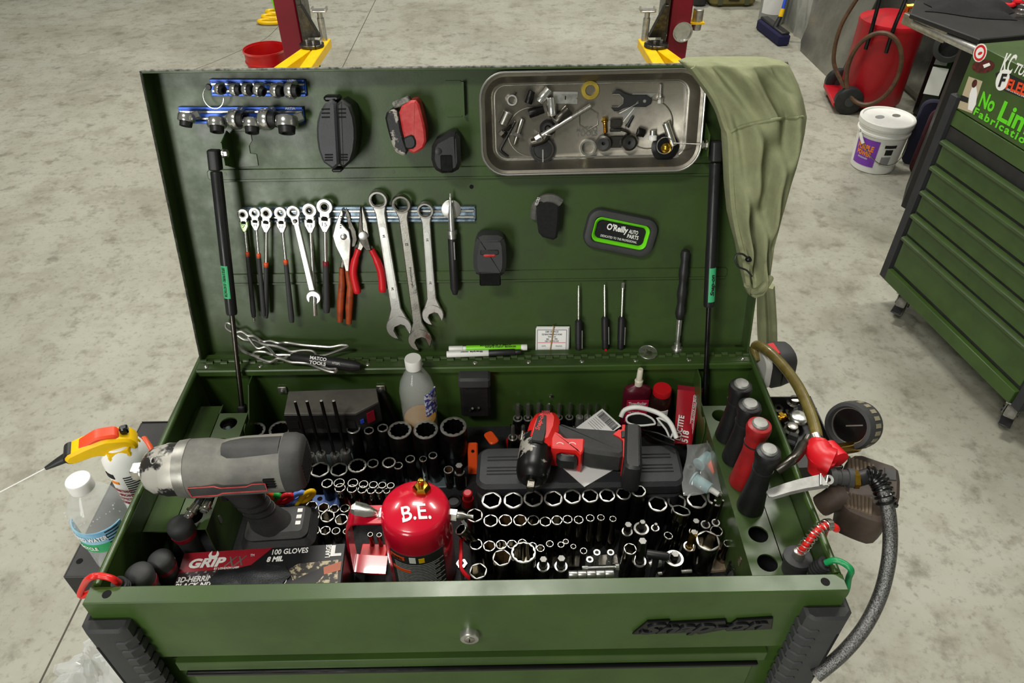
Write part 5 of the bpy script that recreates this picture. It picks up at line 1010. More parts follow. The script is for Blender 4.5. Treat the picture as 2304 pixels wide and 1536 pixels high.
for i, (bx, by, ty) in enumerate(((698, 1024, 904), (722, 1020, 903), (753, 1023, 902), (777, 1015, 902))):
    bit(f'long black ball hex driver, {ORD[i]} from left of four before the power strip', bx, by, 20+i, ty, 7+.6*i, .055, 'long hex drivers', 'chrome', 'black_iron', 'steel')
xs = (1165, 1188, 1211, 1233, 1257, 1281, 1304, 1322, 1340, 1359)
for i, x in enumerate(xs):
    bit(f'chrome hex bit, {ORD[i]} from left in the row below the rear wall', x, 941-i*.5, 22-i*.8, 909-(i % 3), 10-.75*i, .035, 'hex bits by the rear wall', 'chrome' if i > 5 else 'black_gloss', 'satin')
for i, x in enumerate((1154, 1177)): bit(f'chrome torx bit, {ORD[i]} of two left of the red impact gun', x, 984, 22, 958, 9, .04, 'torx bits', 'dark_steel', 'satin', n=8)
for lb, px, py, d, ph, dt, h, tip in (('black hex bit left of three in the right cluster', 1411, 1196, 25, 1180, 18, .06, None), ('wide collared hex bit, middle of three in the right cluster', 1443, 1189, 35, 1174, 15, .065, None), ('tiny hex bit with bright collar, right of three in the right cluster', 1474, 1188, 19, 1179, 9, .06, None), ('stubby bright hex bit left of the two long torx bits', 1560, 1196, 20, 1172, 17, .055, None), ('brassy hex bit leaning right beside the tall corner socket', 1546, 1226, 26, 1196, 17, .06, (1562, 1197, -.065)), ('long dark torx bit leaning right, left of two', 1582, 1178, 22, 1124, 7, .06, (1609, 1126, -.04)), ('long dark torx bit leaning right, right of two', 1609, 1173, 19, 1124, 6, .06, (1627, 1126, -.045)), ('tall thick black hex bit near the front edge', 1441, 1260, 31, 1215, 21, .06, (1446, 1217, -.05)), ('bright topped hex bit in a wide black collar near the front', 1517, 1256, 43, 1246, 20, .07, None), ('thick hex bit left of two beside the widest front socket', 1222, 1274, 29, 1258, 19, .055, None), ('thick hex bit right of two beside the widest front socket', 1262, 1274, 30, 1256, 20, .055, None), ('black plug bit right of the second row', 1034, 1062, 22, 1047, 19, .04, None)):
    bit(lb, px, py, d, ph, dt, h, 'hex bit sockets', 'socket_black', 'dark_steel' if 'brassy' not in lb else 'brass', 'cap_steel', tip=tip)
# small hex keys standing along the front edge
for i, (x, y, d) in enumerate(((1089, 1309, 13), (1116, 1310, 11), (1141, 1313, 9.5), (1167, 1312, 9), (1199, 1311, 8), (1226, 1310, 6.5), (1251, 1310, 6), (1277, 1308, 5.5), (1302, 1308, 5), (1328, 1307, 4.5), (1352, 1306, 4))):
    P = ZH(x, y, -.085); r = d/2*mpp(P); solo('hex_key', f'standing hex key end, {ORD[i]} from left along the cart front edge', 'hex key', MB().lathe([(r, 0), (r, .079), (r*.85, .08)], 6), 'cap_steel', T(P.x, P.y, H+ZB), 'hex keys along the front edge')
# lying extension bar, universal joints, odds
a, b_ = ZH(1279, 1293, -.10), ZH(1381, 1290, -.10); L = (b_-a).length
t = thing('extension_bar', 'segmented chrome bar lying along the front edge', 'extension bar', frz(a, (b_-a).normalized(), V(0, 0, 1)))
for k in range(5): part('segment', MB().lathe([(.0055, L*k/5+.0003), (.006, L*k/5+.001), (.006, L*(k+1)/5-.001), (.0055, L*(k+1)/5-.0003)], 18), 'satin', t)
part('support_block', MB().box(-.065, -.006, -.008, .008, .004, L-.004), 'black_plastic', t)
a, b_ = ZH(1310, 1278, -.11), ZH(1392, 1275, -.11); solo('chrome_extension', 'plain chrome extension lying behind the segmented bar', 'extension bar', MB().tube([a, a.lerp(b_, .15), a.lerp(b_, .16), a.lerp(b_, .9), a.lerp(b_, .91), b_], [.004, .004, .0025, .0025, .006, .006], 12), 'chrome')
for i, (x, y) in enumerate(((1327, 1258), (1343, 1242), (1374, 1242))):
    P = ZH(x, y, -.11); r = .0052; t = thing('universal_joint', f'small chrome swivel joint, {ORD[i]} from left near the front edge', 'swivel joint', T(P.x, P.y, H+ZB), 'swivel joints')
    part('lower_yoke', MB().lathe([(r, 0), (r, .03), (r*.7, .034)], 16), 'chrome', t); part('cross', MB().ball((0, 0, .038), r*.85), 'chrome', t); part('upper_yoke', MB().ring([(r*.6, .042), (r, .042), (r*1.05, .055), (r*.6, .055)], 16), 'chrome', t)
a, b_ = ZH(1455, 1245, -.09), ZH(1502, 1252, -.09)
t = thing('t_handle', 'black cross bar handle lying between hex bits', 'handle', frz(a, (b_-a).normalized(), V(0, 0, 1))); part('bar', MB().lathe([(.006, 0), (.0065, .002), (.0065, (b_-a).length), (.005, (b_-a).length+.002)], 14), 'black_plastic', t); part('bar_leg', MB().lathe([(.005, 0), (.005, .07)], 12, frz(V(0, 0, .015), V(-1, 0, 0))), 'black_plastic', t)
a, b_ = ZH(1460, 1270, -.12), ZH(1484, 1262, -.12); solo('chrome_adapter', 'stepped chrome adapter lying by the tall black hex bit', 'adapter', MB().tube([a, a.lerp(b_, .4), a.lerp(b_, .45), b_], [.004, .006, .0085, .0085], 16), 'satin')
a, b_ = ZH(1480, 1290, -.13), ZH(1556, 1284, -.13); solo('steel_pin', 'long steel pin lying at the right front of the tray', 'pin', MB().tube([a, b_], .003, 10), 'satin')
P = ZH(1640, 1285, -.11); t = thing('wing_knob', 'black lobed plastic knob in the right front corner', 'knob', T(P.x, P.y, H+ZB) @ R(.3, 'X'))
part('stem', MB().lathe([(.006, 0), (.006, .045)], 14), 'black_plastic', t); part('knob', MB().prism([( (.014+.004*math.cos(5*q))*math.cos(q), (.014+.004*math.cos(5*q))*math.sin(q)) for q in [2*PI*k/40 for k in range(40)]], .042, .056, None, .003), 'black_plastic', t)
for i, (x, y, c) in enumerate(((1655, 1270, 'dark coil'), (1672, 1292, 'lower dark coil'))):
    P = ZH(x, y, -.12); solo('coil_spring', f'{c} spring in the right front corner', 'spring', MB().tube([(.009*math.cos(q), .009*math.sin(q), .003+.0045*q/PI) for q in [k*PI/5 for k in range(50)]], .0018, 6), 'black_iron', T(P.x, P.y, H+ZB))
# socket rails and trays under the rows
mat('rail_light', '#9fb4bd', .35, .8, '#6f8189', 60, .5); mat('red_rail', '#c8181c', .4)
def baserail(label, p1, p2, z, wd, m, ht=.006):
    a, b_ = ZH(*p1, z), ZH(*p2, z); d = b_-a; d.z = 0; M = fr(V(a.x, a.y, H+ZB), d.normalized(), V(0, 0, 1).cross(d.normalized()), V(0, 0, 1)); solo('socket_rail', label, 'socket rail', MB().box(0, d.length, -wd/2, wd/2, .0002, ht, None, .001), m, M)
baserail('pale blue metal rail under the long hex drivers', (686, 1046), (800, 1040), ZB, .03, 'rail_light', .010); baserail('pale blue rail under the second socket row', (690, 1098), (1050, 1085), ZB, .022, 'rail_light', .004); baserail('red rail under the double row of chrome sockets', (752, 1146), (890, 1150), ZB, .03, 'red_rail', .008); baserail('dark rail under the hex bits by the rear wall', (1148, 962), (1372, 950), ZB, .022, 'dark_steel', .006); baserail('red rail under the short socket row inside the can handle', (812, 1243), (870, 1245), ZB, .03, 'red_rail', .004); baserail('dark steel rail under the front socket rows', (1085, 1275), (1390, 1262), ZB, .02, 'dark_steel', .006); baserail('rusty steel rail at the right front of the tray', (1560, 1262), (1668, 1250), ZB, .05, mat('rusty', '#8a6a55', .6, .4, '#b0a48c', 50, .7), .008)
# ================================================================ POWER TOOLS
# grey impact wrench standing on its battery
gA, gB = ZH(344, 1058, .04), ZH(686, 1038, .04); gd = (gB-gA); GL = gd.length; gd.normalize(); gy = V(0, 0, 1).cross(gd).normalized()
MG = fr(gA, gd, gy, gd.cross(gy)); t = thing('impact_wrench', 'large grey cordless impact wrench standing on its battery', 'impact wrench', MG)
mat('tool_grey', '#605f5b', .6, 0, '#8b897f', 14, .7, .1, 200, lo=.45, hi=.7); mat('tool_dark', '#343434', .6, 0, '#474745', 16, .6, .12, 300); mat('alu_worn', '#2c2b2a', .45, .3, '#b9b6ad', 22, 1., .05, 300, lo=.47, hi=.52); mat('alu', '#a5a49d', .4, .7, '#7b7970', 30, .6)
u_ = GL/350
def sec(x, ry, rz_, dz=0., e=2.4, n=28):
    o = []; ry *= .9; rz_ *= .9
    for k in range(n):
        a = 2*PI*k/n; c, s = math.cos(a), math.sin(a); o.append((x, ry*(abs(c)**(2/e))*(1 if c > 0 else -1), dz+rz_*(abs(s)**(2/e))*(1 if s > 0 else -1)))
    return o
part('hammer_case', MB().rings([sec(-u_*18, .020, .020, 0, 2), sec(-u_*10, .030, .030, 0, 2), sec(u_*8, .038, .038, 0, 2), sec(u_*34, .042, .042, 0, 2), sec(u_*36, .043, .043, 0, 2), sec(u_*70, .043, .043, 0, 2)]), 'alu_worn', t)
part('case_collar', MB().rings([sec(u_*66, .0445, .0455, 0, 2.2), sec(u_*84, .046, .047, 0, 2.2), sec(u_*92, .046, .047, 0, 2.3)]), 'alu', t)
part('motor_housing', MB().rings([sec(u_*88, .0455, .046, 0, 2.3), sec(u_*130, .046, .046, -.001, 2.4), sec(u_*165, .042, .043, -.002, 2.5), sec(u_*215, .043, .045, 0, 2.6), sec(u_*300, .043, .0455, .001, 2.6), sec(u_*318, .043, .0455, .001, 2.6)]), 'tool_grey', t)
part('rear_cap', MB().rings([sec(u_*308, .044, .0465, .001, 2.6), sec(u_*332, .0435, .046, .001, 2.6), sec(u_*348, .040, .042, .001, 2.5), sec(u_*354, .034, .036, .001, 2.4)]), 'tool_dark', t)
for k in range(7): part('vent_slot', MB().box(u_*352, u_*355.5, -.024, .024, -.022+.0065*k, -.0195+.0065*k), 'void', t)
for k in range(4): part('side_vent', MB().box(u_*(268+0*k), u_*292, -.0415, -.034, .010-.0052*k, .0125-.0052*k), 'void', t)
part('top_pad', MB().rings([[(x, y*.9, z+.0025) for x, y, z in sec(xx, .034*q, .046, .0015, 2.5)] for xx, q in ((u_*175, .55), (u_*190, .85), (u_*215, 1.), (u_*305, 1.))]), 'tool_dark', t)
part('anvil', MB().tube([(-u_*16, 0, 0), (-u_*24, 0, 0)], .013, 14).box(-u_*46, -u_*22, -.0095, .0095, -.0095, .0095, None, .0015), 'bright_steel', t)
part('front_logo', MB().tube([(u_*26+.004*math.cos(q), -.012+.006*math.sin(q), .0355) for q in [2*PI*k/16 for k in range(16)]], .001, 5, closed=True), 'alu', t)
# red outlined side panel on the viewer's side
pan = [(100, -.012), (165, -.006), (190, -.014), (262, -.006), (272, -.026), (180, -.030), (160, -.036), (105, -.036)]
def gside(x, z, q):
    z += .017
    return (u_*x, -(.0412+q)*max(.05, 1-min(1, abs(z)/.042)**2.5)**(1/2.5), z)
pan2 = []
for i in range(len(pan)):
    (xa_, za_), (xb_, zb2) = pan[i], pan[(i+1) % len(pan)]
    for k in range(4): pan2.append((xa_+(xb_-xa_)*k/4, (za_+(zb2-za_)*k/4)*.9))
rows_ = []
for f in [k/6 for k in range(7)]: rows_.append([gside(x, (1-f)*zt0+f*zb0, .0012) for x, zt0, zb0 in [(100+172*j/12, (-.010 if 100+172*j/12 < 165 or 100+172*j/12 > 235 else -.014), (-.031 if 100+172*j/12 < 165 else -.026)) for j in range(13)]])
part('side_panel', MB().add([p for r_ in rows_ for p in r_], [(i*13+j, i*13+j+1, i*13+j+14, i*13+j+13) for i in range(6) for j in range(12)]), 'tool_dark', t)
part('panel_outline', MB().tube([gside(x, z, .0016) for x, z in [(100+172*j/12, (-.010 if 100+172*j/12 < 165 or 100+172*j/12 > 235 else -.014)) for j in range(13)]+[(272-172*j/12, (-.031 if 272-172*j/12 < 165 else -.026)) for j in range(13)]], .0009, 5, closed=True), 'red_worn', t)
hb0, hb1 = V(u_*165, 0, -.028), V(u_*222, .006, -.155)
rs = []
for k in range(9):
    f = k/8; c = hb0.lerp(hb1, f); rx = (.040, .031, .026, .0245, .024, .0245, .026, .030, .036)[k]; ry = (.024, .021, .019, .019, .019, .0195, .021, .024, .028)[k]
    rs.append([tuple(c+V(rx*math.cos(a), ry*math.sin(a), 0)) for a in [2*PI*j/24 for j in range(24)]])
hd = part('handle', MB().rings(rs), 'tool_dark', t)
for k in range(5): part('grip_ring', MB().tube([tuple(hb0.lerp(hb1, .42+.11*k)+V(.0252*math.cos(a), .0197*math.sin(a), 0)) for a in [2*PI*j/24 for j in range(24)]], .0009, 5, closed=True), 'black_plastic', hd)
bt = part('battery', MB().prism(rrect(.118, .078, .016, 4, u_*236, .008), -.2035, -.160, None, .010), 'black_plastic', t)
part('battery_top', MB().prism(rrect(.100, .064, .014, 4, u_*234, .008), -.165, -.146, None, .008), 'tool_dark', t)
for k in range(3): part('charge_light', MB().box(u_*234+.030, u_*234+.038, .020-.012*k, .027-.012*k, -.147, -.1455), 'satin', bt)
part('trigger', MB().prism(rrect(.014, .03, .005, 3, u_*140, -.058), -.009, .009, R(PI/2, 'X'), .003), 'black_plastic', t)
# black case and the red impact gun lying on it
zc = -.070; mat('case_black', '#26272a', .55, 0, '#313235', 40, .5, .25, 700)
cc = [ZH(*p, zc) for p in ((1076, 1004), (1524, 996), (1546, 1088), (1069, 1096))]
t = thing('tool_case', 'black plastic tool case with ribbed lid under the red impact gun', 'case', T(0, 0, 0))
pl = [(p.x, p.y) for p in cc]; pr2 = chamf(chamf(pl, .012), .004)
part('case_lid', MB().prism(pr2, H-.100, H+zc, None, .006), 'case_black', t); part('case_base', MB().prism(inset(pr2, .001), H+ZB, H-.102, None, .003), 'case_black', t)
for f in (.28, .36, .54, .62, .70):
    for s0, s1 in ((.05, .30), (.68, .95)):
        a = cc[0].lerp(cc[3], f); b_ = cc[1].lerp(cc[2], f); part('lid_groove', MB().tube([a.lerp(b_, s0), a.lerp(b_, s1)], .0013, 6), 'black_plastic', t)
part('latch', MB().box(-.02, .02, -.004, .002, -.02, .01, up(cc[3].lerp(cc[2], .22)+V(0, -.001, -.035)), .002), 'black_plastic', t)
zg = H+zc+.002
t = thing('impact_gun', 'red and black cordless impact gun lying on the black case', 'impact wrench', T(0, 0, 0))
mat('gun_red', '#dd2420', .38, 0, '#c51c1a', 20, .4); mat('grip_rubber', '#2b2b2b', .65, 0, '#383836', 40, .5, .2, 500)
def gp(px, py, h=.055): p = Z(px, py, zg+h); return (p.x, p.y)
def gslab(name, pts, z0, z1, b, m, corner=.004, h=None): return part(name, MB().prism(chamf([gp(x, y, (z1 if h is None else h)) for x, y in pts][::-1], corner), zg+z0, zg+z1, None, b), m, t)
gslab('motor_housing', [(1197, 930), (1215, 915), (1242, 914), (1258, 926), (1262, 950), (1240, 1000), (1181, 991), (1186, 960)], .004, .058, .010, 'gun_red', .010)
gslab('housing_panel', [(1211, 934), (1229, 932), (1228, 968), (1222, 992), (1195, 988), (1204, 956)], .04, .0625, .0006, 'grip_rubber', .002)
for k in range(5): gslab('vent_slot', [(1219+k*4, 923), (1221+k*4, 923), (1221+k*4, 930), (1219+k*4, 930)], .05, .0588, 0, 'red_dark', 0)
a, b_ = Vector(gp(1209, 977)), Vector(gp(1222, 936)); d = b_-a
fit_text(t, 'Snap-on', d.length*.9, .010, 'gun_red', T((a.x+b_.x)/2, (a.y+b_.y)/2, zg+.0630) @ R(math.atan2(d.y, d.x)), bold=.02, shear=.2)
ha, hb2 = V(*gp(1209, 992, .03), zg+.030), V(*gp(1196, 1082, .03), zg+.030); M = frz(ha, (hb2-ha).normalized(), V(0, 0, 1)); L = (hb2-ha).length
part('hammer_case', MB().lathe([(.024, -.003), (.0275, 0), (.0275, L*.62), (.0268, L*.78), (.0235, L*.92), (.016, L)], 28, M), mat('hammer_black', '#111112', .35, .3, '#a9a69d', 18, 1., .04, 300, lo=.56, hi=.59), t)
part('anvil', MB().lathe([(.009, L-.002), (.009, L+.004)], 16, M).box(-.0062, .0062, -.0062, .0062, L, L+.017, M, .001), 'dark_steel', t)
for s in (-1, 1): part('case_screw', MB().lathe([(.0035, -.006), (.0035, .012), (.002, .013)], 10, M @ T(.012, s*.025, 0)), 'steel', t)
gslab('grip', [(1248, 952), (1262, 948), (1290, 958), (1405, 966), (1407, 1026), (1360, 1020), (1315, 1014), (1280, 992), (1258, 980)], .008, .05, .005, 'grip_rubber', .008)
gslab('trigger_guard', [(1240, 966), (1262, 975), (1270, 984), (1315, 985), (1313, 1014), (1306, 1022), (1297, 1011), (1240, 1006)], .006, .052, .002, 'gun_red', .002)
gslab('trigger', [(1251, 1012), (1302, 1018), (1298, 1034), (1256, 1030)], .014, .044, .006, 'black_plastic', .004)
gslab('red_collar', [(1400, 955), (1407, 955), (1406, 970), (1400, 975), (1409, 985), (1408, 1028), (1402, 1028), (1402, 990), (1392, 982), (1380, 976), (1392, 966), (1400, 966)], .006, .0525, .001, 'gun_red', 0)
gslab('battery', [(1407, 950), (1438, 950), (1443, 958), (1446, 1050), (1438, 1054), (1408, 1050), (1404, 1036)], .0, .062, .004, 'black_plastic', .005)
gslab('battery_latch', [(1398, 968), (1412, 967), (1412, 982), (1398, 982)], .05, .056, .001, 'black_plastic', .001)
for px in (1260, 1288):
    q = gp(px, 999); part('direction_mark', MB().tube([(q[0]+.006*math.cos(a), q[1]+.006*math.sin(a), zg+.0523) for a in [.3+.25*k for k in range(10)]], .0006, 5), 'white', t)
# papers
t = thing('paper_receipt', 'white receipt lying under the red impact gun', 'paper', T(0, 0, 0))
pp = [ZH(*p, zc+.0012) for p in ((1315, 1095), (1243, 1032), (1330, 985), (1408, 1040))]
part('sheet', MB().prism([(p.x, p.y) for p in pp][::-1], H+zc+.0006, H+zc+.0012), 'paper', t)
a, b_ = ZH(1270, 1030, zc+.002), ZH(1345, 1062, zc+.002); d = (b_-a).normalized(); M = fr(a, d, V(0, 0, 1).cross(d), V(0, 0, 1))
fit_text(t, 'SIGNATURE REQUIRED', .03, .003, 'grey_ink', M @ T(.02, .0, 0)); 
for k in range(3): part('print_line', MB().box(.0, .05, .012+.008*k, .0124+.008*k, 0, .0003, M), 'grey_ink', t)
q = [ZH(1296, 962, -.062), ZH(1355, 919, -.045), ZH(1398, 958, -.045), ZH(1345, 992, -.062)]
t = thing('barcode_card', 'white card with barcode behind the red impact gun', 'card', T(0, 0, 0)); part('sheet', MB().add([tuple(p) for p in q]+[tuple(p-V(0, 0, .0008)) for p in q], [(0, 1, 2, 3), (7, 6, 5, 4), (0, 4, 5, 1), (1, 5, 6, 2), (2, 6, 7, 3), (3, 7, 4, 0)]), 'paper', t)
ex_, ey = (q[2]-q[1]), (q[1]-q[0]); Lx, Ly = ex_.length, ey.length; ex_.normalize(); ez = ex_.cross(ey).normalized(); M = fr(q[1], ex_, ez.cross(ex_), ez if ez.z > 0 else -ez)
rd = random.Random(2); xx = .004; sg = 1 if (M.inverted() @ q[0]).y > 0 else -1
while xx < Lx-.004:
    w0 = rd.choice((.0004, .0007, .0011)); part('bar', MB().box(xx, xx+w0, min(sg*.003, sg*.016), max(sg*.003, sg*.016), .0, .0005, M), 'ink', t); xx += w0+rd.choice((.0006, .0009))
for k in range(5): part('print_line', MB().box(.004, Lx*.6, sg*(.020+.004*k)-.0004, sg*(.020+.004*k)+.0004, 0, .0004, M), 'grey_ink', t)
# ================================================================ OTHER THINGS IN THE TRAY
# red sprayer can
c0 = ZH(933, 1138, .0); rc = 80*mpp(c0)
t = thing('sprayer_can', 'glossy red metal sprayer can with brass top and white initials', 'sprayer', T(c0.x, c0.y, H+ZB+.0005)); hc = .165
prof = [(rc*.97, 0), (rc, .003)]+[(rc, hc-.022)]+[(rc*math.cos(a)*.16+rc*.84, hc-.022+.022*math.sin(a)) for a in (.4, .8, 1.2, 1.5)]+[(rc*.55, hc+.008), (rc*.25, hc+.0115), (.001, hc+.012)]
part('can_body', MB().lathe(prof, 48), 'red_paint', t)
q = ZH(949, 1100, .012); bx_ = Vector((q.x-c0.x, q.y-c0.y)); bz = hc+.006
part('brass_cap', MB().lathe([(.0135, bz), (.0135, bz+.010), (.0095, bz+.015), (.0045, bz+.016), (.0042, bz+.026), (.0025, bz+.026)], 6, T(bx_.x, bx_.y, 0)).lathe([(.0045, bz+.015), (.0045, bz+.026), (.003, bz+.027)], 16, T(bx_.x, bx_.y, 0)), 'brass', t)
tm = fit_text(t, 'B.E.', .042, .023, 'white', Matrix.Identity(4), bold=.012, shear=-.05)
q = ZH(936, 1152, .010); ox, oy = q.x-c0.x, q.y-c0.y
for v in tm.data.vertices:
    a = .15; x = ox+v.co.x*math.cos(a)-v.co.y*math.sin(a); y = oy+v.co.x*math.sin(a)+v.co.y*math.cos(a); rr = math.hypot(x, y)
    zz = hc-.0+.0118-(.0038*(rr/(.55*rc))**2 if rr < .55*rc else .0038+.009*((rr/rc-.55)/.33)); v.co = (x, y, zz+.0006+(.0006 if v.co.z > 0 else 0))
lab_ = curved('label_panel', -2.38, -.72, .01, hc-.050, lambda z: rc, mat('can_label', '#2a2a2a', .5, 0, '#383838', 80, .4), t)
for k in range(20): curved('label_line', -2.22, -.75-(k % 3)*.15, hc-.073-.0042*k, hc-.0715-.0042*k, lambda z: rc, 'grey_ink', t, .0016, 8)
curved('label_warning', -2.34, -1.88, hc-.063, hc-.055, lambda z: rc, 'orange', t, .0018, 6); curved('label_warning', -2.31, -1.74, hc-.092, hc-.086, lambda z: rc, 'orange', t, .0019, 6); ctext(t, 'WARNING', -2.11, hc-.059, .018, .005, 'ink', lambda z: rc, .0021)
curved('label_symbol', -1.74, -1.56, hc-.066, hc-.053, lambda z: rc, 'white', t, .0018, 6); curved('label_symbol', -1.48, -1.32, hc-.066, hc-.056, lambda z: rc, 'yellow', t, .0018, 6)
def cp(px, py): p = YP(px, py, c0.y); return (p.x-c0.x, p.z-(H+ZB))
loop = [cp(866, 1158), cp(800, 1160), cp(786, 1170), cp(784, 1185), cp(796, 1258), cp(806, 1268), cp(870, 1272)]
inner = [cp(866, 1172), cp(808, 1174), cp(802, 1182), cp(812, 1250), cp(820, 1256), cp(870, 1258)]
hs = fr(V(0, 0, 0), V(1, 0, 0), V(0, 0, 1), V(0, -1, 0))
def strap(pts, w0, th, M, name, m, parent):
    rs = []; n_ = len(pts); P = [Vector(p) for p in pts]
    for i in range(n_):
        d = (P[min(i+1, n_-1)]-P[max(i-1, 0)]).normalized(); nn_ = Vector((-d.y, d.x)); rs.append([(*(P[i]+nn_*th), -w0), (*(P[i]+nn_*th), w0), (*(P[i]-nn_*th), w0), (*(P[i]-nn_*th), -w0)])
    return part(name, MB().rings(rs, M), m, parent)
strap(cat([V(*p) for p in loop], 5), .016, .0016, hs, 'handle', 'red_paint', t)
a, b_ = cp(855, 1158), cp(790, 1142)
lv = [(a[0], a[1], .006), (a[0]*.85+b_[0]*.15, a[1]*.85+b_[1]*.15+.002, .006), (a[0]*.5+b_[0]*.5, a[1]*.5+b_[1]*.5+.002, .012), (b_[0]*.85+a[0]*.15, b_[1]-.001, .0125), (b_[0], b_[1]-.003, .007)]
rs = [[(x, -w0, z), (x, -w0*.5, z+.004), (x, w0*.5, z+.004), (x, w0, z), (x, w0*.5, z-.001), (x, -w0*.5, z-.001)] for x, z, w0 in lv]
part('trigger_lever', MB().rings(rs), 'bright_steel', t); q = cp(856, 1155)
part('lever_pin', MB().lathe([(.003, -.008), (.003, .008)], 10, T(q[0], 0, q[1]) @ R(PI/2, 'X')).lathe([(.0045, -.008), (.0045, .006)], 6, T(q[0]+.004, 0, q[1]-.006)), 'bright_steel', t)
q = cp(1026, 1158)
nz_ = part('nozzle', MB().lathe([(.0095, .0), (.0095, .012), (.007, .013)], 6, frz(V(rc-.003, 0, q[1]), V(1, -.12, 0))).lathe([(.007, .012), (.007, .020), (.0035, .026), (.0035, .036)], 14, frz(V(rc-.003, 0, q[1]), V(1, -.12, 0))), 'steel', t)
# glove box
zt_ = -.080; a, b_ = ZH(414, 1244, zt_), ZH(779, 1221, zt_); d = (b_-a); Lg = d.length; d.normalize(); gy_ = V(0, 0, 1).cross(d).normalized(); Mx = fr(V(a.x, a.y, H+ZB+.0005), d, gy_, V(0, 0, 1)); dep = .098; hz_ = zt_-ZB
t = thing('glove_box', 'red and black cardboard box of black disposable gloves', 'box', Mx)
mat('carton', '#141416', .4, 0, '#1c1c1f', 20, .4); mat('carton_red', '#8e1524', .4, 0, '#c02a36', 5, .6)
part('carton', MB().box(0, Lg, -dep, 0, 0, hz_, None, .0015), 'carton', t)
top = hz_+.0004
part('red_panel', MB().prism([(.001, -.001), (Lg*.545, -.001), (Lg*.42, -.032), (.001, -.034)][::-1], hz_-.0005, top), 'carton_red', t)
part('dark_panel', MB().prism([(.001, -.034), (Lg*.42, -.032), (Lg*.34, -dep+.002), (.001, -dep+.002)][::-1], hz_-.0005, top), mat('carton_grey', '#2a1b1f', .45, 0, '#40282c', 40, .6), t)
X = lambda fx, y, z=None: T(Lg*fx, y, (top if z is None else z)+.0001)
fit_text(t, 'GRIP', Lg*.22, .016, 'white', X(.165, -.020), bold=.045, shear=.2); fit_text(t, 'XX', Lg*.13, .016, 'satin', X(.335, -.020), bold=.0, shear=.35); fit_text(t, 'TM', Lg*.025, .004, 'white', X(.43, -.012)); fit_text(t, 'BY LONDON LABS', Lg*.15, .0035, 'white', X(.29, -.031), bold=.03)
part('wrench_mark', MB().prism(jaw(.0075, 0), top, top+.0003, T(Lg*.19, -.007, 0) @ R(PI)), 'white', t)
fit_text(t, '100 GLOVES', Lg*.22, .009, 'white', X(.66, -.009), bold=.015); fit_text(t, '8 MIL', Lg*.10, .009, 'white', X(.575, -.021), bold=.04, shear=.15); fit_text(t, 'L', .016, .019, 'white', X(.945, -.013), bold=.05); fit_text(t, 'LARGE', .022, .0075, 'white', X(.895, -.013) @ R(PI/2), bold=.02)
fit_text(t, '3D-HERRINGBONE', Lg*.36, .009, 'white', X(.19, -.046), bold=.03, shear=.15); fit_text(t, 'BLACK NITRILE', Lg*.30, .008, 'white', X(.16, -.056), bold=.03, shear=.15); fit_text(t, 'LATEX-FREE', Lg*.24, .006, 'white', X(.13, -.065), bold=.02, shear=.1)
op = ell(Lg*.45, -.058, Lg*.22, .024, .02, 40)
part('opening', MB().prism(op, top, top+.0005), 'void', t); part('opening_edge', MB().tube([(x, y, top+.0006) for x, y in op], .0006, 5, closed=True), 'paper', t)
gl = cloth(None, Lg*.44, .052, .012, 4, None); part('glove', gl, mat('nitrile', '#17191c', .5, 0, '#24272b', 60, .5, .4, 400), t, T(Lg*.45, -.058, top+.0003))
part('picture_engine', MB().prism([(Lg*.72, -.032), (Lg*.965, -.029), (Lg*.985, -dep+.002), (Lg*.78, -dep+.002), (Lg*.67, -.040)][::-1], top, top+.0003), mat('engine_print', '#b8ab8c', .5, 0, '#3a3634', 120, 1., lo=.45, hi=.52), t)
part('picture_arm', MB().prism([(Lg*.985, -.032), (Lg*.985, -.047), (Lg*.88, -.053), (Lg*.86, -.042)][::-1], top+.0002, top+.0005), mat('skin_print', '#b5674a', .5), t)
part('picture_hand', MB().prism([(Lg*.88, -.040), (Lg*.89, -.053), (Lg*.82, -.075), (Lg*.70, -.075), (Lg*.70, -.060), (Lg*.80, -.048)][::-1], top+.0003, top+.0006), mat('glove_print', '#2a2829', .5), t)
for i in range(12): part('chevron', MB().prism([(0, 0), (.004, .003), (.004, -.001)], top, top+.0003, T(.012+.013*(i % 6)+.004*(i//6), -.036-.005*(i//6), 0)), 'grey_ink', t)
# power strip, charger, bottles along the rear wall
zp = -.035; pp = [ZH(*p, zp) for p in ((648, 880), (848, 873), (853, 904), (800, 931), (638, 932))]
t = thing('power_strip', 'grey topped power strip box on the rear wall of the tray', 'power strip', T(0, 0, 0))
part('strip_body', MB().prism([(p.x, min(p.y, .450)) for p in pp][::-1], H-.085, H+zp, None, .003), 'black_plastic', t); part('strip_top', MB().prism(inset([(p.x, min(p.y, .450)) for p in pp][::-1], .001), H+zp-.002, H+zp+.0012, None, .0008), mat('strip_grey', '#6e6b64', .5, .2, '#57544d', 20, .6), t)
a, b_ = pp[3], pp[2]; dd_ = (b_-a).normalized(); fn = V(dd_.y, -dd_.x, 0); fn = fn if fn.y < 0 else -fn
for s, m, w0, h0 in ((.55, 'red_dark', .007, .012), (.18, 'blue', .003, .004)): part('switch', MB().box(-w0, w0, -h0, h0, 0, .002, fr(a.lerp(b_, s)+V(0, 0, -.022)+fn*.001, dd_, V(0, 0, 1), fn)), m, t)
a = pp[4]; b_ = pp[3]; dd_ = (b_-a).normalized()
for k in range(5): part('outlet', MB().box(-.009, .009, -.009, .009, 0, .0012, fr(a.lerp(b_, .1+.2*k)+V(0, -.0008, -.025), dd_, V(0, 0, 1), V(0, -1, 0))), 'void', t)
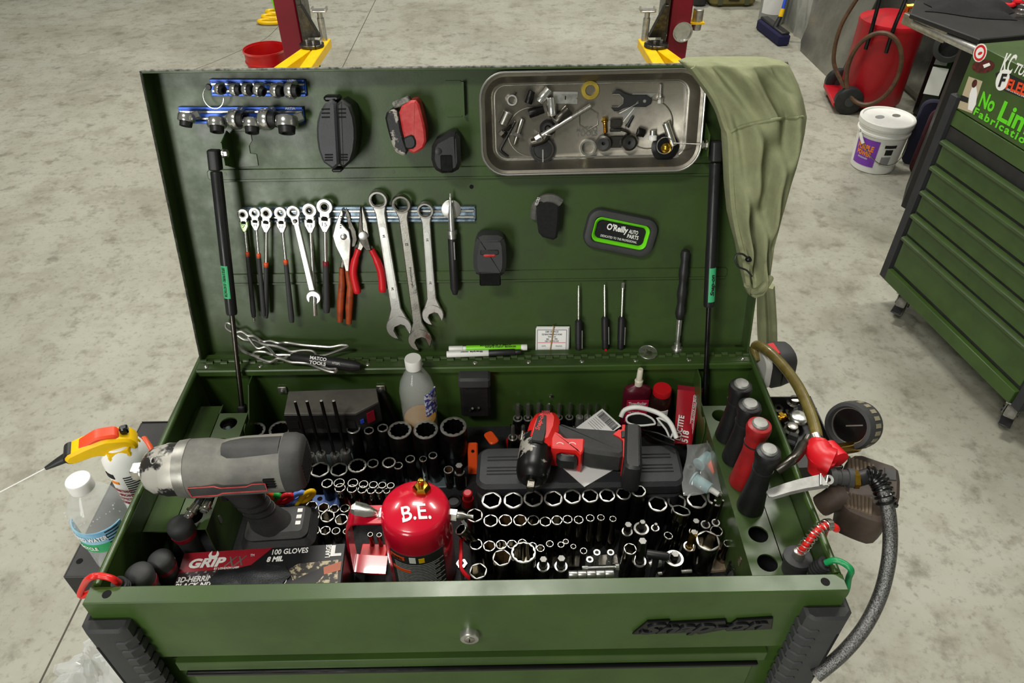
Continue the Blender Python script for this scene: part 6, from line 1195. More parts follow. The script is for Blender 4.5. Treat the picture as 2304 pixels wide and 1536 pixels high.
for p in ((636, 876), (857, 873)):
    q = YP(*p, .451); part('mount_ear', MB().box(-.008, .008, -.008, .008, 0, .003, fr(q, V(1, 0, 0), V(0, 0, 1), V(0, -1, 0)), .001).lathe([(.004, .003), (.003, .006), (.001, .007)], 12, fr(q, V(1, 0, 0), V(0, 0, 1), V(0, -1, 0))), 'satin', t)
a, b_ = YP(1032, 845, .43), YP(1105, 935, .43)
t = thing('wall_charger', 'black plug charger mounted on the rear wall of the tray', 'charger', T(0, 0, 0)); part('charger_body', MB().box(a.x, b_.x, .425, .451, b_.z, a.z, None, .005), 'black_plastic', t); part('charger_top', MB().box(a.x-.001, b_.x+.001, .418, .451, a.z-.022, a.z+.001, None, .004), 'rubber', t)
q = YP(1060, 920, .424); part('plug_pin', MB().tube([(q.x-.002, .425, q.z-.006), (q.x+.003, .418, q.z+.008)], .0022, 8), 'bright_steel', t); part('plug_pin', MB().tube([(q.x+.012, .425, q.z-.004), (q.x+.014, .421, q.z+.006)], .0022, 8), 'steel', t)
mat('pet', '#e9eeec', .08, 0, alpha=.24, spec=.9, bump=.3, bscale=60); mat('amber_liquid', '#c08a1c', .1, 0, alpha=.8)
def bottle(label, P, r, Ht, liquid=None, lab=None):
    t = thing('plastic_bottle', label, 'bottle', T(*P))
    ribs = []
    for k in range(8): z = Ht*(.10+.055*k); ribs += [(r*1.0, z), (r*.955, z+Ht*.022)]
    part('bottle_body', MB().lathe([(r*.8, .0), (r*.97, .006)]+ribs+[(r, Ht*.56), (r, Ht*.66), (r*.88, Ht*.75), (r*.6, Ht*.84), (r*.40, Ht*.89), (r*.38, Ht*.93)], 32), 'pet', t)
    part('cap', MB().lathe([(r*.46, Ht*.905), (r*.47, Ht*.99), (r*.44, Ht), (.001, Ht)], 26), 'white_plastic', t)
    if liquid: part('liquid', MB().lathe([(r*.78, .003), (r*.93, .008), (r*.93, Ht*.30), (r*.93, Ht*.33), (.001, Ht*.33)], 28), liquid, t)
    return t
P = ZH(953, 992, ZB); P = V(P.x, min(P.y, .415), H+ZB+.0005); Ht = zat(V(P.x, P.y, 0), 806)-(H+ZB)
t = bottle('clear plastic bottle with a little amber liquid by the rear wall', P, .031, Ht, 'amber_liquid')
curved('torn_label', -1.05, -.1, Ht*.46, Ht*.70, lambda z: .0325, mat('label_blue', '#3b3f8f', .6, 0, '#d9dbe8', 160, 1., lo=.5, hi=.53), t)
def yb(px, py, y): p = YP(px, py, y); return p
# threadlocker bottle
P = yb(1432, 940, .425); zb_ = H-.115; a = yb(1400, 900, .425); b_ = yb(1462, 900, .425); w0 = (b_.x-a.x)/2; zt_ = yb(1432, 868, .425).z; t = thing('threadlocker_bottle', 'dark red threadlocker bottle with pale nozzle at the rear right', 'bottle', T((a.x+b_.x)/2, .425, H+ZB)); h0 = zt_-(H+ZB)
part('bottle_body', MB().rings([[(w0*k_*math.cos(q), .013*k_*math.sin(q), z) for q in [2*PI*j/28 for j in range(28)]] for k_, z in ((.95, 0), (1, .004), (1, h0-.012), (.9, h0-.004), (.35, h0+.004), (.3, h0+.012))]), mat('wine', '#5c1426', .35, 0, trans=.15), t)
part('nozzle', MB().lathe([(.0075, h0+.004), (.0075, h0+.014), (.0055, h0+.016), (.0048, h0+.040), (.004, h0+.041)], 18), mat('ivory', '#cfc9b4', .4), t)
M = T(0, -.0138, h0-.048) @ R(PI/2, 'X'); part('label', MB().box(-w0*.78, w0*.78, -.03, .026, 0, .0008, M), mat('pink_label', '#c81f45', .5), t)
fit_text(t, 'Threadlocker', w0*1.3, .008, 'white', M @ T(0, .018, .001), bold=.02); fit_text(t, 'Red', w0*.45, .007, 'white', M @ T(-w0*.42, .007, .001), bold=.02); fit_text(t, 'High Strength', w0*.8, .004, 'white', M @ T(-w0*.2, -.004, .001)); fit_text(t, '27100', w0*.5, .004, 'white', M @ T(-w0*.4, -.013, .001))
P = yb(1485, 905, .42); t = thing('brown_bottle', 'dark brown glass bottle with red cap at the rear right', 'bottle', T(P.x, .42, H+ZB)); zt_ = yb(1484, 873, .42).z-(H+ZB)
part('bottle_body', MB().lathe([(.019, 0), (.0205, .003), (.0205, zt_-.03), (.017, zt_-.018), (.012, zt_-.012)], 28), mat('brown_glass', '#2a1613', .2), t); part('cap', MB().lathe([(.0125, zt_-.014), (.0165, zt_-.012), (.0165, zt_-.002), (.0155, zt_), (.001, zt_)], 26), 'red_plastic', t); curved('label_band', -1.75, -1.0, zt_-.075, zt_-.038, lambda z: .0206, 'paper', t); 
for k in range(6): curved('barcode_bar', -1.7+.1*k, -1.67+.1*k, zt_-.070, zt_-.046, lambda z: .0206, 'ink', t, .0016, 2)
q = [yb(1525, 866, .44), yb(1582, 873, .44), yb(1558, 998, .35), yb(1516, 998, .35)]
ex_ = (q[1]-q[0]); Lx = ex_.length; ex_.normalize(); eyv = (q[0]-q[3]); Ly = eyv.length; ez = ex_.cross(eyv).normalized(); M = fr(q[3], ex_, ez.cross(ex_), ez)
t = thing('sealant_tube', 'flat red sealant tube with white lettering at the rear right', 'tube', M); wb_ = (q[2]-q[3]).length; sk = (M.inverted() @ q[0]).x
part('tube_body', MB().rings([[(sk*f+x*(wb_*(1-f)+Lx*f), Ly*f, z*(.011*(1-f)+.001)) for x, z in ((0, 0), (.1, .7), (.3, 1), (.7, 1), (.9, .7), (1, 0), (.9, -.7), (.7, -1), (.3, -1), (.1, -.7))] for f in (0, .3, .6, .92)]), mat('tube_red', '#b3182a', .4, 0, '#a01424', 20, .5), t); part('crimp', MB().box(sk*.95, sk*.95+Lx, Ly*.92, Ly, -.0012, .0012), 'red_dark', t)
tx = lambda f, x: T(sk*f+x*(wb_*(1-f)+Lx*f), Ly*f, .0118*(1-f)+.0012) @ R(PI/2-.12) 
fit_text(t, 'LOCTITE', Ly*.42, .011, 'white', tx(.26, .15), bold=.03); fit_text(t, '518', Ly*.2, .012, 'white', tx(.12, .45), bold=.03); fit_text(t, 'FLANGE SEALANT / SELLADOR PARA BRIDAS', Ly*.8, .0045, 'white', tx(.45, .72)); 
for k in (.64, .8): part('rule', MB().box(-Ly*.38, Ly*.38, -.0003, .0003, 0, .0006, tx(.46, k)), 'white', t)
# sunglasses
t = thing('safety_glasses', 'white framed safety glasses with dark lenses on the case', 'glasses', T(0, 0, 0))
def gg(px, py, dz): return ZH(px, py, dz)
lens1 = [(1413, 935), (1440, 930), (1465, 940), (1474, 952), (1465, 955), (1437, 957), (1412, 950)]; lens2 = [(1478, 940), (1500, 948), (1515, 965), (1508, 985), (1498, 965)]
for ln in (lens1, lens2):
    ps = [gg(x, y, -.035+.0006*(950-y)) for x, y in ln]; part('lens', MB().add([tuple(p) for p in ps]+[tuple(p+V(0, .002, -.002)) for p in ps], [tuple(range(len(ps)))]+[tuple(range(2*len(ps)-1, len(ps)-1, -1))]+[(i, (i+1) % len(ps), len(ps)+(i+1) % len(ps), len(ps)+i) for i in range(len(ps))]), 'black_gloss', t)
    part('lens_frame', MB().tube(cat(ps, 3, True), .0018, 7, closed=True), 'white_plastic', t)
part('brow_bar', MB().tube(cat([gg(x, y, z) for x, y, z in ((1397, 938, -.04), (1406, 922, -.03), (1430, 916, -.022), (1462, 922, -.022), (1490, 934, -.025), (1510, 955, -.035), (1522, 985, -.05))], 5), .0042, 10), 'white_plastic', t)
part('temple', MB().tube(cat([gg(x, y, z) for x, y, z in ((1518, 992, -.05), (1480, 975, -.055), (1445, 968, -.06))], 5), .0022, 8), 'black_gloss', t); part('temple', MB().tube(cat([gg(x, y, z) for x, y, z in ((1518, 1000, -.062), (1480, 990, -.064), (1442, 972, -.066))], 5), .0022, 8), 'black_gloss', t)
# clear bag with blue connectors
def blob(px0, px1, py0, py1, z, hgt, seed, n_=20):
    vs, fs = [], []
    for i in range(n_+1):
        for j in range(n_+1):
            u, v = i/n_, j/n_; P = ZH(px0+(px1-px0)*u+6*math.sin(5*v+seed), py0+(py1-py0)*v+5*math.sin(4*u+seed), z); e1 = max(0, 1-(2*u-1)**2)*max(0, 1-(2*v-1)**2)
            vs.append((P.x, P.y, P.z+hgt*e1*(.5+.5*abs(math.sin(7*u+3*v+seed)*math.cos(6*v-4*u)))))
    for i in range(n_):
        for j in range(n_): k = i*(n_+1)+j; fs.append((k, k+n_+1, k+n_+2, k+1))
    return MB().add(vs, fs)
mat('clear_film', '#e6e9e9', .12, 0, spec=.9, alpha=.22, bump=.3, bscale=50); mat('pale_blue', '#8fb4b8', .45)
solo('clear_bag', 'clear zip bag of fittings beside the black case', 'plastic bag', blob(1540, 1625, 995, 1110, -.075, .03, 1.), 'clear_film', None, sharp=25)
for i, (p1, p2, r, lb) in enumerate((((1560, 1075), (1598, 1100), .010, 'pale blue plastic connector, lower one in the clear bag'), ((1572, 1045), (1595, 1025), .009, 'pale blue plastic connector, upper one in the clear bag'))):
    a, b_ = ZH(*p1, -.085), ZH(*p2, -.085); t = thing('connector', lb, 'connector', T(0, 0, 0), 'connectors in the clear bag'); part('barrel', MB().tube([a, a.lerp(b_, .08), a.lerp(b_, .1), b_], [r*1.25, r*1.25, r, r], 18), 'pale_blue', t); part('tip', MB().tube([b_, b_+(b_-a)*.5], [r*.5, r*.45], 12), 'white_plastic', t)
a, b_ = ZH(1598, 1040, -.09), ZH(1608, 1065, -.09); solo('orange_connector', 'orange plastic connector in the clear bag', 'connector', MB().tube([a, a.lerp(b_, .5), b_], [.007, .006, .004], 12), 'orange')
P = ZH(1551, 1062, -.10); solo('black_grommet', 'black rubber grommet in the clear bag', 'grommet', MB().ring([(.003, 0), (.010, 0), (.011, .006), (.007, .014), (.003, .014)], 20), 'black_plastic', T(*P))
# coloured line clips, blue holder, knobs, hooks
for i, (nm, m, pts) in enumerate((('orange', 'orange', ((573, 1120), (583, 1108), (604, 1106))), ('green', 'green_plastic', ((594, 1132), (600, 1120), (620, 1109))), ('red', 'red_plastic', ((607, 1144), (612, 1128), (646, 1109))), ('light blue', 'blue_light', ((634, 1148), (639, 1128), (672, 1104))), ('yellow', 'yellow', ((660, 1148), (662, 1128), (694, 1101))))):
    pts = [(x+6, y+7) for x, y in pts]; a, b_, c = ZH(*pts[0], -.155), ZH(*pts[1], -.115), ZH(*pts[2], -.095); t = thing('line_clip', f'{nm} plastic disconnect clip standing behind the grey battery', 'clip', T(0, 0, 0), 'colored disconnect clips')
    part('stem', MB().tube(cat([a, b_, b_.lerp(c, .4)], 5), [.0035]*11, 10), m, t)
    dx = (c-b_).normalized(); sd_ = dx.cross(V(0, 0, 1)).normalized(); upv = sd_.cross(dx); ctr = b_.lerp(c, .72); lr = (c-b_).length*.34
    part('loop', MB().tube([ctr+dx*lr*math.cos(q)*1.15+upv*lr*.55*math.sin(q) for q in [2*PI*k/20 for k in range(20)]], .0048, 10, closed=True), m, t)
P = ZH(737, 1125, -.14); t = thing('rail_block', 'small blue plastic rail block left of the chrome double row', 'rail', T(P.x, P.y, H+ZB)); part('block', MB().box(-.027, .022, -.014, .014, 0, .024, None, .002), 'blue_light', t); part('block_hole', MB().lathe([(.0045, .0235), (.0045, .0245)], 14, T(-.014, .004, 0)), 'void', t)
P = ZH(1052, 1108, -.12); t = thing('red_plunger', 'red push knob beside the black case', 'knob', T(P.x, P.y, H+ZB)); part('knob_base', MB().lathe([(.012, 0), (.012, .012), (.0095, .014)], 22), 'black_plastic', t); part('knob_cap', MB().lathe([(.0095, .014), (.0095, .03), (.007, .032), (.0075, .034), (.008, .044), (.006, .046)], 22), 'red_plastic', t)
P = ZH(1062, 1038, -.13); t = thing('orange_tag', 'orange plastic tag between the big socket and the case', 'tag', T(P.x, P.y, H+ZB) @ R(-.5, 'X')); part('tag_plate', MB().box(-.008, .010, -.003, .003, 0, .06, None, .002), 'orange', t); part('tag_hole', MB().lathe([(.003, -.004), (.003, .0035)], 12, T(.001, 0, .045) @ R(PI/2, 'X')), 'void', t)
t = thing('red_hook', 'red coated steel hook with nut right of the red can', 'hook', T(0, 0, 0)); part('hook_rod', MB().tube(cat([ZH(1037, 1212, -.10), ZH(1037, 1245, -.105), ZH(1037, 1275, -.11), ZH(1050, 1295, -.12), ZH(1062, 1302, -.13)], 4), .003, 8), 'red_plastic', t); q = ZH(1039, 1270, -.115); part('nut', MB().ring([(.004, -.004), (.0085, -.004), (.0085, .004), (.004, .004)], 6, T(*q)), 'bright_steel', t); part('hook_tail', MB().tube([ZH(1040, 1285, -.125), ZH(1042, 1308, -.14), ZH(1060, 1302, -.14)], .0028, 8), 'black_plastic', t)
P = ZH(1020, 1124, -.15); solo('rubber_bung', 'round black plastic cap right of the red can', 'cap', MB().lathe([(.012, 0), (.014, .004), (.014, .012), (.010, .014), (.009, .010), (.001, .010)], 24), 'black_plastic', T(P.x, P.y, H+ZB)) 
P = ZH(1060, 1142, -.13); solo('black_ring', 'black rubber ring behind the chrome socket next to the can valve', 'ring', MB().ring([(.013, 0), (.019, 0), (.019, .006), (.013, .006)], 28), 'black_plastic', T(P.x, P.y, H+ZB))
# screwdriver handles, left rack
for i, (px, py, dz, d, lb) in enumerate(((396, 1168, -.012, 58, 'black rounded screwdriver handle, farthest of three on the left'), (352, 1246, -.02, 56, 'black rounded screwdriver handle, middle of three on the left'), (302, 1276, -.005, 62, 'black rounded screwdriver handle with red ring, nearest left corner'))):
    A = ZH(px, py, dz-.012); r = d/2*mpp(A); t = thing('screwdriver', lb, 'screwdriver', frz(V(A.x+.005, A.y, H-.125), A-V(A.x+.005, A.y, H-.125)), 'screwdrivers in the left rack'); L = dz+.125-.012
    part('handle', MB().lathe([(r*.68, -.038), (r*.7, 0), (r*.72, L*.2), (r*.8, L*.5), (r, L*.8)]+[(r*math.cos(a), L*.85+r*.55*math.sin(a)) for a in (0, .4, .8, 1.2, 1.5)], 28), 'rubber', t); part('grip_ring', MB().ring([(r*.6, L*.62), (r*.92, L*.62), (r*.97, L*.70), (r*.6, L*.70)], 28), 'red_dark', t)
# capped handles, right rack
mat('grip_black', '#151516', .42, 0, '#1e1e1f', 40, .5, .15, 500); mat('grip_red', '#9c1a1c', .42, 0, '#6d1214', 30, .6, .15, 400)
for i, (cy, hm, lb) in enumerate(((1011, 'rubber', 'black handle with steel cap, nearest of four in the right rack'), (952, 'red_worn', 'red handle with steel cap in the right rack'), (908, 'rubber', 'black handle with steel cap, just behind the red one'), (863, 'rubber', 'black handle with steel cap, farthest of four in the right rack'))):
    y = .0755+.0482*(2+i); P = V(.4255, y, 0); zt_ = zat(P, cy); L = zt_-(H-.052); t = thing('capped_screwdriver', lb, 'screwdriver', T(P.x, P.y, H-.0515), 'capped handles in the right rack')
    part('handle', MB().lathe([(.0200, 0), (.0205, .003), (.0195, .012), (.0150, .05*L/.11), (.0140, L*.55), (.0150, L*.78), (.0178, L*.88), (.0185, L-.010), (.017, L-.004), (.0125, L-.002)], 30), 'grip_black' if hm == 'rubber' else 'grip_red', t)
    part('steel_cap', MB().lathe([(.0120, L-.004), (.0120, L), (.0100, L+.0022), (.004, L+.003), (.001, L+.003)], 26), 'cap_steel', t); part('handle_groove', MB().ring([(.012, L*.68), (.0155, L*.68), (.0155, L*.70), (.012, L*.70)], 26), 'black_plastic', t)
# left rear cable, air fittings
q = ZH(505, 965, -.08); t = thing('cable_gland', 'round black cable gland with grey cable and red plug at rear left', 'cable', T(0, 0, 0)); M = frz(q, V(.35, -.8, .45)); part('gland', MB().lathe([(.018, -.012), (.018, 0), (.012, .008), (.006, .010)], 24, M), 'black_plastic', t); part('gland_nut', MB().lathe([(.0065, .008), (.0065, .016), (.005, .017)], 14, M), mat('ivory', '#cfc9b4', .4), t); part('cable', MB().tube(cat([M @ V(0, 0, .012), ZH(515, 962, -.06), ZH(514, 975, -.07), ZH(511, 988, -.09)], 4), .0035, 10), mat('cable_grey', '#5d6b6c', .5), t); part('plug', MB().ball(tuple(ZH(514, 992, -.085)), .012, None, 14, (1.4, 1, .7)), 'red_plastic', t)
for i, (p1, p2) in enumerate((((443, 1135), (419, 1166)), ((470, 1128), (457, 1153)))):
    a, b_ = ZH(*p1, -.03), ZH(*p2, -.035); L = (b_-a).length; t = thing('air_fitting', f'chrome air hose coupling, {("left", "right")[i]} of two under the grey impact wrench', 'air fitting', frz(a, (b_-a).normalized()), 'air couplings'); part('body', MB().lathe([(.0065, 0), (.0065, L*.4), (.0085, L*.42), (.0085, L*.55), (.006, L*.6)], 18), 'steel', t); part('nipple', MB().ring([(.003, L*.58), (.006, L*.58), (.0068, L*.8), (.0052, L*.85), (.0058, L), (.003, L)], 18), 'chrome', t); part('hose_tail', MB().tube([(0, 0, .001), (.0, .004, -.02), (0, .02, -.05)], .006, 10), 'black_plastic', t)

a = YP(1241, 892, .4515); part('wall_rivet', MB().lathe([(.0045, 0), (.0045, .0012), (.002, .002)], 16, fr(V(a.x, .452, a.z), V(1, 0, 0), V(0, 0, 1), V(0, -1, 0))), 'bright_steel', cart)
solo('mains_cable', 'black mains cable hanging at the right end of the power strip', 'cable', MB().tube(cat([YP(856, 880, .448), YP(862, 890, .44), YP(874, 920, .436), YP(888, 950, .436), YP(905, 985, .43)], 5), .0065, 10), 'black_plastic')
P = ZH(1166, 1000, ZB); t = thing('bit_holder', 'red plastic holder under the two torx bits', 'bit holder', T(P.x, P.y, H+ZB)); part('holder_base', MB().prism(rrect(.046, .03, .012, 4), .0003, .010, None, .002), 'red_plastic', t); part('holder_lip', MB().prism(rrect(.040, .024, .010, 4), .010, .013, None, .001), 'red_dark', t)
P = ZH(1105, 998, -.10); solo('orange_pull', 'orange plastic pull tab at the case rear left corner', 'pull tab', MB().prism(rrect(.018, .03, .006, 3), 0, .006, None, .002), 'orange', T(P.x, P.y+.02, H-.11) @ R(.5))
# ================================================================ WIRES AND THINGS ON THE OUTSIDE OF THE CART
def wires(name, label, pts, r, m, ext=None):
    t = thing(name, label, 'cable', T(0, 0, 0)); part('wire', MB().tube(cat(pts, 6), r, 10), m, t); return t
mat('wire_red', '#d8231f', .35); mat('wire_green', '#12854a', .35)
t = wires('red_cable', 'red cable looping over the left front corner of the cart', [ZH(268, 1312, -.01), ZH(252, 1301, .008), ZH(225, 1295, .012), ZH(203, 1299, .010), YP(189, 1315, .045), YP(183, 1340, .05), V(-.512, .05, H-.05), V(-.512, .05, H-.1), V(-.512, .06, H-.3)], .0045, 'wire_red')
a, b_ = ZH(264, 1310, -.008), ZH(295, 1332, -.06); part('strain_relief', MB().tube([a, a.lerp(b_, .5), b_], [.007, .0095, .011], 12), 'black_plastic', t)
for k in range(5): part('relief_rib', MB().ring([(.006, -.001), (.0105, -.001), (.0105, .001), (.006, .001)], 14, frz(a.lerp(b_, .12+.15*k), (b_-a))), 'rubber', t)
A = ZH(1796, 1250, -.02); B_ = ZH(1780, 1300, -.07)
t = thing('test_probe', 'black test probe with spring wrapped red lead in the right front corner', 'test probe', T(0, 0, 0)); M = frz(B_, (A-B_)); L = (A-B_).length
part('probe_body', MB().lathe([(.016, 0), (.017, .004), (.017, L*.8), (.0195, L*.82), (.0195, L*.97), (.016, L)], 24, M), 'rubber', t); part('probe_tip', MB().lathe([(.009, L), (.008, L+.010), (.004, L+.012)], 18, M), 'satin', t)
rp = cat([M @ V(0, 0, L+.008), ZH(1815, 1222, .01), ZH(1832, 1200, .025), ZH(1850, 1185, .032), ZH(1868, 1180, .03), ZH(1882, 1190, .02), V(.513, .11, H-.02), V(.514, .10, H-.1), V(.512, .1, H-.3)], 6); part('red_lead', MB().tube(rp, .0048, 10), 'wire_red', t)
sp = []; 
for i in range(20*9):
    f = i/(20*9)*22; k = min(int(f), len(rp)-2); c = rp[k].lerp(rp[k+1], f-k); d = (rp[k+1]-rp[k]).normalized(); u1 = d.orthogonal().normalized(); u2 = d.cross(u1); sp.append(c+(u1*math.cos(i*2*PI/18)+u2*math.sin(i*2*PI/18))*.0075)
part('spring', MB().tube(sp, .0009, 5), 'bright_steel', t); k = 22; part('spring_clamp', MB().ring([(.005, -.004), (.0085, -.004), (.0085, .004), (.005, .004)], 18, frz(rp[k], rp[k+1]-rp[k])), 'steel', t)
t = wires('green_cable', 'green cable looping over the right front corner of the cart', [ZH(1858, 1266, .0), ZH(1876, 1260, .01), ZH(1897, 1266, .012), ZH(1915, 1282, .008), V(.516, .03, H-.02), V(.518, .025, H-.05), V(.514, .03, H-.1), V(.512, .04, H-.3)], .0042, 'wire_green')
a, b_ = ZH(1860, 1266, -.003), ZH(1828, 1286, -.03); part('strain_relief', MB().tube([a, a.lerp(b_, .6), b_], [.006, .0095, .010], 12), 'black_plastic', t)
for k in range(5): part('relief_rib', MB().ring([(.006, -.0012), (.0108, -.0012), (.0108, .0012), (.006, .0012)], 14, frz(a.lerp(b_, .12+.17*k), (b_-a))), 'rubber', t)
# left side shelf with bottle and spray can
zs_ = -.13; a, b_ = ZH(143, 1297, zs_), ZH(308, 978, zs_); mat('shelf_black', '#161617', .42, .2, '#262626', 12, .6, .06, 200)
t = thing('side_shelf', 'black metal shelf fixed to the left side of the cart', 'shelf', T(0, 0, 0)); xo = (a.x+b_.x)/2
part('shelf_plate', MB().box(xo, -.5005, a.y, b_.y+.03, H+zs_-.002, H+zs_, None, .0006), 'shelf_black', t); part('shelf_front', MB().box(xo, -.5005, a.y-.002, a.y, H+zs_-.055, H+zs_), 'shelf_black', t); part('shelf_side', MB().box(xo-.002, xo, a.y, b_.y+.03, H+zs_-.055, H+zs_), 'shelf_black', t); part('shelf_rear', MB().box(xo, -.5005, b_.y+.03, b_.y+.032, H+zs_-.055, H+zs_+.002), 'shelf_black', t)
q = ZH(179, 1262, zs_); part('shelf_hole', MB().lathe([(.005, H+zs_-.001), (.005, H+zs_+.0003)], 14, T(q.x, q.y, 0)), 'void', t)
P = V(-.551, .157, H+zs_+.0005)
t = bottle('clear water bottle with white cap on the left side shelf', P, .037, .188)
mat('label_water', '#8fc0d8', .5, 0, '#3f8fc0', 30, .5); mat('label_green', '#2f9e63', .5)
rb_ = lambda z: .0372
curved('label_band', -2.9, -.3, .085, .110, rb_, 'label_water', t); curved('label_band', -2.9, -.3, .066, .085, rb_, 'label_green', t); ctext(t, 'PURIFIED WATER', -1.75, .097, .060, .009, 'white', rb_, .002, bold=.02); ctext(t, 'RECYCLE', -1.9, .076, .032, .007, 'white', rb_, .002, bold=.02)
for k in range(7): curved('label_print', -1.0, -.5, .070+.006*k, .072+.006*k, rb_, 'ink', t, .0016, 4)
for i in range(26):
    rq = random.Random(i); an, zz = rq.uniform(-3, 0), rq.uniform(.118, .14); part('water_drop', MB().ball((.0362*math.cos(an), .0362*math.sin(an), zz), rq.uniform(.0006, .0014), None, 6), 'pet', t)
P = V(-.550, .262, H+zs_+.0005)
t = thing('spray_can', 'white aerosol can with yellow and red trigger on the left shelf', 'spray can', T(*P)); hc = .150; rs_ = .0335; rcn = lambda z: rs_
part('can_body', MB().lathe([(rs_*.95, 0), (rs_, .003), (rs_, hc-.034), (rs_*.96, hc-.022), (rs_*.82, hc-.008), (rs_*.6, hc), (.001, hc)], 32), 'white', t)
for k in range(12): curved('print_line', -1.45, -.55, .100-.005*k, .1015-.005*k, rcn, 'ink', t, .0010, 6)
curved('print_band', -2.35, -1.85, .098, .108, rcn, 'ink', t); curved('print_band', -2.15, -1.75, .086, .091, rcn, 'print_orange', t)
for k, s_ in enumerate(('PENETRANT', 'LUBRICANT', 'PROTECTIVE', 'PROFESSIONAL')): ctext(t, s_, -1.75, .070-.010*k, .030, .006, 'red_dark', rcn, .0015, bold=.02)
M = T(0, 0, hc-.004) @ R(3.52)
part('trigger_body', MB().prism(chamf([(-.026, -.010), (.014, -.010), (.034, -.002), (.066, -.006), (.074, .002), (.070, .014), (.040, .022), (.012, .026), (-.020, .016), (-.028, .002)], .004), -.017, .017, M @ R(PI/2, 'X'), .004), 'yellow', t)
part('trigger_pad', MB().prism(chamf([(-.010, .014), (.014, .022), (.056, .012), (.050, .020), (.022, .032), (-.004, .028)], .003), -.0125, .0125, M @ R(PI/2, 'X'), .003), mat('trigger_red', '#e84a25', .4), t)
part('trigger_collar', MB().lathe([(.029, -.014), (.030, -.006), (.026, .002)], 6, M), 'yellow', t)
part('nozzle_wheel', MB().lathe([(.011, -.013), (.011, .013)], 16, M @ T(.064, 0, .006) @ R(PI/2, 'X')), 'black_plastic', t)
part('nozzle', MB().tube([M @ V(.066, 0, .002), M @ V(.085, 0, -.004), M @ V(.106, 0, -.011)], [.009, .0065, .0030], 12), 'black_plastic', t); part('straw', MB().tube([M @ V(.10, 0, -.009), M @ V(.26, 0, -.06)], .0011, 6), 'white_plastic', t); part('rear_clip', MB().box(-.022, -.010, -.006, .006, .018, .030, M, .002), 'black_gloss', t)
q = ZH(332, 997, -.02); solo('orange_pick', 'orange handle end sticking out behind the spray can', 'handle', MB().tube([V(-.515, q.y-.02, H-.045), V(-.53, q.y, H-.03), V(-.545, q.y+.02, H-.03)], [.006, .007, .005], 10), 'orange')
# right side: shelf with nuts, lamp, gauge, air gun
zs2 = -.045; pa = [ZH(*p, zs2) for p in ((1742, 892), (1797, 892), (1893, 1040), (1832, 1085))]
xr = max(pa[1].x, pa[2].x); y0, y1 = min(p.y for p in pa)+.03, max(p.y for p in pa)
t = thing('side_tray', 'black metal parts tray fixed to the right side of the cart', 'tray', T(0, 0, 0)); part('tray_floor', MB().box(.5005, xr, y0, y1, H+zs2-.03, H+zs2-.028), 'shelf_black', t)
part('tray_wall', MB().box(xr-.002, xr, y0, y1, H+zs2-.03, H+zs2), 'shelf_black', t); part('tray_wall', MB().box(.5005, xr, y1-.002, y1, H+zs2-.03, H+zs2), 'shelf_black', t); part('tray_wall', MB().box(.5005, xr, y0, y0+.002, H+zs2-.03, H+zs2), 'shelf_black', t)
zf = H+zs2-.028
def onfloor(px, py, h): P = Z(px, py, zf+h); return V(max(P.x, .512), P.y, zf)
for i, (px, py, kind, lb) in enumerate(((1752, 912, 'nut', 'dark steel nut at the rear of the right side tray'), (1786, 907, 'bolt', 'flange bolt head up at the rear of the right side tray'), (1775, 925, 'nut', 'black nut in the middle of the right side tray'), (1765, 935, 'brass', 'brass fitting against the cart in the right side tray'), (1806, 925, 'block', 'black clamp block under the olive hose'), (1795, 945, 'cap', 'round silver clip with long tab in the right side tray'), (1783, 985, 'block', 'grey angled block near the gauge in the right side tray'), (1780, 968, 'bolt', 'dull bolt lying below the silver clip'))):
    P = onfloor(px, py, .012); t = thing('loose_'+{'nut': 'nut', 'bolt': 'bolt', 'brass': 'fitting', 'block': 'block', 'cap': 'clip'}[kind], lb, {'nut': 'nut', 'bolt': 'bolt', 'brass': 'fitting', 'block': 'block', 'cap': 'clip'}[kind], T(*P) @ R(i*.7), 'hardware in the right side tray')
    if kind == 'nut': part('nut', MB().ring([(.004, 0), (.009, 0), (.009, .009), (.004, .009)], 6, R(.3, 'X')), 'dark_steel', t); part('nut_washer', MB().ring([(.004, -.0002), (.011, -.0002), (.011, .0015), (.004, .0015)], 20, R(.3, 'X')), 'dark_steel', t)
    elif kind == 'bolt': part('head', MB().lathe([(.012, .012), (.013, .014), (.009, .016), (.009, .024), (.006, .025)], 12), 'steel', t); part('shank', MB().lathe([(.005, 0), (.005, .013)], 12), 'dark_steel', t)
    elif kind == 'brass': part('barrel', MB().tube([(0, 0, .008), (.004, .03, .012)], [.009, .007], 14), 'brass', t); part('nut', MB().lathe([(.011, -.004), (.011, .004)], 6, frz(V(.001, .008, .009), V(.1, 1, .1))), 'brass', t)
    elif kind == 'block': part('block', MB().box(-.012, .012, -.008, .008, 0, .018, R(.3, 'Y'), .002), 'rubber', t); part('block_slot', MB().box(-.004, .004, -.0085, .0085, .012, .0185, R(.3, 'Y')), 'void', t)
    else: part('ring', MB().lathe([(.016, .014), (.018, .018), (.016, .022), (.012, .024), (.001, .024)], 26), 'bright_steel', t); part('tab', MB().box(-.045, -.01, -.006, .006, .016, .020, R(.25), .002), 'bright_steel', t); part('stem', MB().lathe([(.008, 0), (.008, .015)], 14), 'dark_steel', t)
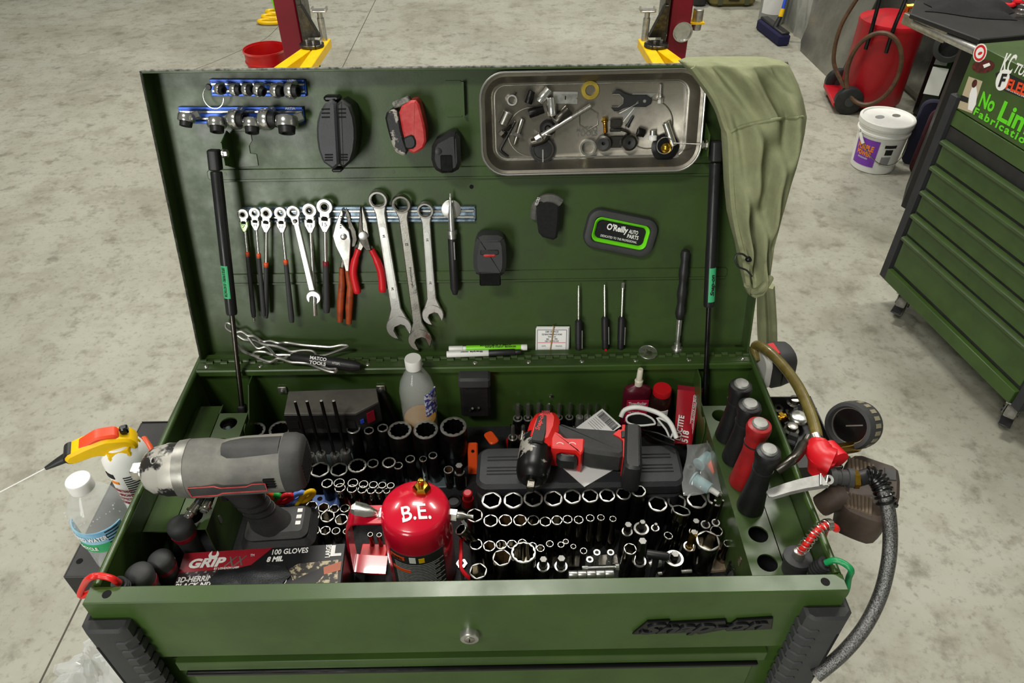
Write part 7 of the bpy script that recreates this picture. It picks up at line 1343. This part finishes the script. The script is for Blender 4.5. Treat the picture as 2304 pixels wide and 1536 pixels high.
# clamp lamp
Cq = XP(1738, 825, .535); 
t = thing('work_lamp', 'black round cornered work lamp with white face on the cart right side', 'lamp', T(0, 0, 0)); M = frz(V(.515, Cq.y, Cq.z), V(1, .15, .1), V(0, 1, 0))
part('housing', MB().rings([[(x, y, z) for x, y in rrect(.058*k_, .078*k_, .017, 4)] for k_, z in ((.85, .004), (1, .012), (1, .03), (.92, .048), (.8, .054))], M), 'rubber', t); part('face', MB().rings([[(x, y, z) for x, y in rrect(.055*k_, .074*k_, .017, 4)] for k_, z in ((.9, -.004), (1, .0), (1, .006))], M), 'white_plastic', t); part('side_line', MB().box(-.030, -.0292, -.024, .024, .026, .0275, M), 'black_gloss', t)
q = XP(1745, 785, .53); part('red_edge', MB().box(-.015, .015, .036, .041, .012, .024, M, .001), 'red_plastic', t)
# olive hose to the tyre gauge
Hc = ZH(1838, 990, .045); gx = Hc
t = thing('tyre_inflator', 'red tyre inflator with black dial gauge and olive hose', 'tyre inflator', T(0, 0, 0))
mat('hose_olive', '#6a5d2c', .3, 0, '#8b7d45', 60, .5, .1, 400, coat=.3)
hpath = cat([V(.505, .46, H-.01), ZH(1700, 778, .012), ZH(1722, 785, .03), ZH(1758, 818, .04), ZH(1795, 868, .045), ZH(1822, 925, .045), ZH(1836, 970, .045), Hc], 6); part('hose', MB().tube(hpath, .0088, 14), 'hose_olive', t)
part('hose_ferrule', MB().tube([Hc+V(0, .008, 0), Hc-V(0, .006, 0)], .0095, 14), 'bright_steel', t); part('hose_nut', MB().tube([Hc-V(0, .004, 0), Hc-V(0, .016, 0)], .0125, 6), 'brass', t)
def hp_(px, py, dz=.045): return ZH(px, py, dz)
part('red_body', MB().tube(cat([Hc-V(0, .010, 0), hp_(1842, 1012), hp_(1852, 1030), hp_(1872, 1040)], 4), [.017]*4+[.020]*5+[.021]*4, 14).tube([hp_(1850, 1030), hp_(1842, 1060, .02)], [.020, .016], 14).tube([hp_(1862, 1002), hp_(1888, 1035)], [.012, .015], 12), 'red_plastic', t)
part('lever', MB().tube(cat([hp_(1818, 982), hp_(1808, 1000), hp_(1795, 1022, .05), hp_(1775, 1040, .05), hp_(1748, 1058, .04)], 5), [.006]*5+[.008]*10+[.007]*6, 10), 'dark_steel', t)
g0 = hp_(1908, 958, .05); gax = (V(-.80, -.48, .42)).normalized(); M = frz(g0, gax, V(0, 0, 1)); rr = .037
gb = part('gauge_boot', MB().rings([[(q*math.cos(2*PI*k/40), q*math.sin(2*PI*k/40), z) for k in range(40)] for q, z in ((rr*.86, -.042), (rr*.98, -.036), (rr, -.030), (rr, -.004), (rr*.96, .003), (rr*.82, .004), (rr*.76, -.001), (rr*.74, -.008))], M), 'rubber', t)
part('gauge_glass', MB().lathe([(rr*.745, -.009), (rr*.745, -.006), (.001, -.006)], 36, M), 'black_gloss', t); part('gauge_needle', MB().box(-.001, .001, -.02, .006, -.0062, -.0052, M @ R(.7)), 'satin', t); part('bezel', MB().ring([(rr*.70, -.007), (rr*.745, -.007), (rr*.745, -.004), (rr*.72, -.004)], 36, M), 'satin', t)
for k in range(20):
    a = 2*PI*k/20; part('boot_notch', MB().box(rr*.985, rr*1.012, -.0032, .0032, -.027, -.012, M @ R(a)), mat('notch_tan', '#8b846c', .6), gb)
sq_ = hp_(1880, 1012); rim_ = min((M @ V(rr*.9*math.cos(a), rr*.9*math.sin(a), -.022) for a in [k*.2 for k in range(32)]), key=lambda p: (p-sq_).length); part('gauge_stem', MB().tube([sq_, rim_], .009, 10), 'brass', t)
# brown booted air gun with braided hose
Bc = lambda px, py, dz=-.0: ZH(px, py, dz)
mat('boot_brown', '#40362f', .6, 0, '#53463c', 30, .6, .1, 300); mat('boot_rib', '#6a5c4d', .6); t = thing('air_gun', 'brown ribbed air blow gun with steel lever and braided hose', 'air gun', T(0, 0, 0))
out = [(1905, 1032), (1932, 1016), (1990, 1036), (2022, 1046), (2028, 1072), (2027, 1120), (2010, 1152), (1988, 1172), (1950, 1160), (1905, 1140), (1898, 1122), (1903, 1090), (1900, 1060)]
zc_ = H-.025; part('boot', MB().prism(chamf([(lambda p: (p.x, p.y))(Z(x, y, zc_+.03)) for x, y in out][::-1], .006), zc_-.035, zc_+.03, None, .006), 'boot_brown', t)
for k in range(7):
    x = 1910+9*k; a, b_ = Z(x, 1028+3*k, zc_+.031), Z(x+2, 1060+2*k, zc_+.031); part('boot_rib', MB().tube([a, b_], .0026, 7), 'boot_rib', t)
    a, b_ = Z(1906+9*k, 1108+2*k, zc_+.031), Z(1910+8*k, 1140+3*k, zc_+.031); part('boot_rib', MB().tube([a, b_], .0026, 7), 'boot_rib', t)
part('boot_neck', MB().tube(cat([Bc(1905, 1108, .0), Bc(1880, 1120, -.01), Bc(1845, 1138, -.03)], 4), [.022, .021, .02, .02, .019, .018, .017, .017, .016], 14), 'boot_brown', t)
part('boot_window', MB().prism([(lambda p: (p.x, p.y))(Z(x, y, zc_+.032)) for x, y in ((1990, 1050), (2018, 1058), (2018, 1080), (1992, 1078))][::-1], zc_+.028, zc_+.0315, None, .001), 'tool_dark', t)
a, b_ = Bc(1727, 1113, .03), Bc(1855, 1080, .045); d = (b_-a).normalized(); sdv = V(0, 0, 1).cross(d).normalized(); upv = d.cross(sdv)
def plank(a, b_, w0, w1, th, name, m, bend=0.):
    rs = []
    for f in (0, .05, .35, .6, 1):
        c = a.lerp(b_, f)+upv*bend*math.sin(PI*f); w_ = w0+(w1-w0)*f; w_ = w_*(.6 if f == 0 else 1); rs.append([tuple(c+sdv*w_-upv*th), tuple(c+sdv*w_*.8+upv*th), tuple(c-sdv*w_*.8+upv*th), tuple(c-sdv*w_-upv*th)])
    return part(name, MB().rings(rs), m, t)
plank(a, b_, .0085, .012, .0022, 'lever', 'cap_steel', .004)
part('lever_clip', MB().tube([Bc(1846, 1066, .048), Bc(1846, 1090, .048), Bc(1858, 1095, .04), Bc(1862, 1070, .045)], .0018, 7), 'bright_steel', t)
a, b_ = Bc(1866, 1072, .035), Bc(1918, 1075, .035); part('coupler', MB().tube([a, a.lerp(b_, .25), a.lerp(b_, .26), a.lerp(b_, .45), a.lerp(b_, .46), a.lerp(b_, .75), a.lerp(b_, .76), b_], [.012, .0125, .010, .010, .0115, .0115, .014, .014], 16), 'rubber', t)
part('coupler_eye', MB().ring([(.003, 0), (.007, 0), (.007, .003), (.003, .003)], 16, frz(a+V(-.004, -.008, .004), V(-.6, -.6, .5))), 'satin', t)
part('brass_nut', MB().tube([Bc(1920, 1078, .036), Bc(1932, 1078, .037)], .0135, 6), 'brass', t); part('hose_collar', MB().tube([Bc(1930, 1077, .037), Bc(1955, 1070, .04)], .0115, 14), 'black_plastic', t)
mat('braid', '#8f8f8d', .35, .85, '#3a3a3a', 500, .9, .5, 900)
hp2 = cat([Bc(1950, 1071, .04), Bc(1968, 1072, .042), Bc(1982, 1090, .038), Bc(1992, 1120, .03), Bc(2000, 1160, .01), Bc(2003, 1210, -.02), Bc(1998, 1270, -.05), Bc(1980, 1340, -.09), Bc(1945, 1410, -.12), Bc(1895, 1470, -.15), Bc(1835, 1520, -.18)], 6)
part('braided_hose', MB().tube(hp2, .0100, 14), 'braid', t)
sp = []
for i in range(16*10):
    f = i/(160)*20+1; k = int(f); c = hp2[k].lerp(hp2[k+1], f-k); dd_ = (hp2[k+1]-hp2[k]).normalized(); u1 = (V(0, 0, 1)-dd_*dd_.z).normalized(); u2 = dd_.cross(u1); sp.append(c+(u1*math.cos(i*2*PI/16)+u2*math.sin(i*2*PI/16))*.0125)
part('strain_spring', MB().tube(sp, .0022, 6), 'black_gloss', t)
